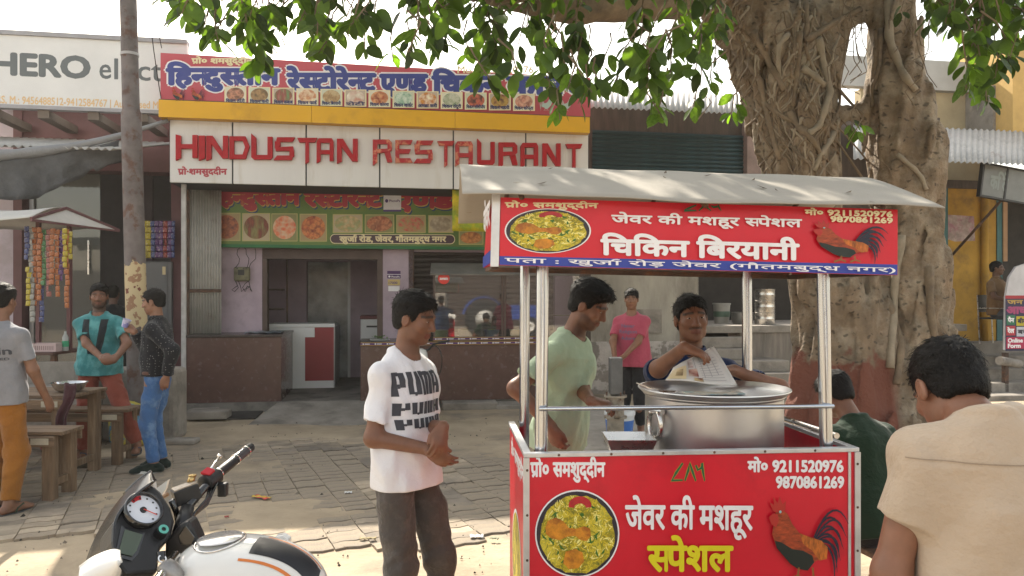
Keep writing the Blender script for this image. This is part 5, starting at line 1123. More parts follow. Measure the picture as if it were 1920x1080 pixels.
for x in (.2, CWd-.2):
    for y in (.12, CD-.12):
        q = MB(); q.lathe([(.04, -.02), (.095, -.022), (.105, -.012), (.105, .012), (.095, .022), (.04, .02)], (x, y, .105), 24, Matrix.Rotation(math.pi/2, 4, 'Y')); wh = q.build('wheel', M_tyre, cart, smooth='auto')
        q = MB(); q.box(x-.03, x+.03, y-.03, y+.03, .13, .20); q.build('castor_fork', M_rust, wh)
# posts
zr = 1.88
posts = {}
for nm, (tx, bx, y) in dict(fl=(1017.5, 1014.5, .07), fr=(1543, 1549, .07), bl=(984, 983, CD-.05), br=(1400, 1402, CD-.05)).items():
    t = cl(tx, 505, y); b = cl(bx, 845, y); b = b+(b-t)*((b.z-(CT-.14))/max(t.z-b.z, .01)); t = t+(t-b)*((zr-t.z)/(t.z-b.z)); posts[nm] = (t, b)
    q = MB(); q.tube([b, t], .0235 if nm[0] == 'f' else .0225, 24); q.build('post', M_post, cart, smooth='auto')
q = MB(); zz = cl(1250, 764, .045).z
pa = posts['fl']; pb_ = posts['fr']
q.tube([Vector((pa[1].x-.01, .038, zz+.002)), Vector((pb_[1].x+.01, .038, zz-.002))], .0085, 12); q.build('front_rail', M_post, cart, smooth='auto')
q = MB(); zz2 = cl(1500, 800, .3).z
q.tube([Vector((CWd-.03, .09, CT+.03)), Vector((CWd-.06, CD-.05, CT+.03))], .012, 10); q.build('side_rail', M_steel, cart, smooth='auto')
# upper sign box
sy = -.075
s_tl, s_tr, s_br, s_bl = cl(939, 370, sy), cl(1683, 393, sy), cl(1683, 516, sy), cl(936, 497, sy)
q = MB(); q.prism([s_tl, s_tr, s_br, s_bl], (0, .025, 0)); q.build('sign_front', M_redc, cart)
# left sign panel, slightly flared
l_t, l_b = cl(918, 375, .46), cl(912, 526, .46)
q = MB(); q.prism([s_tl+Vector((-.012, .0, 0)), Vector((l_t.x, .46, s_tl.z-.01)), Vector((l_b.x, .46, s_bl.z+.01)), s_bl+Vector((-.012, 0, 0))], (-.012, 0, 0)); q.build('sign_left', M_redc, cart)
q = MB(); q.prism([(s_tl.x-.03, sy-.003, s_tl.z+.01), (s_tl.x-.002, sy-.003, s_tl.z+.01), (s_bl.x-.002, sy-.003, s_bl.z-.005), (s_bl.x-.03, sy-.003, s_bl.z-.005)], (0, .02, 0)); q.build('sign_corner_trim', M_alu, cart)
q = MB(); q.prism([(s_tr.x-.008, .0, s_tr.z-.01), (s_tr.x-.008, CD+.05, s_tr.z-.0), (s_br.x-.008, CD+.05, s_br.z+.02), (s_br.x-.008, .0, s_br.z+.02)], (-.012, 0, 0)); q.build('sign_right', M_redc, cart)
q = MB(); q.prism([(s_tl.x+.05, CD+.05, s_tl.z), (s_tr.x-.03, CD+.05, s_tr.z), (s_br.x-.03, CD+.05, s_br.z+.02), (s_bl.x+.05, CD+.05, s_bl.z+.02)], (0, .015, 0)); q.build('sign_back', mat('board_back', (.36, .33, .28), .7, var=.2), cart)
q = MB(); q.bar((s_bl.x+.0, CD+.03, s_bl.z+.012), (s_br.x, CD+.03, s_br.z+.012), .03, .02); q.bar((s_bl.x-.01, 0.0, s_bl.z), (s_bl.x-.01, .46, s_bl.z+.004), .025, .02); q.bar((s_br.x-.02, .0, s_br.z+.01), (s_br.x-.05, CD, s_br.z+.012), .03, .02); q.build('sign_frame', M_rust, cart)
# roof sheet: shallow curved slope with wavy edges
rx0, rx1 = cl(853, 340, .3).x+.02, cl(1772, 393, -.16).x
M_roof = mat('grimy_roof_sheet', (.34, .31, .265), .8, var=.10, vs=2, bump=.15, bs=12, col2=(.20, .17, .13), c2s=9, c2lo=.66, c2hi=.70)
ze = cl(1300, 378, -.16).z; zri = cl(1300, 325, .36).z
def rf(a, b):
    x = rx0+(rx1-rx0)*a; y = -.16+(CD+.32)*b; s = 1-abs(2*b-1)**1.15; z = ze+.004+(zri-ze)*s+.005*math.sin(a*9)*(1-s)+.002*math.sin(a*23+b*5)
    z -= (a-.45)*.030
    return (x, y, z)
q = MB(); q.grid(rf, 40, 20); q.build('roof_sheet', M_roof, cart, smooth=True, solid=.004)
for k in range(3):
    q = MB(); a = (.12, .5, .88)[k]; q.tube([Vector(rf(a, b))-Vector((0, 0, .022)) for b in np.linspace(.04, .96, 12)], .010, 6); q.build('roof_rib', M_rust, cart, smooth=True)
spot = mat('dry_leaf', (.09, .055, .03), .8, var=.4, vs=20)
dl = []
for k in range(9):
    a, b = random.uniform(.08, .95), random.uniform(.10, .42); p = Vector(rf(a, b))+Vector((0, -.002, .007)); r_ = random.uniform(.010, .026); d = Vector((random.gauss(0, 1), .4, .15)).normalized()*r_; e = Vector((-d.y, d.x, d.z*.5))*.4
    q = MB(); q.add([p-d, p+e*.8, p+d*.9+Vector((0, 0, .006)), p-e], [(0, 1, 2, 3)]); o = q.build('fallen_leaf', spot, None, fix=False); o.location = C0; o.rotation_euler = (0, 0, CY)
    tag(o, 'small dry brown leaf lying on the cart roof sheet', 'leaf', 'dry leaves on the cart roof')
# printing, upper sign
yel = ink('yellow', '#d8cc18'); wht = ink('bright_white', '#e9e7ea'); grn = ink('print_green', '#0c5a34'); blu = ink('band_blue', '#2c3f9c')
B = Board(cart, s_bl, (s_br-s_bl), (0, 0, 1), [(939, 370), (1683, 393), (1683, 516), (936, 497)], 1, 1)
B.r = Vector((1, 0, 0)); B.u = Vector((0, 0, 1)); B.n = Vector((0, -1, 0))
def cP(px, py): p = cl(px, py, sy); return np.array([p.x-s_bl.x, p.z-s_bl.z])
B.P = cP; B.w = s_tr.x-s_tl.x
B.poly('blue_band', blu, [(936.5, 480), (1682.5, 496), (1682.5, 515.5), (936.5, 496.5)])
B.text('प/ो० समशुद्दीन', cr, 947, 388.5, 1121, 380, bold=.05, tilt=390)
def thali(B, cx, cy, rx, ry, scale):
    B.oval('picture_ring', wht, cx, cy, rx, ry); B.oval('picture_bowl', ink('bowl_dark', '#2a2430'), cx, cy, rx*.965, ry*.965)
    rice = food('rice', 'rice', sr('#e6d850'), sr('#c8b020'), sr('#5e6418'))
    rng = random.Random(5); B.poly('rice_picture', rice, [(cx+rx*(.86+.05*rng.random())*math.cos(a), cy+ry*.02+ry*(.87+.05*rng.random())*math.sin(a)) for a in np.linspace(0, 2*math.pi, 44)[:-1]])
    k = rx*B.w/abs(B.q[1][0]-B.q[0][0])
    for nm, hx, n_ in (('rice_grain', '#f0e890', 150), ('rice_grain', '#d6c030', 130), ('rice_grain', '#8c8a20', 70), ('herb_print', '#3c6a1c', 34)):
        st_ = []
        for _ in range(n_):
            a = rng.random()*6.28; r_ = math.sqrt(rng.random())*.84; x, y = cx+rx*r_*math.cos(a), cy+ry*r_*math.sin(a); t = rng.random()*6.28; l = .055+.05*rng.random()
            st_.append(([(x-rx*l*math.cos(t), y-ry*l*math.sin(t)), (x+rx*.02*math.sin(t), y-ry*.02*math.cos(t)), (x+rx*l*math.cos(t), y+ry*l*math.sin(t))], [k*.012, k*(.028 if nm == 'rice_grain' else .05), k*.008]))
        B.strokes(nm, ink('grain'+hx[1:], hx), st_)
    ch = mat('chicken_print', sr('#c8821c'), .4, var=.35, vs=30, col2=sr('#a05a14'), c2s=22)
    leg = [(-.76, -.12), (-.70, -.28), (-.52, -.36), (-.34, -.28), (-.20, -.12), (-.02, -.10), (.16, -.16), (.30, -.10), (.32, .06), (.22, .18), (.08, .16), (-.06, .06), (-.24, .08), (-.42, .16), (-.62, .12), (-.74, .02)]
    B.poly('chicken_leg_print', ch, [(cx+rx*x, cy+ry*(y-.02)) for x, y in leg])
    B.poly('chicken_piece_print', ch, [(cx+rx*x, cy+ry*y) for x, y in ((-.28, .40), (-.05, .34), (.12, .42), (.16, .62), (.02, .78), (-.20, .80), (-.34, .66))])
    tom = [(cx+rx*(.06+.27*math.cos(a)), cy-ry*(.66+.20*math.sin(a)+.0*a)) for a in np.linspace(-.25, math.pi+.25, 16)]+[(cx+rx*(.06+.14*math.cos(a)), cy-ry*(.60+.10*math.sin(a))) for a in np.linspace(math.pi, 0, 8)]
    B.poly('tomato_print', mat('tomato_print', sr('#b8202a'), .35, var=.3, vs=30), tom)
thali(B, 1027, 433, 81, 42, 1)
B.text('जेवर की मशहूर स~पेशल', wht, 1146, 418, 1501, 404, bold=.035, tilt=426)
B.text('िचिकन', wht, 1127, 477, 1290, 449, bold=.042, head=.64, tilt=481); B.text('िबरयानी', wht, 1306, 482, 1495, 453, bold=.042, head=.64, tilt=487)
B.text('पता : खुजा^ रोड़ जेवर (गौतमबुद्ध नगर)', wht, 946, 492, 1676, 484, bold=.02, tilt=510.5)
B.text('मो० 9211520976', cr, 1507, 403, 1670, 393, bold=.055, head=.7, tilt=407); B.text('9870861269', cr, 1555, 416, 1670, 406, bold=.055, head=.7, tilt=419)
def urdu786(B, m, x, y, w, h, t):
    f = lambda a, b: (x+a*w, y-b*h); B.strokes('number_print', m, [([f(.36, 1), f(.16, .45), f(.04, .04), f(.36, .06)], [t*.7, t, t*1.2, t*.6]), ([f(.42, .02), f(.52, .60), f(.56, 1), f(.64, .55), f(.74, .0)], [t*.6, t, t, t, t*.5]), ([f(.74, .88), f(.80, .62), f(.90, .72), f(.92, 1), f(.95, .5), f(1, .0)], [t*.7, t, t, t, t*.9, t*.4])])
urdu786(B, grn, 1278, 396, 72, 11, .007)
rooster(B, 1502, 491, 160, 78, 1)
# printing, front panel
Bf = Board(cart, (0, 0, 0), (1, 0, 0), (0, 0, 1), [(985, 850), (1607, 852), (1607, 1080), (985, 1080)], CWd, 1)
def fP(px, py): p = cl(px, py, 0); return np.array([p.x, p.z])
Bf.P = fP
Bf.text('प/ो० समशुद्दीन', wht, 995, 893, 1134, 868, bold=.04)
urdu786(Bf, ink('num_yel', '#b8982c'), 1257, 902, 64, 34, .0125); urdu786(Bf, grn, 1257, 902, 64, 34, .0085)
Bf.text('मो० 9211520976', wht, 1402, 884, 1580, 863, bold=.045, head=.7); Bf.text('9870861269', wht, 1455, 914, 1581, 893, bold=.045, head=.7)
thali(Bf, 1082, 1000, 79, 82, 1)
Bf.text('जेवर की', wht, 1172, 990, 1300, 946, bold=.028, head=.64); Bf.text('मशहूर', wht, 1310, 991, 1409, 947, bold=.028, head=.64)
Bf.text('स~पेशल', yel, 1214, 1068, 1371, 1022, bold=.034, head=.64)
rooster(Bf, 1418, 1083, 170, 155, 1)
for x_, z_ in [(.006, .2+.16*k) for k in range(6)]+[(CWd-.002, .2+.16*k) for k in range(6)]+[(.12+.19*k, CT-.004) for k in range(6)]:
    q = MB(); q.lathe([(.001, .0032), (.0035, .0026), (.005, 0)], (x_, -.0085 if z_ < CT-.02 else -.0062, z_), 8, Matrix.Rotation(math.pi/2, 4, 'X')); q.build('screw', M_rust, cart, smooth=True)
# printing on the left side panel
Bl = Board(cart, (0, CD, .14), (0, -1, 0), (0, 0, 1)); Bl.step = .0006
Bl.text('प/ो० समशुद्दीन', wht, .08, .80, .62, .85, bold=.05, px=False); Bl.oval('picture_ring', wht, .34, .42, .2, .2, px=False); Bl.oval('rice_picture', food('rice', 'rice', sr('#e6d850'), sr('#c8b020'), sr('#5e6418')), .34, .42, .185, .185, px=False); Bl.text('स~पेशल', yel, .1, .06, .58, .15, bold=.05, px=False)
Bt = Board(cart, Vector((l_b.x-.014, .46, s_bl.z+.01)), Vector((s_bl.x-.012-l_b.x, sy-.46, 0)), (0, 0, 1)); ww_ = .46-sy
Bt.poly('blue_band', blu, [(0, 0), (ww_, 0), (ww_, .045), (0, .045)], px=False); Bt.text('जेवर', wht, .06, .14, .45, .22, bold=.05, px=False)

# ------------------------------------------------------------------ pot, lid, tray, spoon, papers on the cart
M_pot = mat('aluminium_pot', (.56, .56, .56), .42, 1.0, var=.12, vs=3, rv=.06)
PC = W(1337, 700, 3.14); PC.z = 0; ZD = CT-.14+.001
pot = thing('biryani_pot', 'large round aluminium biryani pot with ring handle on the cart', 'pot', (PC.x, PC.y, ZD)); pr = .278; ph_ = W(1337, 741, 3.06).z-ZD
q = MB(); q.lathe([(pr-.03, 0), (pr-.008, .008), (pr, .03), (pr, ph_-.012), (pr+.008, ph_-.004), (pr+.008, ph_), (pr-.012, ph_), (pr-.015, .04), (.001, .03)], n=64); q.build('vessel', M_pot, pot, smooth='auto')
for sgn, ang in ((1, R(-152)), (1, R(28))):
    cx, cy = math.cos(ang)*(pr+.004), math.sin(ang)*(pr+.004); rad = Vector((math.cos(ang), math.sin(ang), 0)); tg = Vector((-math.sin(ang), math.cos(ang), 0)); c = Vector((cx, cy, ph_-.055))
    q = MB(); q.tube([c+rad*.012+tg*.036, c+rad*.014-tg*.036], .012, 10); q.box(-.02, .02, -.006, .012, -.055, .012, Matrix.Translation(c) @ Matrix.Rotation(ang-math.pi/2, 4, 'Z') ); hg = q.build('handle_lug', M_pot, pot, smooth='auto')
    q = MB(); q.tube([c+rad*(.022+.012*math.sin(a))+tg*.052*math.sin(a*1.0)*1.0+Vector((0, 0, -.052+.056*math.cos(a))) for a in np.linspace(R(-150), R(150), 25) for a in [a+math.pi]], .0105, 10); q.build('ring', M_steel, hg, smooth=True)
lid = thing('pot_lid', 'wide shallow aluminium lid tray covering the biryani pot', 'lid', (PC.x, PC.y, ZD+ph_+.002)); lr = .307
q = MB(); q.lathe([(.001, 0), (lr-.04, .0), (lr-.022, .006), (lr-.004, .022), (lr, .022), (lr+.001, .018), (lr-.018, .0), (lr-.04, -.003), (.001, -.003)], n=64); q.build('tray', M_lid, lid, smooth='auto')
ltop = ZD+ph_+.004
nw = thing('magazine', 'open printed magazine held upright by vendor on the pot lid', 'magazine')
# sheet: three corners on the lid and at the vendor's hand
A_ = W(1247, 712, 3.02); B_ = W(1378, 722, 3.00); C_ = W(1330, 650, 3.20); D_ = W(1262, 676, 3.18)
A_.z = max(A_.z, ltop+.006); B_.z = max(B_.z, ltop+.006)
A_ = W(1247, 713, 3.02); B_ = W(1377, 722, 3.02); C_ = W(1334, 650, 3.20); D_ = W(1262, 690, 3.13)
def ng(a, b): return A_.lerp(B_, a).lerp(D_.lerp(C_, a), b)+Vector((0, -.012*math.sin(math.pi*b)-.006*math.sin(a*5), .004*math.sin(a*6)))
q = MB(); q.grid(ng, 16, 12); mg = q.build('page', mat('newsprint', (.62, .61, .58), .7, var=.05), nw, smooth=True, solid=.002)
def nquad(a0, b0, a1, b1, m, nm, lift=.0035):
    q = MB(); n = (B_-A_).cross(D_-A_).normalized()
    if n.y > 0: n = -n
    q.grid(lambda s, t: ng(a0+(a1-a0)*s, b0+(b1-b0)*t)+n*lift, 6, 4); q.build(nm, m, mg, smooth=True)
pic = [food('np%d' % k, 'lump', sr(c[0]), sr(c[1]), sr(c[2])) for k, c in enumerate((('#b05a7c', '#d8d0c8', '#5a2c2c'), ('#a84a3c', '#e0d0c0', '#4a2a2c'), ('#8a2c2c', '#e0c898', '#2c1c1c')))]
nquad(.02, .06, .30, .74, ink('np_cream', '#d8c8a0'), 'print_panel'); nquad(.34, .58, .44, .92, pic[0], 'picture'); nquad(.34, .20, .50, .52, pic[1], 'picture'); nquad(.12, .22, .24, .58, pic[2], 'picture', .005); nquad(.42, .02, .56, .15, pic[2], 'picture')
for k in range(4): nquad(.48+.12*k, .12+.05*k, .485+.12*k, .92, ink('np_line', '#3c3a60'), 'print_line')
for k in range(9): nquad(.55, .10+.08*k, .92, .115+.08*k, ink('np_text', '#a8a6a8'), 'text_line')
q = MB(); q.grid(lambda a, b: ng(.88+.12*a, .0+b)+Vector((.004+.012*a, .016, 0)), 3, 6); q.build('page', mat('newsprint', (.62, .61, .58), .7), nw, smooth=True, solid=.0015)
pp_ = thing('folded_papers', 'flat folded newspaper lying on the steel pot lid', 'newspaper', (PC.x-.04, PC.y-.10, ltop))
q = MB(); q.grid(lambda a, b: (-.10+.24*a, -.03+.09*b+.02*a, .004+.003*math.sin(a*8)*b), 12, 6); q.build('sheet', mat('newsprint2', (.55, .50, .42), .7, var=.2, vs=10, col2=(.2, .3, .32), c2s=12), pp_, smooth=True, solid=.003)
sp = thing('serving_spoon', 'flat steel serving spoon resting over the lid edge', 'spoon', (PC.x-.20, PC.y-.09, ltop))
q = MB(); q.lathe([(.001, .004), (.03, .004), (.042, .010), (.043, .012), (.03, .007), (.001, .007)], n=20, M=Matrix.Diagonal((1.1, .8, 1, 1))); q.build('bowl', M_steel, sp, smooth=True); q = MB(); q.bar((-.04, 0, .012), (-.13, .015, .045), .012, .003); q.build('handle', M_steel, sp)
tr = thing('steel_tray', 'shallow slanted steel pan beside the biryani pot', 'tray', W(1150, 840, 2.98))
tr.location.z = ZD
q = MB(); zt_ = W(1180, 818, 2.98).z-ZD
q.lathe([(.05, 0), (.13, zt_), (.135, zt_), (.055, -.0), (.001, .004)], (.06, 0, .002), 4, Matrix.Rotation(R(45), 4, 'Z') @ Matrix.Diagonal((1.0, 1.0, 1, 1))); q.build('pan', M_steel, tr)
# ================================================================== LEFT: benches, table, bowl, kiosk, platform
M_wood = mat('old_bench_wood', (.18, .12, .075), .8, var=.3, vs=5, stretch=(.6, 6, 6), bump=.3, bs=30, col2=(.10, .07, .05), c2s=3, c2lo=.5, c2hi=.65)
M_woodl = mat('old_leg_wood', (.17, .11, .065), .8, var=.3, vs=5, stretch=(6, 6, .6), bump=.3, bs=30, col2=(.24, .17, .11), c2s=4, c2lo=.5, c2hi=.65)
M_end = mat('cut_wood_end', (.45, .42, .34), .8, var=.2, vs=10)
def trestle(name, label, cat, xr, y0, y1, z, L, lw=.075):
    t = thing(name, label, cat, (xr-L, (y0+y1)/2, 0)); w = y1-y0; n = 2
    for k in range(n): q = MB(); q.box(0, L+.06, -w/2-.03+k*(w+.06)/n+.004, -w/2-.03+(k+1)*(w+.06)/n-.004, z-.03, z); q.build('plank', M_wood, t, bevel=.005)
    for x in (L-.05, .12):
        for s in (-1, 1):
            q = MB(); q.box(x-lw/2, x+lw/2, s*w/2-lw/2 if s < 0 else s*w/2-lw/2, s*w/2+lw/2, 0, z-.034); q.build('leg', M_woodl, t, bevel=.004)
        q = MB(); q.box(x-.02, x+.02, -w/2+lw/2+.002, w/2-lw/2-.002, .10, .16); q.build('stretcher', M_woodl, t, bevel=.004)
    for s in (-1, 1):
        q = MB(); q.box(.05, L+.02, s*(w/2+lw/2+.016)-.012, s*(w/2+lw/2+.016)+.012, z-.115, z-.034); q.build('rail', M_wood, t, bevel=.004); q = MB(); q.lathe([(.001, .0), (.03, .0)], (L+.0225, s*(w/2-.0), z-.07), 12, Matrix.Rotation(math.pi/2, 4, 'Y')); 
        q = MB(); q.box(L-.16, L-.02, s*(w/2+lw/2+.030)-.0015, s*(w/2+lw/2+.030)+.0015, z-.095, z-.045); q.build('end_mark', M_end, t)
    return t
trestle('wooden_table', 'tall worn wooden table carrying the steel bowl', 'table', W(150, 800, 6.5).x-.13, 6.50, 7.05, .77, 2.1, .085)
trestle('wooden_bench', 'low worn bench beside the man in orange trousers', 'bench', W(110, 800, 6.0).x-.03, 6.02, 6.28, .545, 1.9, .085)
trestle('wooden_bench', 'low worn bench behind the tall wooden table', 'bench', W(232, 800, 7.3).x, 7.28, 7.55, .535, 1.9, .08)
bw_ = thing('steel_bowl', 'shallow shiny steel bowl on the wooden table', 'bowl', W(130, 715, 6.72)); bw_.location.z = .771
q = MB(); q.lathe([(.07, 0), (.11, .02), (.145, .08), (.150, .085), (.140, .082), (.105, .025), (.001, .012)], n=36); q.build('bowl', mat('bowl_steel', (.7, .7, .7), .18, 1, var=.1), bw_, smooth='auto')
ct = thing('maroon_cloth', 'maroon wiping cloth hanging over the bowl and table edge', 'cloth', W(125, 715, 6.46)); ct.location.z = .78
q = MB(); q.grid(lambda a, b: (-.05+.10*a+.02*math.sin(b*6), .10*(1-b)**2-.04+.02*math.sin(a*9+b*3)*b-.01, .085*(1-b)**.5-.32*b+.01*math.sin(a*7)), 8, 14); q.build('cloth', cloth('maroon', (.055, .02, .025)), ct, smooth=True, solid=.012)
# concrete platform block and low platform behind the men
pb2 = thing('concrete_block', 'grey cement plinth block behind the man in black shirt', 'block', (0, 0, 0))
A0 = W(360, 800, 8.6); q = MB(); q.box(-4.9, -3.76, 8.42, 8.80, 0, W(340, 692, 8.42).z); q.build('block', M_conc, pb2, bevel=.05)
lp = thing('stone_slab', 'broken low slab at the foot of the cement plinth', 'slab', (0, 0, 0)); q = MB(); q.box(-4.0, -3.45, 8.20, 8.40, 0, .06); q.build('slab', M_conc, lp, bevel=.02)
tb = thing('cement_trough', 'open cement trough resting behind the tall wooden table', 'trough', (-5.1, 8.35, 0))
q = MB(); zt_ = W(110, 682, 8.3).z
q.box(-.75, .55, -.4, .25, 0, zt_-.25); q.build('base', M_conc, tb, bevel=.02); q = MB(); q.box(-.75, -.70, -.4, .25, zt_-.248, zt_); q.box(-.698, .55, .20, .25, zt_-.248, zt_-.002); q.box(.50, .55, -.4, .198, zt_-.248, zt_-.001); q.build('rim', M_conc, tb)
bg = thing('plastic_sack', 'blue yellow printed plastic sack slumped by the cement plinth', 'sack', (-4.15, 8.25, 0))
q = MB(); q.lathe([(.16, 0), (.22, .05), (.23, .25), (.17, .42), (.10, .48), (.001, .5)], n=20, M=Matrix.Diagonal((1, .8, 1, 1))); q.build('sack', mat('sack_print', (.06, .22, .38), .5, var=.2, vs=8, col2=(.5, .42, .06), c2s=5, c2lo=.48, c2hi=.52, bump=.6, bs=9, bdist=.05), bg, smooth=True)
rb_ = thing('red_basin', 'red plastic basin on the ground beneath the bench', 'basin', (-4.75, 7.95, 0)); q = MB(); q.lathe([(.15, 0), (.24, .16), (.25, .165), (.23, .16), (.14, .02), (.001, .02)], n=28); q.build('basin', mat('red_plastic', (.28, .03, .05), .4), rb_, smooth='auto')
rg = thing('cloth_rag', 'crumpled dark brown rag on the paving under the table', 'rag', (-4.05, 7.15, 0)); q = MB(); q.lathe([(.09, 0), (.10, .03), (.05, .07), (.001, .08)], n=14, M=Matrix.Diagonal((1.2, .7, 1, 1))); q.build('rag', cloth('rag', (.06, .05, .035)), rg, smooth=True)
# snack kiosk
YK = 8.9
ks = thing('snack_kiosk', 'small snack stall with pale sheet roof and hanging sachet strips', 'kiosk', W(60, 700, YK)); ks.location.z = 0; k0 = Vector(ks.location)
def kl(px, py, Y=YK): return W(px, py, Y)-k0
q = MB(); z0 = kl(100, 660).z
q.box(kl(-120, 660).x, kl(104, 660).x, -.05, .75, z0-.035, z0); q.build('table_top', mat('kiosk_wood', (.10, .05, .04), .6, var=.2), ks, bevel=.006)
for px in (-100, 38, 98):
    for y in (.0, .65): q = MB(); q.box(kl(px, 0).x-.025, kl(px, 0).x+.025, y, y+.05, 0, z0-.036); q.build('leg', M_rust, ks)
for px in (40, 100): q = MB(); q.box(kl(px, 0).x-.022, kl(px, 0).x+.022, .3, .35, z0+.002, kl(px, 400).z); q.build('post', M_maroon, ks)
M_rsheet = mat('kiosk_sheet', (.50, .49, .46), .7, var=.12, vs=3)
zr0, zr1 = kl(100, 417).z, kl(103, 388).z
def kr(a, b): x = kl(-160, 0).x+(kl(103, 0).x-kl(-160, 0).x)*a; y = -.45+1.3*b; return (x, y, zr0+(zr1-zr0)*math.sin(math.pi*b)+.02*math.sin(a*7)-.03*(1-a))
q = MB(); q.grid(kr, 20, 12); q.build('roof_sheet', M_rsheet, ks, smooth=True, solid=.006)
x9 = kl(103, 0).x
q = MB(); q.prism([(x9, -.45, zr0), (x9, .2, zr1), (x9+.30, .85, zr0-.02)], (.008, .0, 0)); q.build('gable', M_rsheet, ks)
q = MB(); q.bar((x9+.012, -.46, zr0), (x9+.012, .2, zr1+.01), .03); q.bar((x9+.012, .2, zr1+.01), (x9+.31, .86, zr0-.02), .03); q.bar((x9+.012, -.46, zr0-.02), (x9+.31, .86, zr0-.03), .025); q.build('gable_frame', M_maroon, ks)
# sachet strips: each strip one thing, its sachets parts
sach = [('orange', (.40, .13, .04)), ('red', (.28, .04, .03)), ('green', (.08, .22, .09)), ('purple', (.12, .05, .18)), ('yellow', (.45, .36, .03)), ('pink', (.40, .14, .13)), ('blue', (.06, .08, .22)), ('silver', (.35, .35, .33))]
def strip_of(label, base, n, w, hh, cm, grp):
    t = thing('sachet_strip', label, 'sachet strip', base, 0, grp); q = MB()
    q.add([(-w/2, 0, -hh*.94), (w/2, 0, -hh*.94), (w/2, 0, 0), (-w/2, 0, 0), (-w*.36, -.012, -hh*.78), (w*.36, -.012, -hh*.78), (w*.36, -.012, -hh*.16), (-w*.36, -.012, -hh*.16)], [(4, 5, 6, 7), (0, 1, 5, 4), (1, 2, 6, 5), (2, 3, 7, 6), (3, 0, 4, 7), (3, 2, 1, 0)])
    o0 = q.build('sachet', mat('sachet_'+cm[0], cm[1], .35, var=.35, vs=30, col2=(.5, .45, .4), c2s=26, c2lo=.56, c2hi=.6), t)
    for k in range(n):
        o = o0 if not k else o0.copy(); o.location = (random.gauss(0, .003), random.gauss(0, .006), -k*hh); o.rotation_euler = (random.gauss(0, .06), 0, random.gauss(0, .25))
        if k: COL.objects.link(o)
    return t
KS = [(50, 424, 6, 6), (57, 428, 9, 7), (65, 426, 14, 0), (74, 426, 13, 0), (82, 430, 10, 2), (91, 430, 12, 5), (98, 428, 10, 0), (107, 430, 12, 0), (114, 432, 9, 3), (122, 428, 7, 4), (125, 430, 14, 0), (131, 434, 5, 4), (53, 500, 7, 4), (61, 520, 8, 7), (78, 520, 8, 6)]
for i, (px, py, n, c) in enumerate(KS):
    strip_of('hanging strip of %s sachets on the snack kiosk' % sach[c][0], W(px, py, YK+.02*(i % 3)-.08), n, .055, .066, sach[c], 'sachet strips on the kiosk')
bk = thing('plastic_basket', 'pale pink plastic basket on the snack kiosk table', 'basket', k0+Vector((kl(72, 0).x, .14, z0)))
M_bask = mat('basket_pink', (.50, .38, .38), .5, var=.1)
q = MB(); q.box(-.17, .17, -.10, -.09, .0, .095); q.box(-.17, .17, .09, .10, 0, .095); q.box(-.18, -.171, -.10, .10, 0, .095); q.box(.171, .18, -.1, .1, 0, .095); q.box(-.17, .17, -.089, .089, 0, .01); q.build('tub', M_bask, bk)
for k in range(14): q = MB(); x = -.15+k*.0225; q.box(x, x+.008, -.1015, -.1005, .02, .07); q.build('slot', mat('slot_dark', (.2, .13, .13), .7), bk)
for i, (px, c) in enumerate(((40, (.45, .47, .46)), (104, (.35, .36, .35)))):
    bt = thing('plastic_bottle', ['clear bottle with green label on the kiosk table corner', 'grey water bottle on the far end of kiosk table'][i], 'bottle', k0+Vector((kl(px, 0).x, -.0+.2*i, z0))); q = MB(); q.lathe([(.032, 0), (.036, .01), (.036, .16), (.014, .21), (.014, .235), (.001, .235)], n=16); b0 = q.build('bottle', mat('bottle%d' % i, c, .2), bt, smooth='auto'); q = MB(); q.lathe([(.037, .05), (.037, .12)], n=16, closed=True); q.build('label_band', mat('label_green', (.03, .3, .15), .5), b0, smooth=True)
# rack of packets and grey fridge beyond the pole
vk = .8
fr_ = bthing('grey_fridge', 'tall grey fridge standing behind the peeling pole', 'fridge'); a, b_ = bu(276, vk), bu(322, vk); zt_ = bz(300, 490, vk)
q = MB(); q.box(a-.15, b_, vk, vk+.6, FZ, zt_); fb = q.build('cabinet', mat('fridge_grey', (.13, .135, .145), .45, var=.08), fr_, bevel=.015)
q = MB(); q.box(a-.14, b_-.06, vk-.012, vk-.002, FZ+.08, zt_-.02); q.build('door', mat('fridge_grey', (.13, .135, .145), .45), fr_, bevel=.004); q = MB(); q.box(bu(305, vk), bu(311, vk), vk-.016, vk-.0125, bz(305, 515, vk), bz(305, 500, vk)); q.build('sticker', ink('fr_st', '#c8b890'), fr_)
for i, px in enumerate((272, 279, 287, 294, 302, 310, 318, 324)):
    u_, z_ = bp(px, 414, vk-.1); c = (4, 4, 6, 3, 3, 1, 3, 6)[i]
    strip_of('%s packet strip on the rack above the grey fridge' % ['bright yellow outermost', 'bright yellow inner', 'dark blue inner', 'purple left', 'purple middle', 'maroon', 'purple right', 'blue end'][i], bw(u_, vk-.1, z_), 6, .062, .092, sach[c], 'packet strips above the fridge')
lw_ = thing('wooden_stick', 'bare wooden stick leaning beside the counter corner', 'stick', (0, 0, 0)); q = MB(); q.tube([bw(bu(336, -.1), -.1, FZ), bw(bu(349, .2), .2, bz(349, 582, .2))], .018, 8); q.build('stick', M_woodl, lw_, smooth=True)
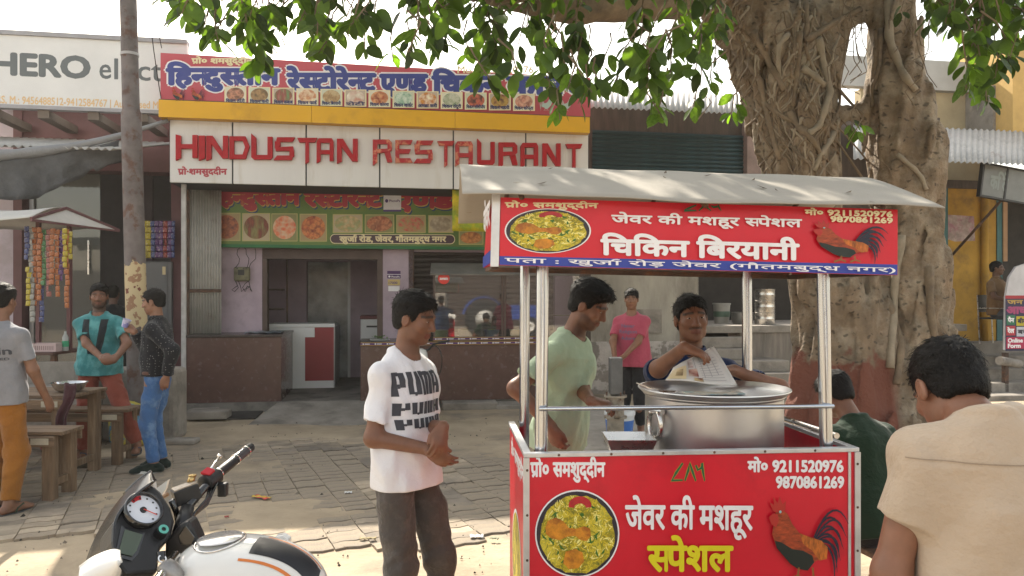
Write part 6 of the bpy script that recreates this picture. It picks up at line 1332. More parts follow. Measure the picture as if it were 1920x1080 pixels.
# dim motorbike silhouettes inside the left showroom: parked scooter
sc_ = bthing('display_scooter', 'dim yellow scooter parked inside the glass shop', 'scooter'); v8 = v_ = 1.9; ux = bu(130, v8)
q = MB(); q.lathe([(.10, -.05), (.22, -.05), (.24, 0), (.22, .05), (.10, .05)], (ux-.55, v8, .24+FZ), 24, Matrix.Rotation(math.pi/2, 4, 'X')); q.build('wheel', M_tyre, sc_, smooth=True); q = MB(); q.lathe([(.10, -.05), (.22, -.05), (.24, 0), (.22, .05), (.10, .05)], (ux+.65, v8, .24+FZ), 24, Matrix.Rotation(math.pi/2, 4, 'X')); q.build('wheel', M_tyre, sc_, smooth=True)
q = MB(); q.tube([(ux-.6, v8, .35+FZ), (ux-.45, v8, .95+FZ), (ux-.35, v8, 1.0+FZ)], [.1, .12, .05], 12); q.tube([(ux-.5, v8, .35+FZ), (ux+.1, v8, .33+FZ), (ux+.3, v8, .6+FZ), (ux+.8, v8, .62+FZ)], [.12, .13, .2, .1], 12); q.build('body', mat('scooter_yellow', (.35, .27, .05), .35), sc_, smooth=True)
# ================================================================== BANYAN
YT = 8.0; T0 = W(1640, 0, YT); T0.z = 0
tree = thing('banyan_tree', 'old banyan with twin gnarled trunks, aerial roots and big glossy leaves', 'tree', T0)
def tp(px, py, dy=0.0): return W(px, py, YT+dy)-T0
TC = [  # (a, b, ra, rb, k)
 (tp(1588, 870), tp(1572, 620), .66, .44), (tp(1572, 620), tp(1515, 400), .44, .37), (tp(1515, 400), tp(1490, 230), .37, .44), (tp(1490, 230), tp(1440, 60), .44, .46),
 (tp(1440, 60), tp(1350, -40, -.15), .46, .36), (tp(1495, 220), tp(1530, 60, .1), .36, .36), (tp(1530, 60, .1), tp(1612, -70, .2), .36, .32), (tp(1470, 100), tp(1440, -120, .3), .42, .36),
 (tp(1712, 870), tp(1706, 620), .46, .35), (tp(1706, 620), tp(1700, 420), .35, .36), (tp(1700, 420), tp(1692, 280), .36, .37), (tp(1692, 280), tp(1678, 160), .37, .29), (tp(1678, 160), tp(1668, -90, .15), .27, .24),
 (tp(1700, 640, -.1), tp(1640, 760, -.25), .22, .26), (tp(1530, 230, .0), tp(1660, 195, .1), .11, .10), (tp(1735, 330, -.05), tp(1752, 620, -.1), .16, .16), (tp(1752, 620, -.1), tp(1782, 860, -.1), .17, .24),
 (tp(1640, 520, -.15), tp(1650, 800, -.35), .16, .22), (tp(1545, 640, -.1), tp(1510, 880, -.2), .24, .34), (tp(1600, 650, -.2), tp(1610, 880, -.45), .22, .30), (tp(1690, 660, -.25), tp(1680, 880, -.5), .15, .22)]
def trunkf(P):
    d = None
    for a, b, r1, r2 in TC:
        c = cone(P, a, b, r1, r2); d = c if d is None else smin(d, c, .05)
    g = P*np.array([1, 1, .16], dtype=f32)
    return d*.9+.03+wob(g, 21, 9.0, .040)+crease(g, 22, 13, .075)+wob(P*np.array([1, 1, .5], dtype=f32), 23, 16, .014)+wob(P, 24, 40, .005)
V, Q = isomesh(trunkf, (-2.3, -1.4, -.05), (1.3, 1.3, 5.9), .023)
def barkmat():
    m = mat('banyan_bark', (.20, .145, .095), .88, var=.35, vs=4.5, bump=.8, bs=30, bdist=.03, col2=(.285, .235, .175), c2s=3.2, c2lo=.46, c2hi=.60)
    nd = m.node_tree.nodes; L = m.node_tree.links.new; b = nd['Principled BSDF']; src = b.inputs['Base Color'].links[0].from_socket
    tc = nd.new('ShaderNodeTexCoord'); sp = nd.new('ShaderNodeSeparateXYZ'); L(tc.outputs['Object'], sp.inputs[0])
    vo = nd.new('ShaderNodeTexVoronoi'); vo.inputs['Scale'].default_value = 9; mp = nd.new('ShaderNodeMapping'); mp.inputs['Scale'].default_value = (1, 1, 1.6); L(tc.outputs['Object'], mp.inputs[0])
    nz = nd.new('ShaderNodeTexNoise'); nz.inputs['Scale'].default_value = 6; L(tc.outputs['Object'], nz.inputs[0]); mv = nd.new('ShaderNodeVectorMath'); mv.operation = 'MULTIPLY_ADD'; mv.inputs[1].default_value = (.3,)*3; L(nz.outputs['Color'], mv.inputs[0]); L(mp.outputs[0], mv.inputs[2]); L(mv.outputs[0], vo.inputs['Vector'])
    r = nd.new('ShaderNodeMapRange'); r.inputs[1].default_value = .16; r.inputs[2].default_value = .30; r.inputs[3].default_value = .42; r.inputs[4].default_value = 1; L(vo.outputs['Distance'], r.inputs[0])
    vm = nd.new('ShaderNodeVectorMath'); vm.operation = 'SCALE'; L(src, vm.inputs[0]); L(r.outputs[0], vm.inputs['Scale'])
    # brick red paint daubed low on the left trunk
    def rng(sock, a, b_, c, d_):
        r1 = nd.new('ShaderNodeMapRange'); r1.inputs[1].default_value = a; r1.inputs[2].default_value = b_; L(sock, r1.inputs[0]); r2 = nd.new('ShaderNodeMapRange'); r2.inputs[1].default_value = c; r2.inputs[2].default_value = d_; r2.inputs[3].default_value = 1; r2.inputs[4].default_value = 0; L(sock, r2.inputs[0])
        x = nd.new('ShaderNodeMath'); x.operation = 'MULTIPLY'; L(r1.outputs[0], x.inputs[0]); L(r2.outputs[0], x.inputs[1]); return x.outputs[0]
    zz = nd.new('ShaderNodeMath'); zz.operation = 'MULTIPLY_ADD'; n5 = nd.new('ShaderNodeTexNoise'); n5.inputs['Scale'].default_value = 5.5; n5.inputs['Detail'].default_value = 6; L(tc.outputs['Object'], n5.inputs[0]); L(n5.outputs[0], zz.inputs[0]); zz.inputs[1].default_value = .7; L(sp.outputs[2], zz.inputs[2])
    m1 = rng(zz.outputs[0], .52, .60, 1.28, 1.36); m2 = rng(sp.outputs[0], -1.2, -1.1, -.06, .06); x = nd.new('ShaderNodeMath'); x.operation = 'MULTIPLY'; L(m1, x.inputs[0]); L(m2, x.inputs[1])
    mx = nd.new('ShaderNodeMix'); mx.data_type = 'RGBA'; L(x.outputs[0], mx.inputs[0]); L(vm.outputs[0], mx.inputs[6]); mx.inputs[7].default_value = (.16, .055, .035, 1); L(mx.outputs[2], b.inputs['Base Color']); return m
M_bark = barkmat(); trunk = npmesh('trunk', V, Q, M_bark, tree)
M_root = mat('aerial_root', (.20, .15, .10), .85, var=.3, vs=7, bump=.5, bs=40, col2=(.16, .12, .085), c2s=5); M_rootp = mat('pale_root', (.28, .235, .175), .85, var=.2, vs=8, bump=.4, bs=40)
tb_ = BVHTree.FromPolygons([Vector(p) for p in V], [tuple(q_) for q_ in Q])
def onbark(px, py, lift=0.0):
    o = Vector((0, 0, CZ))-T0; d = Vector(((px-960)/F, 1, -(py-HOR)/F)).normalized(); h_ = tb_.ray_cast(o, d)
    if h_[0] is None: return None
    n = h_[1] if h_[1].dot(d) < 0 else -h_[1]
    return h_[0]+n*lift
def root(pts, r0, r1, m, wig=0):
    P = []
    for i in range(len(pts)-1):
        for t in np.linspace(0, 1, 5)[:-1]: P.append((pts[i][0]+(pts[i+1][0]-pts[i][0])*t, pts[i][1]+(pts[i+1][1]-pts[i][1])*t))
    P.append(pts[-1]); r0 *= .72; r1 *= .66; W3_ = [p for p in (onbark(x+random.gauss(0, wig), y, r0*.35) for x, y in P) if p is not None]
    if len(W3_) < 4: return
    S_ = [W3_[0]]
    for i in range(1, len(W3_)-1): S_.append((W3_[i-1]+W3_[i]*2+W3_[i+1])/4)
    S_.append(W3_[-1]); n = len(S_)
    if max((S_[i+1]-S_[i]).length for i in range(n-1)) > .5: return
    q = MB(); q.tube(S_, [(r0+(r1-r0)*i/n)*(1+.15*math.sin(i*1.7)) for i in range(n)], 8); q.build('aerial_root', m, tree, smooth=True)
for pts, r0, r1, p in (([(1532, 72), (1545, 130), (1556, 172), (1545, 212), (1533, 238), (1515, 250)], .055, .045, 1), ([(1504, 128), (1525, 142), (1542, 160)], .05, .05, 1), ([(1512, 76), (1560, 45), (1612, 18)], .045, .05, 0), ([(1508, 0), (1512, 50), (1508, 80), (1516, 112)], .045, .03, 0),
    ([(1497, 60), (1495, 120), (1488, 200)], .045, .035, 0), ([(1476, 65), (1460, 85), (1458, 120), (1464, 160)], .04, .035, 1), ([(1668, 0), (1668, 60), (1674, 100), (1700, 150), (1714, 170)], .07, .045, 1), ([(1650, 55), (1650, 128), (1636, 158), (1634, 200)], .04, .025, 0), ([(1682, 290), (1712, 315), (1728, 332), (1736, 356)], .035, .03, 1),
    ([(1410, 60), (1430, 90), (1450, 130), (1470, 170)], .06, .04, 0), ([(1400, 110), (1425, 150), (1440, 220), (1462, 300)], .05, .04, 0), ([(1560, 250), (1540, 290), (1525, 320)], .05, .035, 1), ([(1480, 210), (1500, 240), (1520, 260), (1545, 300)], .05, .04, 0), ([(1430, 190), (1470, 220), (1500, 235)], .035, .03, 0), ([(1660, 560), (1690, 640), (1680, 720)], .06, .05, 0), ([(1690, 440), (1680, 520), (1672, 600), (1668, 690)], .06, .06, 1), ([(1740, 500), (1745, 600), (1760, 700)], .06, .05, 0)):
    root(pts, r0, r1, M_rootp if p else M_root)
for k in range(150):
    x = random.uniform(1370, 1575); y = random.uniform(-5, 290); pts = [(x, y)]; s_ = random.choice((-1, 1))*random.uniform(.1, 1.1)
    for j in range(random.randint(3, 6)): x += s_*14+random.gauss(0, 7); y += random.uniform(10, 26); pts.append((x, y))
    root(pts, random.uniform(.008, .026), random.uniform(.005, .018), random.choice((M_root, M_root, M_rootp)), 1.5)
# limbs and branches
def limb_tube(pts, r0, r1, nm='branch', m=None, sub=6, wig=.05):
    P = [Vector(p) for p in pts]; S_ = []
    for i in range(len(P)-1):
        a = P[max(i-1, 0)]; b = P[i]; c = P[i+1]; d = P[min(i+2, len(P)-1)]
        for t in np.linspace(0, 1, sub+1)[:-1]: S_.append(.5*((2*b)+(c-a)*t+(2*a-5*b+4*c-d)*t*t+(3*b-a-3*c+d)*t**3)+Vector((random.gauss(0, wig), random.gauss(0, wig), random.gauss(0, wig)))*.3)
    S_.append(P[-1]); n = len(S_); q = MB(); q.tube(S_, [r0+(r1-r0)*i/(n-1) for i in range(n)], 9); q.build(nm, m or M_root, tree, smooth=True); return S_
skel = []
skel += limb_tube([tp(1370, -30, -.1), W(1240, 2, 7.0)-T0, W(1050, 4, 6.3)-T0, W(820, -40, 5.8)-T0, W(560, -70, 5.4)-T0, W(360, -90, 5.2)-T0], .20, .05)
skel += limb_tube([tp(1400, -60, .1), W(1300, -160, 6.8)-T0, W(1150, -260, 6.0)-T0, W(950, -330, 5.2)-T0, W(700, -420, 4.7)-T0], .22, .05)
skel += limb_tube([tp(1440, -110, .3), W(1380, -330, 7.6)-T0, W(1200, -480, 7.0)-T0, W(900, -520, 6.8)-T0], .26, .07)
skel += limb_tube([tp(1590, -80, .2), W(1650, -260, 7.2)-T0, W(1700, -520, 6.0)-T0, W(1650, -900, 5.0)-T0], .22, .06)
skel += limb_tube([tp(1668, -80, .15), W(1740, -120, 7.4)-T0, W(1860, -80, 6.6)-T0, W(1960, 0, 6.0)-T0], .17, .04)
skel += limb_tube([tp(1668, -80, .15), W(1720, -300, 8.4)-T0, W(1850, -420, 9.2)-T0], .19, .05)
skel += limb_tube([tp(1590, -80, .2), W(1560, -350, 8.6)-T0, W(1450, -520, 9.6)-T0], .2, .05)
# leaves
def leafmb(mb, M, L=.15, Wd=.085):
    rows_ = [(0, .06), (.12, .55), (.32, .95), (.55, 1.0), (.78, .72), (.93, .33), (1.0, .02)]; b = len(mb.v)
    for t, w in rows_:
        z = -.10*L*t*t; y = t*L
        for sx, zz_ in ((-1, .10), (0, 0), (1, .10)): mb.v.append(M @ Vector((sx*w*Wd/2, y, z+zz_*w*Wd*.9)))
    for i in range(len(rows_)-1):
        for j in (0, 1): q_ = b+i*3+j; mb.f.append([q_, q_+1, q_+4, q_+3]); mb.m.append(mb.mi)
M_leaf = mat('banyan_leaf', (.055, .095, .022), .42, var=.36, vs=5, trans=.48, isl=1, spec=.45, coord='Generated')
M_leaf2 = mat('banyan_leaf_mass', (.055, .095, .022), .42, var=.38, vs=3, trans=.48, isl=2, spec=.45)
M_leafy = mat('young_leaf', (.085, .16, .02), .4, var=.25, vs=5, trans=.5, isl=1, coord='Generated')
_lm = MB(); leafmb(_lm, Matrix.Identity(4), 1, .56); leaf0 = _lm.build('leaf', M_leaf, tree, smooth=True, fix=False)
leaf_y = leaf0.copy(); leaf_y.data = leaf0.data.copy(); leaf_y.data.materials[0] = M_leafy; COL.objects.link(leaf_y)
YL = [(325, 15), (345, 60), (365, 95), (400, 140), (440, 120), (500, 150), (530, 138), (560, 128), (600, 130), (640, 90), (680, 105), (720, 160), (770, 145), (800, 115), (850, 130), (872, 215), (900, 170), (960, 188), (1000, 150), (1040, 195), (1062, 225), (1100, 235), (1150, 190), (1200, 165), (1240, 235), (1280, 190), (1310, 150), (1345, 70)]
def ylow(px): return float(np.interp(px, [a for a, _ in YL], [b for _, b in YL]))
leaves = []                                # (matrix, length, young, score)
tw = MB()
def cluster(end, base, n, spread=.11, young=False, Lr=(.09, .185), score=0):
    """a twig from base to end with leaves spiralling round its outer half"""
    end = Vector(end); base = Vector(base); mid = base.lerp(end, .5)+Vector((random.gauss(0, .04), random.gauss(0, .04), .05)); tw.tube([base, mid, end], [.008, .006, .004], 5, caps=False)
    d = (end-mid).normalized()
    for k in range(n):
        t = random.uniform(.15, 1.0); p = mid.lerp(end, t); a = k*2.4+random.random(); sd = Vector((math.cos(a), math.sin(a), random.uniform(-.9, .25))); ld = (d*.35+sd*.9+Vector((0, 0, -.35))).normalized()
        up = Vector((random.gauss(0, .5), random.gauss(-.25, .5), 1)); x = ld.cross(up).normalized(); z = x.cross(ld); L = random.uniform(*Lr)
        p = p+ld*.03; tw.tube([p-ld*.035, p], [.0025, .002], 4, caps=False)
        M = Matrix((x, ld, z)).transposed().to_4x4(); M.translation = p; leaves.append((M, L, young, score+random.random()*.2))
def nearest(p, far=9):
    return min(skel, key=lambda s_: (s_-p).length)
random.seed(11)
for k in range(275):                        # leaves seen against the sky and the boards
    px = random.uniform(322, 1345); lo_ = ylow(px); py = -75+(lo_+62)*random.random()**1.15; Yd = random.uniform(4.6, 6.1)
    if random.random() < (.55 if 640 < px < 800 else .15): continue
    e = W(px, py, Yd)-T0; b = e+Vector((random.gauss(.0, .10), random.gauss(0, .08), random.uniform(.18, .34))); cluster(e, b, random.randint(4, 7), score=1, young=random.random() < .2)
for k in range(80):
    px = random.uniform(1745, 1960); lo_ = float(np.interp(px, [1745, 1790, 1830, 1870, 1930], [45, 85, 195, 170, 110])); py = random.uniform(-60, lo_)-14
    e = W(px, py, random.uniform(5.4, 6.8))-T0; cluster(e, e+Vector((random.gauss(.0, .10), random.gauss(0, .08), .25)), random.randint(4, 6), score=1)
for px, py, Yd, n, yg in ((1595, 262, 7.2, 6, True), (1598, 245, 7.3, 4, False), (1370, 222, 6.3, 6, True), (1385, 205, 6.3, 4, False), (1235, 205, 5.2, 5, True), (1050, 225, 5.0, 5, True), (1330, 160, 6.0, 6, False), (1300, 200, 6.0, 5, False), (1340, 110, 6.5, 6, False), (1350, 50, 6.6, 6, False), (1810, 170, 6.0, 6, False), (1850, 190, 6.0, 6, False), (1245, 225, 5.2, 5, False), (405, 60, 5.3, 5, False), (1740, 60, 7.0, 5, False), (1690, 20, 7.3, 4, False)):
    e = W(px, py, Yd)-T0; cluster(e, e+Vector((random.gauss(.05, .06), .05, .3)), n, young=yg, Lr=(.10, .15), score=2)
n_vis = len(leaves)
for k in range(1050):                       # the crown above the frame, which shades cart and street
    X = random.uniform(-2.5, 5.0); Yd = random.uniform(3.6, 9.6); lo_ = CZ+.41*Yd+.15; Z = random.uniform(lo_, lo_+2.2)
    e = Vector((X, Yd, Z))-T0; cluster(e, e+Vector((random.gauss(0, .15), random.gauss(0, .15), .3)), 7, Lr=(.13, .18), score=0)
vis_ = sorted(range(len(leaves)), key=lambda i: -leaves[i][3])[:300]; vs2 = set(vis_)
mass = MB()
for i, (M, L, yg, sc) in enumerate(leaves):
    if i in vs2:
        o = (leaf_y if yg else leaf0).copy(); o.parent = tree; o.matrix_local = M @ Matrix.Diagonal((L, L, L, 1)); COL.objects.link(o)
    else: leafmb(mass, M, L, L*.56)
bpy.data.objects.remove(leaf0); bpy.data.objects.remove(leaf_y)
o = mass.build('crown', M_leaf2, tree, smooth=True, fix=False); stuff(o)
# hanging thin root threads
for k in range(26):
    px = random.choice((random.uniform(1300, 1420), random.uniform(1560, 1625), random.uniform(1700, 1740))); py = random.uniform(-20, 60); p = W(px, py, 7.4)-T0; ln = random.uniform(.25, .9); q_ = [p+Vector((random.gauss(0, .012)*j, random.gauss(0, .01)*j, -ln*j/6)) for j in range(7)]
    tw.tube(q_, [.005]*7, 4, caps=False)
stuff(tw.build('twigs', M_root, tree, smooth=True, fix=False))
# ================================================================== PEOPLE
sandal = dict(kind='sandal', mat=mat('sandal_sole', (.05, .055, .06), .7), strap=mat('sandal_strap', (.04, .06, .12), .6))
M_jdark = cloth('charcoal_denim', (.082, .072, .066), (.12, .105, .095), 16, .5, .68, bump=.5)
# man in white printed T-shirt
J = person('man in white printed T-shirt with hands clasped beside the cart', (W(764, 555, 3.38).x, 3.38, 0), -33, H=1.655, skin=('tan', (.185, .085, .05)), h=.0052, hair='full', beard=.22, stache=.2, head=(14, 13, 0), neck_fwd=.03, lean=-2, belly=.012, fat=.89, shw=.90,
    armR=('w', W(802, 842, 3.20), (.5, -.7, -.8)), armL=('w', W(830, 800, 3.20), (-.6, -.8, -.4)), handR=dict(curl=.4, dir=(.75, -.05, -.5), world=True, palm=(0, .9, .3), thumb=.3), handL=dict(curl=.5, dir=(-.15, -.45, -.85), world=True, palm=(-.5, .5, -.4), thumb=.4),
    shirt=dict(mat=cloth('white_cotton', (.72, .72, .76), bump=.25, var=.04), sleeve=.74, hem=-.035, loose=.028, gap=.020, fold=.0085, seed=2, flare=.014, neck=.070), trousers=dict(mat=M_jdark, fold=.007, loose=.013, top=.15), shoes=sandal, legR=('l', (.14, -.02, .075), (0, 1, 0)), legL=('l', (-.12, .12, .075), (.2, 1, 0)))
def bars(rects): 
    V = []; Fc = []
    for r_ in rects:
        b = len(V); V += [np.array(p) for p in r_]; Fc.append(tuple(range(b, b+len(r_))))
    return (np.array(V), Fc)
def puma(x0, y0, w, h, cut=1.0):          # heavy stencil capitals, lower 'cut' share shown
    cw = w/4.15; L_ = []; t = .36*cw
    def rc(x, a, b, c): y_lo = a*h; y_hi = min(c*h, cut*h); (y_hi > y_lo) and L_.append([(x0+x, y0+y_lo), (x0+x+b, y0+y_lo), (x0+x+b, y0+y_hi), (x0+x, y0+y_hi)])
    x = 0; rc(x, 0, t, 1); rc(x+t, .32, .17*cw, .50); rc(x+t, .84, .17*cw, 1); rc(x+t+.17*cw, .36, t, .97)
    x = cw*1.04; rc(x, .06, t, 1); rc(x+t, 0, .15*cw, .15); rc(x+t+.15*cw, .04, t, 1)
    x = cw*2.04; rc(x, 0, t*.85, 1); rc(x+t*.85, .82, .1*cw, .97); rc(x+t*.85+.1*cw, 0, t*.75, .98); rc(x+t*1.6+.1*cw, .82, .1*cw, .97); rc(x+t*1.6+.15*cw, 0, t*.8, .95)
    x = cw*3.22; rc(x, 0, t, .96); rc(x+t, .84, .15*cw, 1); rc(x+t, .30, .15*cw, .46); rc(x+t+.15*cw, 0, t, .96)
    return bars(L_)
pi_ = mat('print_charcoal', (.045, .048, .062), .75, var=.15, vs=20)
w_, h_ = .25, .102
decal(J, [puma(-w_/2, .055, w_, h_), puma(-w_/2+.006, -.028, w_, h_*.66, .8), puma(-w_/2+.012, -.088, w_, h_*.5, .85)], pi_, (.028, .1, 1.135), (-1, 0, 0), (0, 0, 1), w_, h_)
# man in pale green T-shirt
J = person('man in pale green T-shirt bending his head behind the cart posts', (W(1046, 555, 3.98).x, 3.98, 0), -28, H=1.74, skin=('tan2', (.20, .092, .055)), h=.006, hair='tall', beard=.6, head=(4, 27, 0), neck_fwd=.045, lean=7,
    armR=('w', W(1034, 800, 3.66), (.7, -.8, .1)), armL=('w', W(1108, 752, 3.66), (-.5, -.5, -.8)), handR=dict(curl=.7, dir=(.3, -.1, -.9), world=True, palm=(.5, .7, .2)), handL=dict(curl=.8, dir=(.9, -.2, -.1), world=True, palm=(0, 0, -1)),
    shirt=dict(mat=cloth('pale_green', (.37, .47, .33), bump=.3, var=.05), sleeve=.70, hem=-.02, loose=.022, fold=.009, seed=12, flare=.012), trousers=dict(mat=cloth('black_denim', (.018, .018, .02)), top=.15), shoes=sandal)
# vendor in navy polo
J = person('vendor with moustache in navy shirt holding a magazine over the pot', (W(1296, 555, 3.60).x, 3.60, 0), -90, H=1.635, skin=('vend', (.195, .088, .05)), h=.006, hair='short', beard=.12, stache=1.0, head=(2, -2, 3), fat=1.06,
    armR=('w', W(1283, 652, 3.14), (1, .2, -.75)), armL=('w', W(1376, 694, 3.40), (-1, -.2, -.4)), handR=dict(curl=.5, dir=(.75, -.1, -.25), world=True, palm=(-.1, .25, -.95), thumb=.9), handL=dict(curl=.5, dir=(-.85, -.5, .1), world=True, palm=(-.3, -.2, -.9)),
    shirt=dict(mat=cloth('navy', (.010, .022, .075), (.02, .05, .12), 5, .5, .6, bump=.3), sleeve=.66, hem=-.03, loose=.02, collar=1, seed=22, neck=.064, gap=.007), trousers=dict(mat=cloth('black_denim', (.018, .018, .02))), shoes=sandal)
# man in beige T-shirt seen from behind
J = person('man in beige T-shirt seen from behind, head bowed over his food', (W(1872, 555, 1.64).x, 1.62, 0), 88, H=1.645, skin=('beige', (.215, .10, .06)), h=.0042, hair='short', head=(3, 38, 0), neck_fwd=.08, lean=7, fat=.98, shw=.92, drop=.045,
    armL=('l', (-.20, .25, .92), (-.45, -.6, -1)), armR=('l', (.08, .32, 1.0), (.2, -.7, -1)), handL=dict(curl=.8), handR=dict(curl=.8),
    shirt=dict(mat=cloth('beige', (.44, .345, .255), bump=.3, var=.05), sleeve=.54, hem=-.05, loose=.020, gap=.019, fold=.0075, seed=32, flare=.02, k=.032), trousers=dict(mat=cloth('grey_trouser', (.08, .08, .09))), shoes=sandal)
decal(J, [bars([[(-.20+.02*k, -.0012), (-.18+.02*k, -.0012), (-.18+.02*k, .0012), (-.20+.02*k, .0012)] for k in range(20)])], cloth('beige_seam', (.30, .225, .16)), (0, -.1, 1.27), (1, 0, 0), (0, 0, 1), 1, 1, name='yoke_seam')
# seated man in dark green shirt, seen from behind
J = person('man in dark green shirt seated on a stool with his back turned', (W(1655, 555, 3.95).x, 3.95, 0), 108, H=1.72, skin=('grn', (.18, .085, .05)), h=.0075, hair='full', head=(10, 34, 0), neck_fwd=.05, lean=20, seat=.42,
    armL=('l', (-.16, .42, .60), (-1, -.4, -.5)), armR=('l', (.12, .42, .60), (1, -.4, -.5)), legR=('l', (.15, .43, .075), (.1, .3, 1)), legL=('l', (-.15, .43, .075), (-.1, .3, 1)),
    shirt=dict(mat=cloth('bottle_green', (.012, .030, .016), bump=.3), sleeve=.75, hem=-.06, loose=.026, seed=42, flare=.03), trousers=dict(mat=cloth('black_denim', (.018, .018, .02))), shoes=sandal)
stl = thing('wooden_stool', 'square wooden stool under the seated man in dark green', 'stool', (W(1655, 555, 3.95).x+.02, 3.92, 0), R(12))
q = MB(); q.box(-.17, .17, -.17, .17, .30, .33); q.build('seat', M_wood, stl, bevel=.006)
for sx in (-1, 1):
    for sy_ in (-1, 1): q = MB(); q.box(sx*.14-.02, sx*.14+.02, sy_*.14-.02, sy_*.14+.02, 0, .299); q.build('leg', M_woodl, stl)
# boy at the hand pump
PZ = .27
J = person('boy in pink T-shirt and black trousers working the hand pump', (W(1186, 555, 7.5).x, 7.5, PZ), -108, H=1.43, skin=('boy', (.20, .095, .055)), h=.0085, hair='boy', head=(4, 2, 0), lean=6, fat=.92,
    armR=('w', W(1152, 690, 7.22), (1, -.4, 0)), armL=('w', W(1158, 688, 7.20), (-1, -.4, -.2)), handR=dict(curl=.9), handL=dict(curl=.9), shirt=dict(mat=cloth('pink', (.36, .065, .105), bump=.3), sleeve=.72, hem=-.05, loose=.03, seed=52, flare=.04), trousers=dict(mat=cloth('black_denim', (.018, .018, .02)), loose=.012), shoes=None)
bi_ = mat('boy_print', (.12, .13, .22), .8)
for k, (t, dy, w2) in enumerate((('Never', .075, .13), ('Religion', .02, .17), ('Adore', -.045, .14))): decal(J, t, bi_, (.02, .1, .985+dy), (-1, 0, 0), (0, 0, 1), w2, .035, bold=.02)
# man in grey T-shirt with orange trousers, from behind
J = person('man in grey T-shirt and orange brown trousers beside the bench', (W(0, 555, 5.7).x, 5.7, 0), 82, H=1.72, skin=('grey', (.20, .10, .062)), h=.0085, hair='full', head=(6, 6, 0),
    armR=('l', (.27, .16, .84), (.5, -1, 0)), shirt=dict(mat=cloth('grey_marl', (.22, .225, .25), bump=.3), sleeve=.7, hem=-.03, loose=.026, seed=62), trousers=dict(mat=cloth('orange_brown', (.26, .105, .018), bump=.4), loose=.02, fold=.006), shoes=dict(kind='sandal', mat=mat('sandal_sole', (.05, .055, .06)), strap=mat('sandal_green', (.03, .05, .03), .7)), legR=('l', (.13, -.06, .075), (0, 1, 0)))
decal(J, 'Griffin', mat('grey_print', (.05, .055, .07), .8), (.03, -.1, 1.215), (1, 0, 0), (0, 0, 1), .26, .052, bold=.05); decal(J, 'STAY TUNED', mat('grey_print', (.05, .055, .07), .8), (.03, -.1, 1.155), (1, 0, 0), (0, 0, 1), .24, .018, bold=.02)
# man in teal T-shirt
TL = (W(186, 555, 7.6).x, 7.6, 0)
J = person('bearded man in teal T-shirt and rust trousers with bag straps', TL, -80, H=1.75, skin=('teal', (.19, .09, .055)), h=.0085, hair='full', beard=.85, stache=.9, head=(14, 2, 0), fat=1.06,
    armR=('w', W(196, 680, 7.30), (1, .1, -.6)), armL=('w', W(214, 676, 7.30), (-1, .1, -.6)), handR=dict(curl=.6, dir=(.9, -.3, -.1), world=True, palm=(0, .8, .2)), handL=dict(curl=.6, dir=(-.9, -.3, -.1), world=True, palm=(0, .8, .2)),
    shirt=dict(mat=cloth('teal_dye', (.045, .20, .215), (.10, .30, .31), 7, .46, .60, bump=.3), sleeve=.70, hem=-.03, loose=.026, seed=72), trousers=dict(mat=cloth('rust', (.24, .06, .04), bump=.4), loose=.018, fold=.006), shoes=sandal, legR=('l', (.16, -.05, .075), (0, 1, 0)), legL=('l', (-.42, .12, .075), (-.3, 1, 0)))
stp = cloth('strap_dark', (.018, .024, .03))
for sx in (-1, 1): decal(J, [bars([[(sx*.085-.032, .20), (sx*.085+.032, .20), (sx*.075+.032, .08), (sx*.075-.032, .08)], [(sx*.075-.032, .08), (sx*.075+.032, .08), (sx*.03+.026, -.14), (sx*.03-.026, -.14)]])], stp, (0, .1, 1.19), (-1, 0, 0), (0, 0, 1), 1, 1, name='bag_strap')
decal(J, [bars([[(-.02, -.01), (.03, .0), (.02, -.05), (-.03, -.04)]])], mat('teal_print', (.02, .06, .09), .8), (0, .1, 1.08), (-1, 0, 0), (0, 0, 1), 1, 1)
# man in black dotted shirt drinking
M_dot = cloth('black_dotted', (.012, .013, .017), bump=.3)
nd = M_dot.node_tree.nodes; L_ = M_dot.node_tree.links.new; b = nd['Principled BSDF']; src = b.inputs['Base Color'].links[0].from_socket; vo = nd.new('ShaderNodeTexVoronoi'); vo.inputs['Scale'].default_value = 42; vo.inputs['Randomness'].default_value = .5; tc_ = nd.new('ShaderNodeTexCoord'); L_(tc_.outputs['Object'], vo.inputs['Vector'])
r_ = nd.new('ShaderNodeMapRange'); r_.inputs[1].default_value = .17; r_.inputs[2].default_value = .22; r_.inputs[3].default_value = .8; r_.inputs[4].default_value = 0; L_(vo.outputs['Distance'], r_.inputs[0]); mx = nd.new('ShaderNodeMix'); mx.data_type = 'RGBA'; L_(r_.outputs[0], mx.inputs[0]); L_(src, mx.inputs[6]); mx.inputs[7].default_value = (.22, .22, .22, 1); L_(mx.outputs[2], b.inputs['Base Color'])
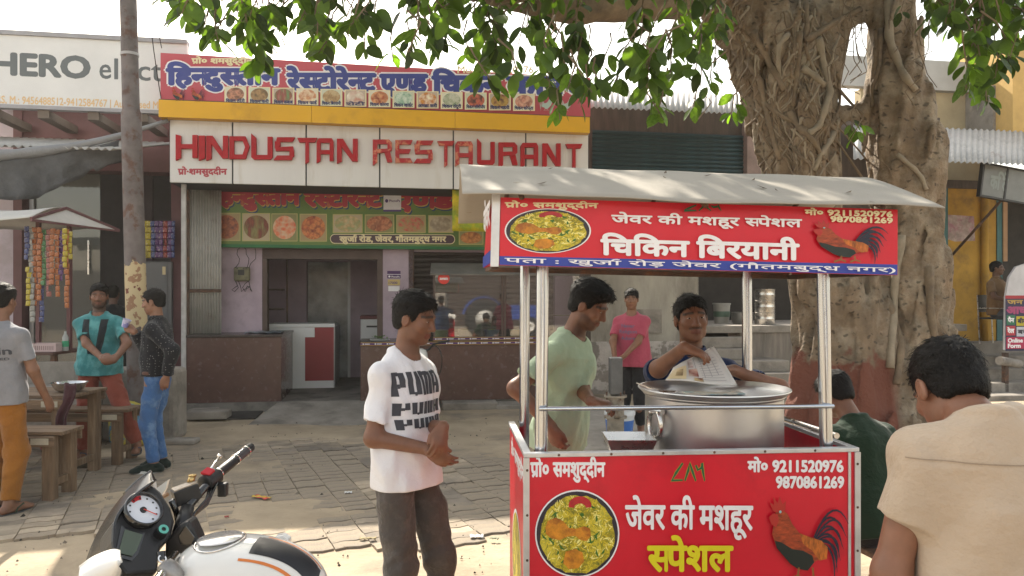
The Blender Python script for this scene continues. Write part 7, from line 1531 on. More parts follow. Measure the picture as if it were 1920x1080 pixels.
J = person('man in black dotted shirt and blue jeans drinking from a cup', (W(296, 555, 7.05).x, 7.05, 0), 186, H=1.70, skin=('drink', (.24, .12, .075)), h=.0082, hair='short', head=(0, 10, 0), belly=.035,
    armR=('w', W(252, 622, 6.96), (.3, -.2, -1)), armL=('w', W(312, 706, 6.86), (-.2, -1, 0)), handR=dict(curl=.8, dir=(-.75, .1, .6), world=True, palm=(-.3, .7, -.2)), handL=dict(curl=.4, palm=(.9, .1, 0)),
    shirt=dict(mat=M_dot, sleeve=1.93, hem=.10, loose=.022, collar=1, seed=82, flare=0, gap=.018, neck=.062), trousers=dict(mat=cloth('blue_denim', (.055, .13, .30), (.14, .24, .42), 5, .5, .62, bump=.4), belt=mat('brown_belt', (.10, .035, .02), .5), top=.17, loose=.010), shoes=dict(kind='shoe', mat=cloth('dark_trainer', (.012, .022, .018)), sole=mat('white_sole', (.62, .62, .6), .6)))
cup = thing('paper_cup', 'small blue and white paper cup at the drinking man\'s lips', 'cup', W(233, 613, 6.93)); q = MB(); q.lathe([(.026, 0), (.036, .072), (.039, .074), (.034, .072), (.024, .006), (.001, .006)], n=20, M=Matrix.Rotation(R(22), 4, 'Y')); q.build('cup', mat('cup_print', (.45, .45, .6), .5, var=.1, col2=(.22, .22, .5), c2s=24, c2lo=.5, c2hi=.53), cup, smooth='auto')
# dim figure in the left shop, and a man seated by the ochre shop
J = person('figure in black seen from behind inside the glass shop', bw(bu(212, .25), .25, FZ), 95, H=1.66, skin=('dim', (.10, .05, .035)), h=.012, hair='short', hands=True, armR=('l', (.2, .3, 1.05), (1, -.3, -.6)), armL=('l', (-.2, .3, 1.05), (-1, -.3, -.6)), shirt=dict(mat=cloth('black_cotton', (.012, .013, .016)), sleeve=1.9, hem=-.03, loose=.03, seed=92), trousers=dict(mat=cloth('black_denim', (.018, .018, .02))), shoes=sandal)
zo_ = bz(1850, 642, .75); sp_ = bw(bu(1872, .30), .30, zo_)
J = person('man in tan shirt seated on a chair behind the form standee', sp_, -60, H=1.78, skin=('seat', (.15, .075, .045)), h=.012, hair='short', head=(20, 0, 0), seat=.55, lean=-4, armR=('l', (.2, .3, .72), (1, -.3, -.5)), armL=('l', (-.2, .3, .72), (-1, -.3, -.5)), legR=('l', (.13, .45, .075), (.1, .3, 1)), legL=('l', (-.13, .45, .075), (-.1, .3, 1)), shirt=dict(mat=cloth('tan_shirt', (.20, .12, .06)), sleeve=.75, hem=-.04, loose=.03, collar=1, seed=97), trousers=dict(mat=cloth('grey_trouser', (.08, .08, .09))), shoes=sandal)
chr_ = thing('metal_chair', 'metal framed chair under the man in tan shirt', 'chair', sp_, R(-60)-math.pi/2)
q = MB(); q.box(-.21, .21, -.2, .2, .43, .46); q.build('seat', M_blackp, chr_)
for sx in (-1, 1): q = MB(); q.tube([(sx*.21, .2, 0), (sx*.21, .2, .62), (sx*.21, -.2, .62)], .012, 6); q.build('arm_frame', M_steel, chr_); q = MB(); q.tube([(sx*.21, -.2, 0), (sx*.21, -.24, .85)], .012, 6); q.build('leg', M_steel, chr_)
q = MB(); q.box(-.2, .2, -.245, -.225, .55, .85); q.build('backrest', M_blackp, chr_)
# ================================================================== HAND PUMP, BUCKET, MOTORCYCLES, LITTER
pf = thing('pump_platform', 'low cracked concrete platform around the hand pump', 'platform'); q = MB(); q.box(.55, 2.1, 6.55, 9.3, 0, PZ); q.build('slab', M_conc, pf, bevel=.03)
for k in range(4): q = MB(); q.box(.45+.5*k, .9+.5*k, 6.22, 6.52, 0, .10+.04*(k % 2), Matrix.Rotation(.02*k, 4, 'Z')); q.build('kerb_stone', M_conc, pf, bevel=.02)
M_pump = mat('pump_iron', (.105, .11, .115), .55, .4, var=.25, vs=8); M_pump2 = mat('pump_pipe', (.27, .245, .205), .75, .2, var=.3, vs=8, col2=(.14, .10, .07), c2s=6)
hpz = W(1154, 670, 6.9); hp_ = thing('hand_pump', 'grey iron hand pump with box head and pitted pipe', 'hand pump', (hpz.x, 6.9, PZ))
zt = hpz.z-PZ; zm = W(1154, 738, 6.9).z-PZ
q = MB(); q.box(-.055, .055, -.075, .075, zm, zt); q.build('pump_head', M_pump, hp_, bevel=.006)
q = MB(); q.tube([(0, 0, 0), (0, 0, zm-.02)], .078, 24); q.build('pipe', M_pump2, hp_, smooth='auto')
for z in (.02, zm-.03, zm-.22): q = MB(); q.tube([(0, 0, z), (0, 0, z+.018)], .105, 24); q.build('flange', M_pump2, hp_, smooth='auto')
for k in range(4): q = MB(); a = k*math.pi/2+.4; q.tube([(.092*math.cos(a), .092*math.sin(a), zm-.05), (.092*math.cos(a), .092*math.sin(a), zm+.02)], .008, 6); q.build('bolt', M_rust, hp_)
q = MB(); q.tube([(0, .07, zt-.06), (.03, .30, zt-.10), (.06, .42, zt-.06)], .018, 8); q.build('handle', M_pump, hp_, smooth=True)
q = MB(); q.tube([(0, -.07, zm-.12), (-.02, -.22, zm-.12), (-.02, -.26, zm-.18)], .03, 10); q.build('spout', M_pump2, hp_, smooth=True)
bkt = thing('water_bucket', 'white plastic bucket with blue label beside the hand pump', 'bucket', (W(1163, 555, 7.15).x, 7.2, PZ)); q = MB()
q.lathe([(.115, 0), (.14, .22), (.148, .225), (.148, .25), (.14, .27), (.148, .275), (.148, .29), (.135, .29), (.108, .01), (.001, .01)], n=28); q.build('pail', mat('pail_white2', (.62, .66, .70), .4, var=.08), bkt, smooth='auto')
q = MB(); q.lathe([(.1215, .05), (.1365, .18)], n=28, closed=True); q.build('label_band', mat('label_blue', (.05, .16, .5), .4), bkt, smooth=True); q = MB(); q.tube([(.15*math.cos(a), -.02, .27-.16*math.sin(a)) for a in np.linspace(0, math.pi, 14)], .003, 5); q.build('bail', M_steel, bkt)
# ---- motorcycle in front
YB = 2.0; MB0 = W(380, 555, YB); MB0.z = 0
mc = thing('motorcycle', 'white and black motorcycle with round dial parked in the foreground', 'motorcycle', MB0)
def mw(px, py, Y): return W(px, py, Y)-MB0
M_wp = mat('white_gloss', (.68, .67, .64), .18, var=.04, vs=4, coat=.6); M_bp = mat('black_trim', (.012, .012, .013), .42, var=.2, vs=20, bump=.12, bs=160); M_bg = mat('black_gloss', (.01, .01, .011), .12, var=.1, coat=.5); M_carb = mat('scuffed_smoke', (.018, .018, .017), .22, var=.5, vs=30, col2=(.12, .11, .09), c2s=14, c2lo=.60, c2hi=.68); M_chr = mat('chrome', (.78, .76, .74), .12, 1, var=.05)
cen = mw(268, 957, 2.0); dn = Vector((.62, -.42, .66)).normalized()
def onp(px, py, c=cen, n=dn, lift=0):
    o = Vector((0, 0, CZ))-MB0; d = Vector(((px-960)/F, 1, -(py-HOR)/F)); t = (c-o).dot(n)/d.dot(n); return o+d*t+n*lift
out = [(246, 928), (289, 903), (306, 917), (325, 948), (332, 972), (326, 1000), (306, 1020), (300, 1068), (240, 1072), (221, 1048), (214, 1010), (216, 975)]
q = MB(); q.prism([onp(x, y, lift=-.012) for x, y in out], -dn*.09); q.build('dashboard', M_bp, mc, bevel=.008)
r0 = onp(268, 957)
dx_ = (onp(298, 962)-r0).normalized(); dy_ = dn.cross(dx_).normalized()
FR = Matrix((dx_, dy_, dn)).transposed().to_4x4(); FR.translation = cen
q = MB(); q.lathe([(.049, -.02), (.050, .012), (.046, .015), (.0435, .008), (.0435, .0)], n=40, M=FR, closed=True); q.build('dial_bezel', M_bg, mc, smooth=True)
q = MB(); q.lathe([(.001, .002), (.044, .002)], n=40, M=FR, closed=True); dl_ = q.build('dial_face', mat('dial_white', (.62, .64, .70), .3, var=.03), mc)
q = MB(); q.lathe([(.001, .0055), (.008, .0055), (.009, .002)], n=16, M=FR, closed=True); q.build('dial_hub', M_bp, dl_)
q = MB(); a_ = 150
q.add([FR @ Vector((math.cos(R(t))*r_, math.sin(R(t))*r_, .0028)) for t in np.linspace(105, 150, 8) for r_ in (.030, .0425)], [(2*i, 2*i+1, 2*i+3, 2*i+2) for i in range(7)]); q.build('red_zone', ink('dial_red', '#b8242c'), dl_, fix=False)
q = MB(); q.bar(FR @ Vector((0, 0, .0065)), FR @ Vector((.034, -.010, .0065)), .0022, .001, up=dn); q.build('needle', ink('needle', '#d04030'), dl_)
for k in range(9): t = R(200-k*30); q = MB(); q.lathe([(.0002, .003), (.0028, .003)], tuple(FR.to_3x3() @ Vector((.035*math.cos(t), .035*math.sin(t), 0))), 10, FR, closed=True); q.build('dial_mark', M_bp, dl_)
q = MB(); q.prism([onp(x, y, lift=-.008) for x, y in ((236, 990), (270, 1000), (258, 1030), (250, 1040), (224, 1034))], dn*.002); q.build('display', mat('lcd', (.055, .075, .05), .08, var=.1), mc)
q = MB(); q.prism([onp(x, y, lift=-.010) for x, y in ((230, 982), (275, 994), (262, 1036), (250, 1048), (218, 1040))], dn*.001); q.build('display_bezel', M_bg, mc)
KC = onp(303, 997, lift=.012); FK = FR.copy(); FK.translation = KC
q = MB(); q.lathe([(.016, -.03), (.016, -.001), (.001, -.001)], n=24, M=FK); kb = q.build('ignition_barrel', M_bp, mc, smooth='auto'); q = MB(); q.lathe([(.006, .0005), (.013, .0005), (.013, .002), (.006, .002)], n=24, M=FK, closed=True); q.build('lock_ring', mat('teal_ring', (.10, .40, .33), .35), kb)
# fairing shell: near side
Lc = [(284, 884), (262, 899), (236, 924), (206, 962), (182, 1003), (164, 1046), (150, 1100)]; Rc = [(291, 901), (262, 922), (236, 946), (219, 972), (214, 1000), (218, 1032), (226, 1100)]
def cur(c, t):
    t *= len(c)-1; i = min(int(t), len(c)-2); f_ = t-i; g_ = lambda k: Vector((*c[max(0, min(len(c)-1, k))], 0)); a, b, c2, d = g_(i-1), g_(i), g_(i+1), g_(i+2); p = .5*((2*b)+(c2-a)*f_+(2*a-5*b+4*c2-d)*f_*f_+(3*b-a-3*c2+d)*f_**3); return p
def fs(a, b):                              # a down the nose, b from centre line to near edge
    l = cur(Lc, a); r = cur(Rc, a); p = l.lerp(r, b); Y = 2.10-.02*a-(.17*b**.7)*(a**.5)-.02*b; return mw(p.x, p.y, Y)
q = MB(); q.grid(lambda a, b: fs(a, b*.97), 28, 10); q.build('fairing', [M_carb], mc, smooth=True, solid=.004)
q = MB(); q.tube([fs(t, .985) for t in np.linspace(0, 1, 26)], .0045, 8); q.build('fairing_edge', M_bg, mc, smooth=True); q = MB(); q.tube([fs(t, 0.0) for t in np.linspace(0, .35, 12)], .005, 8); q.build('screen_edge', M_bg, mc, smooth=True)
q = MB(); q.grid(lambda a, b: mw(*[(1-b)*u_+b*w_ for u_, w_ in zip((155+12*a-4*math.sin(a*3), 1075-20*a), (228-6*a, 1082-42*a))], 1.90-.04*b), 8, 8); 
q = MB(); ct_ = [(152, 1064), (170, 1050), (192, 1039), (212, 1033), (226, 1036)]; cb_ = [(148, 1120), (172, 1118), (196, 1114), (214, 1100), (224, 1075)]
q.grid(lambda a, b: (lambda p: mw(p.x, p.y, 1.90-.05*math.sin(math.pi*b)-.03*a))(cur(ct_, a).lerp(cur(cb_, a), b)), 20, 10); q.build('side_cowl', M_wp, mc, smooth=True, solid=.012)
q = MB(); wpts = [(153, 1060), (175, 1046), (210, 1030), (222, 1032), (228, 1055), (222, 1075), (215, 1100), (150, 1100)]

q = MB(); q.prism([mw(x, y, 2.08) for x, y in ((232, 938), (262, 918), (287, 903), (289, 920), (262, 932))], (0, .02, .0)); q.build('screen_inner', M_wp, mc, bevel=.003)
q = MB(); q.lathe([(.0005, .0), (.007, 0)], tuple(mw(280, 906, 2.075)), 14, Matrix.Rotation(math.pi/2, 4, 'X')); q.build('screen_bolt', M_bg, mc)
q = MB(); q.prism([mw(x, y, 2.22) for x, y in ((290, 918), (315, 900), (311, 916), (302, 932))], (0, .012, 0)); q.build('far_fin', M_wp, mc)
q = MB(); q.tube([mw(305, 932, 2.2), mw(315, 926, 2.2)], .006, 8); q.build('indicator', mat('indicator_amber', (.35, .2, .1), .3), mc)
# handlebar, far side
h0, h1, h2, h3 = mw(338, 1000, 2.06), mw(352, 952, 2.13), mw(398, 897, 2.27), mw(472, 837, 2.47)
q = MB(); q.tube([h0, h0.lerp(h1, .6), h1], [.022, .020, .018], 12); q.build('bar_clamp', M_bp, mc, smooth=True)
q = MB(); q.tube([h1+(h1-h2)*.12, h2, h3], .0115, 12); q.build('handlebar', M_bg, mc, smooth=True)
g0, g1 = h2.lerp(h3, .12), h2.lerp(h3, .97); gd = (h3-h2).normalized()
q = MB(); q.tube([g0, g0+gd*.035, h2.lerp(h3, .55), h2.lerp(h3, .66), h2.lerp(h3, .9), g1], [.0165, .0165, .0155, .0160, .0160, .015], 16); gr = q.build('grip', M_bp, mc, smooth='auto')
q = MB(); q.tube([h2.lerp(h3, .57), h2.lerp(h3, .82)], .0168, 16); q.build('grip_sleeve', mat('grip_sheen', (.06, .055, .06), .15, var=.1), gr, smooth='auto')
for t in (.13, .56, .83): q = MB(); q.tube([h2.lerp(h3, t), h2.lerp(h3, t)+gd*.005], .0178, 16); q.build('grip_ring', M_chr, gr, smooth='auto')
q = MB(); c = h2.lerp(h3, .02); q.tube([c-gd*.045, c-gd*.04, c+gd*.012, c+gd*.018], [.018, .026, .027, .02], 14); sw = q.build('switch_housing', M_bp, mc, smooth='auto'); q = MB(); q.box(-.014, .014, -.012, .012, -.03, .012, Matrix.Translation(mw(418, 912, 2.27))); q.build('switch_block', M_bp, sw, bevel=.005)
q = MB(); q.prism([mw(376, 890, 2.24), mw(390, 879, 2.25), mw(404, 884, 2.25), mw(392, 894, 2.24)], (0, -.004, .008)); q.build('kill_switch', mat('switch_red', (.45, .02, .03), .35), sw, bevel=.002)
q = MB(); q.tube([mw(390, 888, 2.29), mw(402, 870, 2.34), mw(411, 856, 2.38)], [.004, .0045, .004], 8); q.tube([mw(410, 857, 2.38), mw(413, 853, 2.385)], .008, 10); q.build('brake_lever', M_chr, mc, smooth=True)
bx_ = mw(347, 920, 2.16); Mx = Matrix.Translation(bx_) @ Matrix.Rotation(R(38), 4, 'Z') @ Matrix.Rotation(R(-14), 4, 'Y')
q = MB(); q.box(-.034, .034, -.022, .022, -.032, .012, Mx); ms_ = q.build('brake_reservoir', M_bp, mc, bevel=.003); q = MB(); q.box(-.030, .030, -.018, .018, .0125, .016, Mx); q.build('reservoir_cap', mat('cap_label', (.34, .28, .22), .4, var=.3, vs=90), ms_)
q = MB(); q.tube([mw(357, 905, 2.18), mw(361, 892, 2.19)], [.010, .009], 12); q.tube([mw(361, 892, 2.19), mw(361, 890, 2.19)], [.012, .011], 14); q.build('mirror_boss', mat('brass', (.5, .36, .16), .3, 1), mc, smooth=True)
for k in range(3): q = MB(); q.tube([mw(395+6*k, 905, 2.25), mw(388, 935+6*k, 2.2), mw(365-4*k, 962+5*k, 2.15), mw(346, 990, 2.1), mw(320, 1030, 2.05)], .0045, 6); q.build('cable', M_bg, mc, smooth=True)
q = MB(); q.tube([mw(322, 938, 2.1), mw(330, 960, 2.12), mw(334, 985, 2.12)], .009, 8); q.build('fork_top', M_bg, mc, smooth=True)
# triple clamp cover and near side bar
q = MB(); q.prism([mw(x, y, 2.02) for x, y in ((308, 1015), (335, 985), (352, 975), (366, 1005), (374, 1025), (366, 1044), (330, 1062), (306, 1070))], (0, .06, -.0)); q.build('clamp_cover', M_bp, mc, bevel=.010)
q = MB(); q.prism([mw(x, y, 2.015) for x, y in ((334, 1005), (348, 984), (366, 1008), (360, 1022), (338, 1022))], (0, .004, 0)); q.build('cover_recess', M_bg, mc, bevel=.002)
n0, n1, n2 = mw(330, 1040, 1.93), mw(300, 1082, 1.82), mw(225, 1180, 1.62)
q = MB(); q.tube([n0, n1, n2], .0115, 12); q.build('handlebar', M_chr, mc, smooth=True); q = MB(); q.tube([mw(302, 1035, 1.9), mw(303, 1052, 1.89)], .011, 14); q.build('mirror_boss', M_bg, mc, smooth='auto'); q = MB(); q.lathe([(.0075, 0), (.011, .001), (.011, .004), (.0075, .004)], tuple(mw(303, 1049, 1.885)), 16, FR.to_3x3().to_4x4(), closed=True); q.build('boss_ring', M_chr, mc)
q = MB(); q.lathe([(.001, .03), (.018, .026), (.026, .01), (.026, -.02), (.02, -.03)], tuple(mw(318, 1072, 1.86)), 18, Matrix.Rotation(R(-35), 4, 'Y')); q.build('near_switch', mat('grey_cast', (.25, .24, .23), .35, .6, var=.3, vs=30), mc, smooth='auto')
n3 = n1.lerp(n2, .3); q = MB(); q.tube([n3, n2], .016, 14); q.build('grip', M_bp, mc, smooth=True)
# tank
TCc = mw(470, 555, 1.97); TCc.z = .855
def tk(a, b):
    th, ph2 = a*2*math.pi, (b-.5)*math.pi; c_, s_ = math.cos(ph2), math.sin(ph2); sg = lambda v_, e: math.copysign(abs(v_)**e, v_)
    x = .205*sg(math.cos(th), .9)*c_**.8; y = .135*sg(math.sin(th), .9)*c_**.8; z = .135*sg(s_, .85); z += .02*(-x/.205) if z > 0 else 0; y *= 1-.25*max(0, x/.205); return TCc+Vector((x, y, z))
q = MB(); q.grid(tk, 48, 26); tank = q.build('fuel_tank', M_wp, mc, smooth=True)
tbv = BVHTree.FromPolygons(q.v, [tuple(f_) for f_ in q.f])
def ont(x, y, lift=.0015): h_ = tbv.ray_cast(TCc+Vector((x, y, 1)), Vector((0, 0, -1))); return (h_[0]+Vector((0, 0, lift))) if h_[0] else TCc+Vector((x, y, .0))
def strip_t(nm, m, x0, x1, yc0, yc1, w0, w1, lift): 
    q = MB(); q.grid(lambda a, b: ont(x0+(x1-x0)*a, yc0+(yc1-yc0)*a+(b-.5)*(w0+(w1-w0)*a), lift), 14, 6); return q.build(nm, m, tank, smooth=True)
M_rib = mat('ribbed_rubber', (.018, .019, .024), .45, var=.1); strip_t('tank_pad', M_rib, .02, .185, -.03, -.035, .085, .05, .0018)
for k in range(11): strip_t('pad_rib', M_rib, .03, .178, -.068+k*.0076, -.057+k*.0046, .0032, .002, .004)
og = ink('orange_line', '#c8702c'); strip_t('orange_line', og, .04, .185, .022, -.002, .006, .005, .002); strip_t('orange_line', og, .0, .17, -.092, -.075, .006, .005, .002)
q = MB(); q.tube([ont(-.075+.062*math.cos(a), -.012+.062*math.sin(a), .003) for a in np.linspace(0, 2*math.pi, 40)], .0028, 6, caps=False); q.build('filler_ring', M_chr, tank, smooth=True)
q = MB(); q.lathe([(.001, .004), (.055, .004), (.058, .0)], tuple(ont(-.075, -.012, .001)), 36, Matrix.Rotation(R(-4), 4, 'Y'), closed=True); q.build('filler_cap', mat('cap_silver', (.72, .70, .68), .2, .6), tank, smooth=True)
q = MB(); q.prism([mw(x, y, 2.06) for x, y in ((352, 1040), (395, 1012), (440, 1010), (400, 1020), (378, 1045))], (0, .05, -.0)); q.build('tank_shroud', M_bp, mc, bevel=.004)
q = MB(); q.prism([mw(x, y, 2.12) for x, y in ((515, 1006), (530, 1004), (541, 1012), (542, 1028), (520, 1040))], (0, .03, 0)); q.build('tank_wing', M_wp, mc, bevel=.004)
# running gear below the frame
def wheel(c, r_, nm='wheel'):
    q = MB(); q.lathe([(r_-.10, -.04), (r_-.02, -.05), (r_, 0), (r_-.02, .05), (r_-.10, .04)], c, 36, Matrix.Rotation(math.pi/2, 4, 'X'), closed=True); w = q.build(nm, M_tyre, mc, smooth=True)
    q = MB(); q.lathe([(r_-.09, -.03), (r_-.12, 0), (r_-.09, .03)], c, 36, Matrix.Rotation(math.pi/2, 4, 'X'), closed=True)
    for k in range(6): a = k*math.pi/3; q.bar(Vector(c), Vector(c)+Vector((math.cos(a)*(r_-.11), 0, math.sin(a)*(r_-.11))), .03, .02, up=(0, 1, 0))
    q.build('rim', M_bg, w)
wheel((-.95, .02, .29), .29); wheel((.45, .02, .29), .29)
for s_ in (-1, 1): q = MB(); q.tube([(-.95, .02+s_*.09, .29), (-.42, .02+s_*.09, .78)], .022, 10); q.build('fork_leg', M_chr, mc, smooth=True)
q = MB(); q.box(-.42, .10, -.13, .15, .22, .62); q.build('engine', mat('engine_cast', (.12, .12, .125), .45, .6, var=.3, vs=8), mc, bevel=.05)
q = MB(); q.tube([(-.45, .02, .80), (-.10, .02, .70), (.45, .02, .29)], .04, 10); q.tube([(-.1, .02, .62), (.6, .02, .64)], .035, 10); q.build('frame', M_bg, mc, smooth=True)
q = MB(); q.grid(lambda a, b: (.30+.55*a, .02+(b-.5)*(.24-.06*a), .66+.06*a+.03*math.cos((b-.5)*3)), 10, 8); q.build('seat', M_bp, mc, smooth=True, solid=.06)
q = MB(); q.tube([(.05, -.12, .30), (.0, -.22, .02)], .012, 8); q.build('side_stand', M_bg, mc)
# ---- second motorcycle, mostly hidden behind the man in white
b2 = bthing('parked_motorcycle', 'black and white motorcycle half hidden behind the man in white', 'motorcycle'); v9 = -1.0; bx0 = bu(800, v9)
q = MB(); q.lathe([(.19, -.04), (.27, -.05), (.29, 0), (.27, .05), (.19, .04)], (bx0-.1, v9+.55, .29), 30, Matrix.Rotation(math.pi/2, 4, 'Y'), closed=True); q.build('wheel', M_tyre, b2, smooth=True)
q = MB(); q.lathe([(.19, -.04), (.27, -.05), (.29, 0), (.27, .05), (.19, .04)], (bx0-.1, v9-.75, .29), 30, Matrix.Rotation(math.pi/2, 4, 'Y'), closed=True); q.build('wheel', M_tyre, b2, smooth=True)
q = MB(); q.box(bx0-.22, bx0+.02, v9-.5, v9+.25, .25, .60); q.tube([(bx0-.1, v9+.55, .29), (bx0-.1, v9+.35, .9)], .03, 8); q.tube([(bx0-.1, v9-.75, .29), (bx0-.1, v9-.2, .6)], .03, 8); q.build('frame', M_bg, b2)
q = MB(); q.lathe([(.001, .14), (.1, .11), (.13, 0), (.1, -.1)], (bx0-.1, v9+.1, .78), 20, Matrix.Diagonal((1, 1.9, 1, 1))); q.build('fuel_tank', M_wp, b2, smooth=True)
q = MB(); q.box(bx0-.2, bx0+.0, v9-.75, v9-.1, .72, .80); q.build('seat', M_bp, b2, bevel=.03)
zh = bz(820, 645, v9)
q = MB(); q.tube([(bu(762, v9), v9+.30, zh-.02), (bx0-.12, v9+.36, zh-.12), (bx0+.05, v9+.36, zh-.10), (bu(815, v9), v9+.3, zh-.02), (bu(846, v9), v9+.22, zh+.03)], .016, 8); q.build('handlebar', M_bp, b2, smooth=True)
q = MB(); q.lathe([(.001, .09), (.07, .07), (.1, 0), (.08, -.05)], (bx0-.06, v9+.42, zh-.18), 18, Matrix.Rotation(R(-80), 4, 'X')); q.build('headlamp', M_wp, b2, smooth=True)
q = MB(); q.tube([(bx0+.12+.10*math.cos(a), v9+.2, .72+.22*math.sin(a)) for a in np.linspace(-1.6, 1.9, 14)], .008, 6); q.build('guard_loop', M_bg, b2, smooth=True)
# ---- litter
def scrap(label, px, py, cs, sz, rot, nm='wrapper', cat='wrapper', grp=None):
    Y = CZ*F/(py-HOR); p = W(px, py, Y); t = thing(nm, label, cat, (p.x, p.y, .004), R(rot), grp); q = MB(); n = 10
    q.grid(lambda a, b: ((a-.5)*sz[0], (b-.5)*sz[1]*(1+.2*math.sin(a*9)), .003+.012*abs(math.sin(a*7+b*4))), n, 4); q.build('sheet', cs, t, smooth=True, solid=.001)
M_wr = mat('wrapper_print', (.55, .42, .03), .4, var=.2, vs=30, col2=(.55, .06, .04), c2s=14, c2lo=.48, c2hi=.52)
scrap('yellow and red snack wrapper lying on the pavers', 490, 935, M_wr, (.17, .055), -28); M_pap = mat('paper_scrap', (.62, .62, .62), .7, var=.1)
scrap('crumpled white scrap beside the man in white\'s shadow', 653, 926, M_pap, (.06, .04), 10, 'paper_scrap', 'paper'); scrap('flattened white paper scrap near the cart wheel', 894, 1009, M_pap, (.09, .05), 5, 'paper_scrap', 'paper'); scrap('thin dry leaf on the sunlit sand near the man in white', 690, 1013, mat('dry_leaf2', (.25, .2, .1), .8), (.11, .03), 8, 'dry_leaf', 'leaf'); scrap('tiny grey leaf scrap on the pavers before the cart', 927, 1013, mat('dry_leaf3', (.18, .2, .14), .8), (.06, .025), -10, 'dry_leaf', 'leaf'); scrap('little red scrap between the pavers', 425, 972, mat('red_scrap', (.35, .05, .05), .6), (.03, .02), 30, 'wrapper', 'wrapper'); scrap('white cup crushed under the bench', 165, 830, M_pap, (.10, .07), 10, 'paper_scrap', 'paper')
# ---- grit and fallen bits on the street
gv = MB(); rg_ = random.Random(3)
for k in range(900):
    Y = rg_.uniform(3.2, 10.3); X = rg_.uniform(-.70, .18)*Y; r_ = rg_.uniform(.003, .012)*(1+(rg_.random() < .05)*1.5); z = .0; a = rg_.random()*6.28; c_, s_ = math.cos(a)*r_, math.sin(a)*r_
    gv.add([(X+c_, Y+s_, z-.004), (X-s_*.8, Y+c_*.8, z-.004), (X-c_*.9, Y-s_*.9, z-.004), (X+s_*.7, Y-c_*.7, z-.004), (X+c_*.2, Y+s_*.3, z+r_*.8)], [(0, 1, 4), (1, 2, 4), (2, 3, 4), (3, 0, 4)])
o = gv.build('grit', mat('grit', (.16, .135, .105), .9, var=.5, vs=2, isl=2), None); stuff(o)
# ---- across the street behind the viewer: what the steel and the shop glass mirror
ops = thing('opposite_shops', 'row of plain shops across the street', 'building', (0, -15, 0))
for k, (x, w, h_) in enumerate(((-16, 7, 4.2), (-8.6, 6, 5.2), (-2.2, 7, 3.8), (5.2, 8, 4.8), (13.6, 7, 4.0))):
    q = MB(); q.box(x, x+w, -1.5, 0, 0, h_); q.build('wall', (M_plast, M_mauve2, M_ochre, M_conc, M_plast)[k], ops); q = MB(); q.box(x+.5, x+w-.5, .002, .03, .1, 2.8); q.build('shutter', (M_shut, M_teal, M_dark, M_shut, M_dark)[k], ops)
van = thing('white_van', 'white van parked across the street', 'van', (1.75, -6, 0)); vp = [(-2.1, .35), (2.0, .35), (2.1, .9), (1.5, 1.15), (.9, 1.9), (-2.0, 1.9), (-2.1, 1.2)]
q = MB(); q.prism([(x, 0, z) for x, z in vp], (0, -1.6, 0)); q.build('body', M_wp, van, bevel=.06)
for x0, x1 in ((-1.8, -.7), (-.6, .3), (.4, 1.2)): q = MB(); q.prism([(x0, .005, 1.2), (x1+(.15 if x1 > 1 else 0), .005, 1.2), (x1-(.25 if x1 > 1 else 0), .005, 1.75), (x0, .005, 1.75)], (0, .01, 0)); q.build('window', M_bg, van)
for x in (-1.4, 1.3): q = MB(); q.lathe([(.2, -.1), (.31, -.1), (.33, 0), (.31, .1), (.001, .1)], (x, -.05, .33), 28, Matrix.Rotation(math.pi/2, 4, 'X')); q.build('wheel', M_tyre, van, smooth='auto')
trc = thing('blue_tractor', 'blue tractor with big lugged rear wheel across the street', 'tractor', (5.2, -6.2, 0))
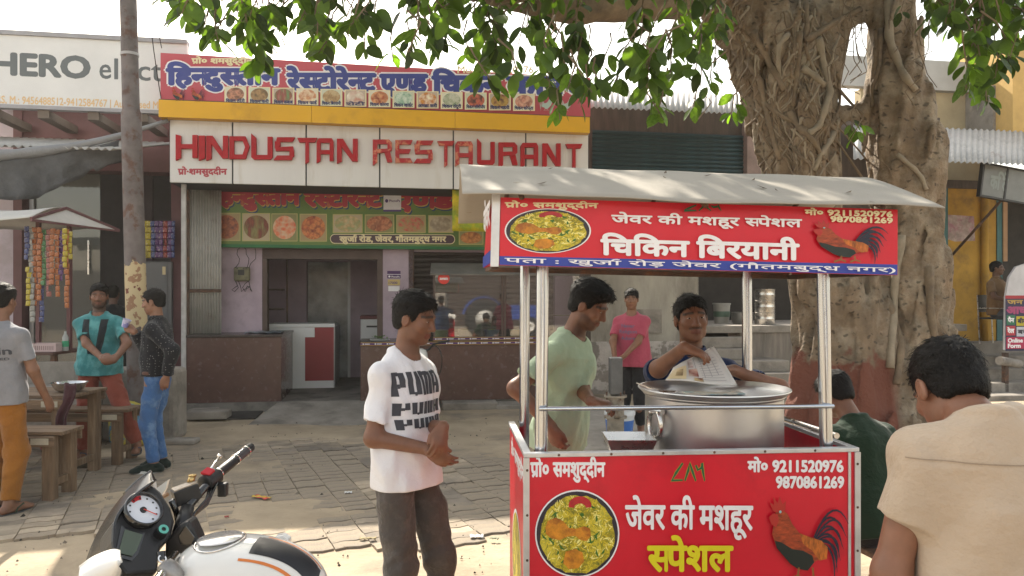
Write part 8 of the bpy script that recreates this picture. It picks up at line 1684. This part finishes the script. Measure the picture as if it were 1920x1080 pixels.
for x, r_, wd_ in ((-.3, .72, .2), (1.6, .40, .1)):
    q = MB(); q.lathe([(r_*.55, -wd_), (r_*.9, -wd_), (r_, -wd_*.6), (r_, wd_*.6), (r_*.9, wd_), (r_*.55, wd_)], (x, .3, r_), 36, Matrix.Rotation(math.pi/2, 4, 'X'), closed=True); w9 = q.build('wheel', M_tyre, trc, smooth='auto'); q = MB(); q.lathe([(.08, .06), (r_*.3, .10), (r_*.56, wd_*.8)], (x, .3, r_), 30, Matrix.Rotation(-math.pi/2, 4, 'X')); q.build('hub', M_wp, w9, smooth=True)
q = MB(); q.tube([(-.3+.85*math.cos(a), .3, .72+.85*math.sin(a)) for a in np.linspace(.2, 2.9, 16)], .12, 8, flat=.3); q.box(.5, 2.0, -.4, .1, .7, 1.25); q.box(-.5, .5, -.5, .1, .6, .9); q.build('body', mat('tractor_blue', (.03, .06, .25), .35), trc)
# ---- dusty air
hz = MB(); hz.box(-320, 320, -320, 320, -1.2, 9.5); ho_ = hz.build('haze', None); ho_.data.materials.clear(); stuff(ho_)
hm = bpy.data.materials.new('dusty_air'); hm.use_nodes = True; hn = hm.node_tree.nodes; hn.remove(hn['Principled BSDF']); pv = hn.new('ShaderNodeVolumePrincipled'); pv.inputs['Color'].default_value = (.9, .86, .80, 1); pv.inputs['Density'].default_value = .0014; pv.inputs['Anisotropy'].default_value = .3; hm.node_tree.links.new(pv.outputs[0], hn['Material Output'].inputs['Volume']); ho_.data.materials.append(hm)
# ================================================================== finish: origins at each thing's base
bpy.context.view_layer.update()
for o in list(COL.objects):
    if '_shirt' in o: del o['_shirt']
    if o.type == 'EMPTY' and o.parent is None and len(o.children) and o.name != 'pavement':
        pts = []
        for c in o.children_recursive:
            if c.type == 'MESH': pts += [c.matrix_world @ Vector(v_) for v_ in c.bound_box]
        if not pts: continue
        lo = Vector((min(p.x for p in pts), min(p.y for p in pts), min(p.z for p in pts))); hi = Vector((max(p.x for p in pts), max(p.y for p in pts), max(p.z for p in pts)))
        new = Vector(((lo.x+hi.x)/2, (lo.y+hi.y)/2, lo.z)); dl2 = o.matrix_world.to_3x3().inverted() @ (new-o.location); o.location = new
        for c in o.children: c.location = c.location-dl2
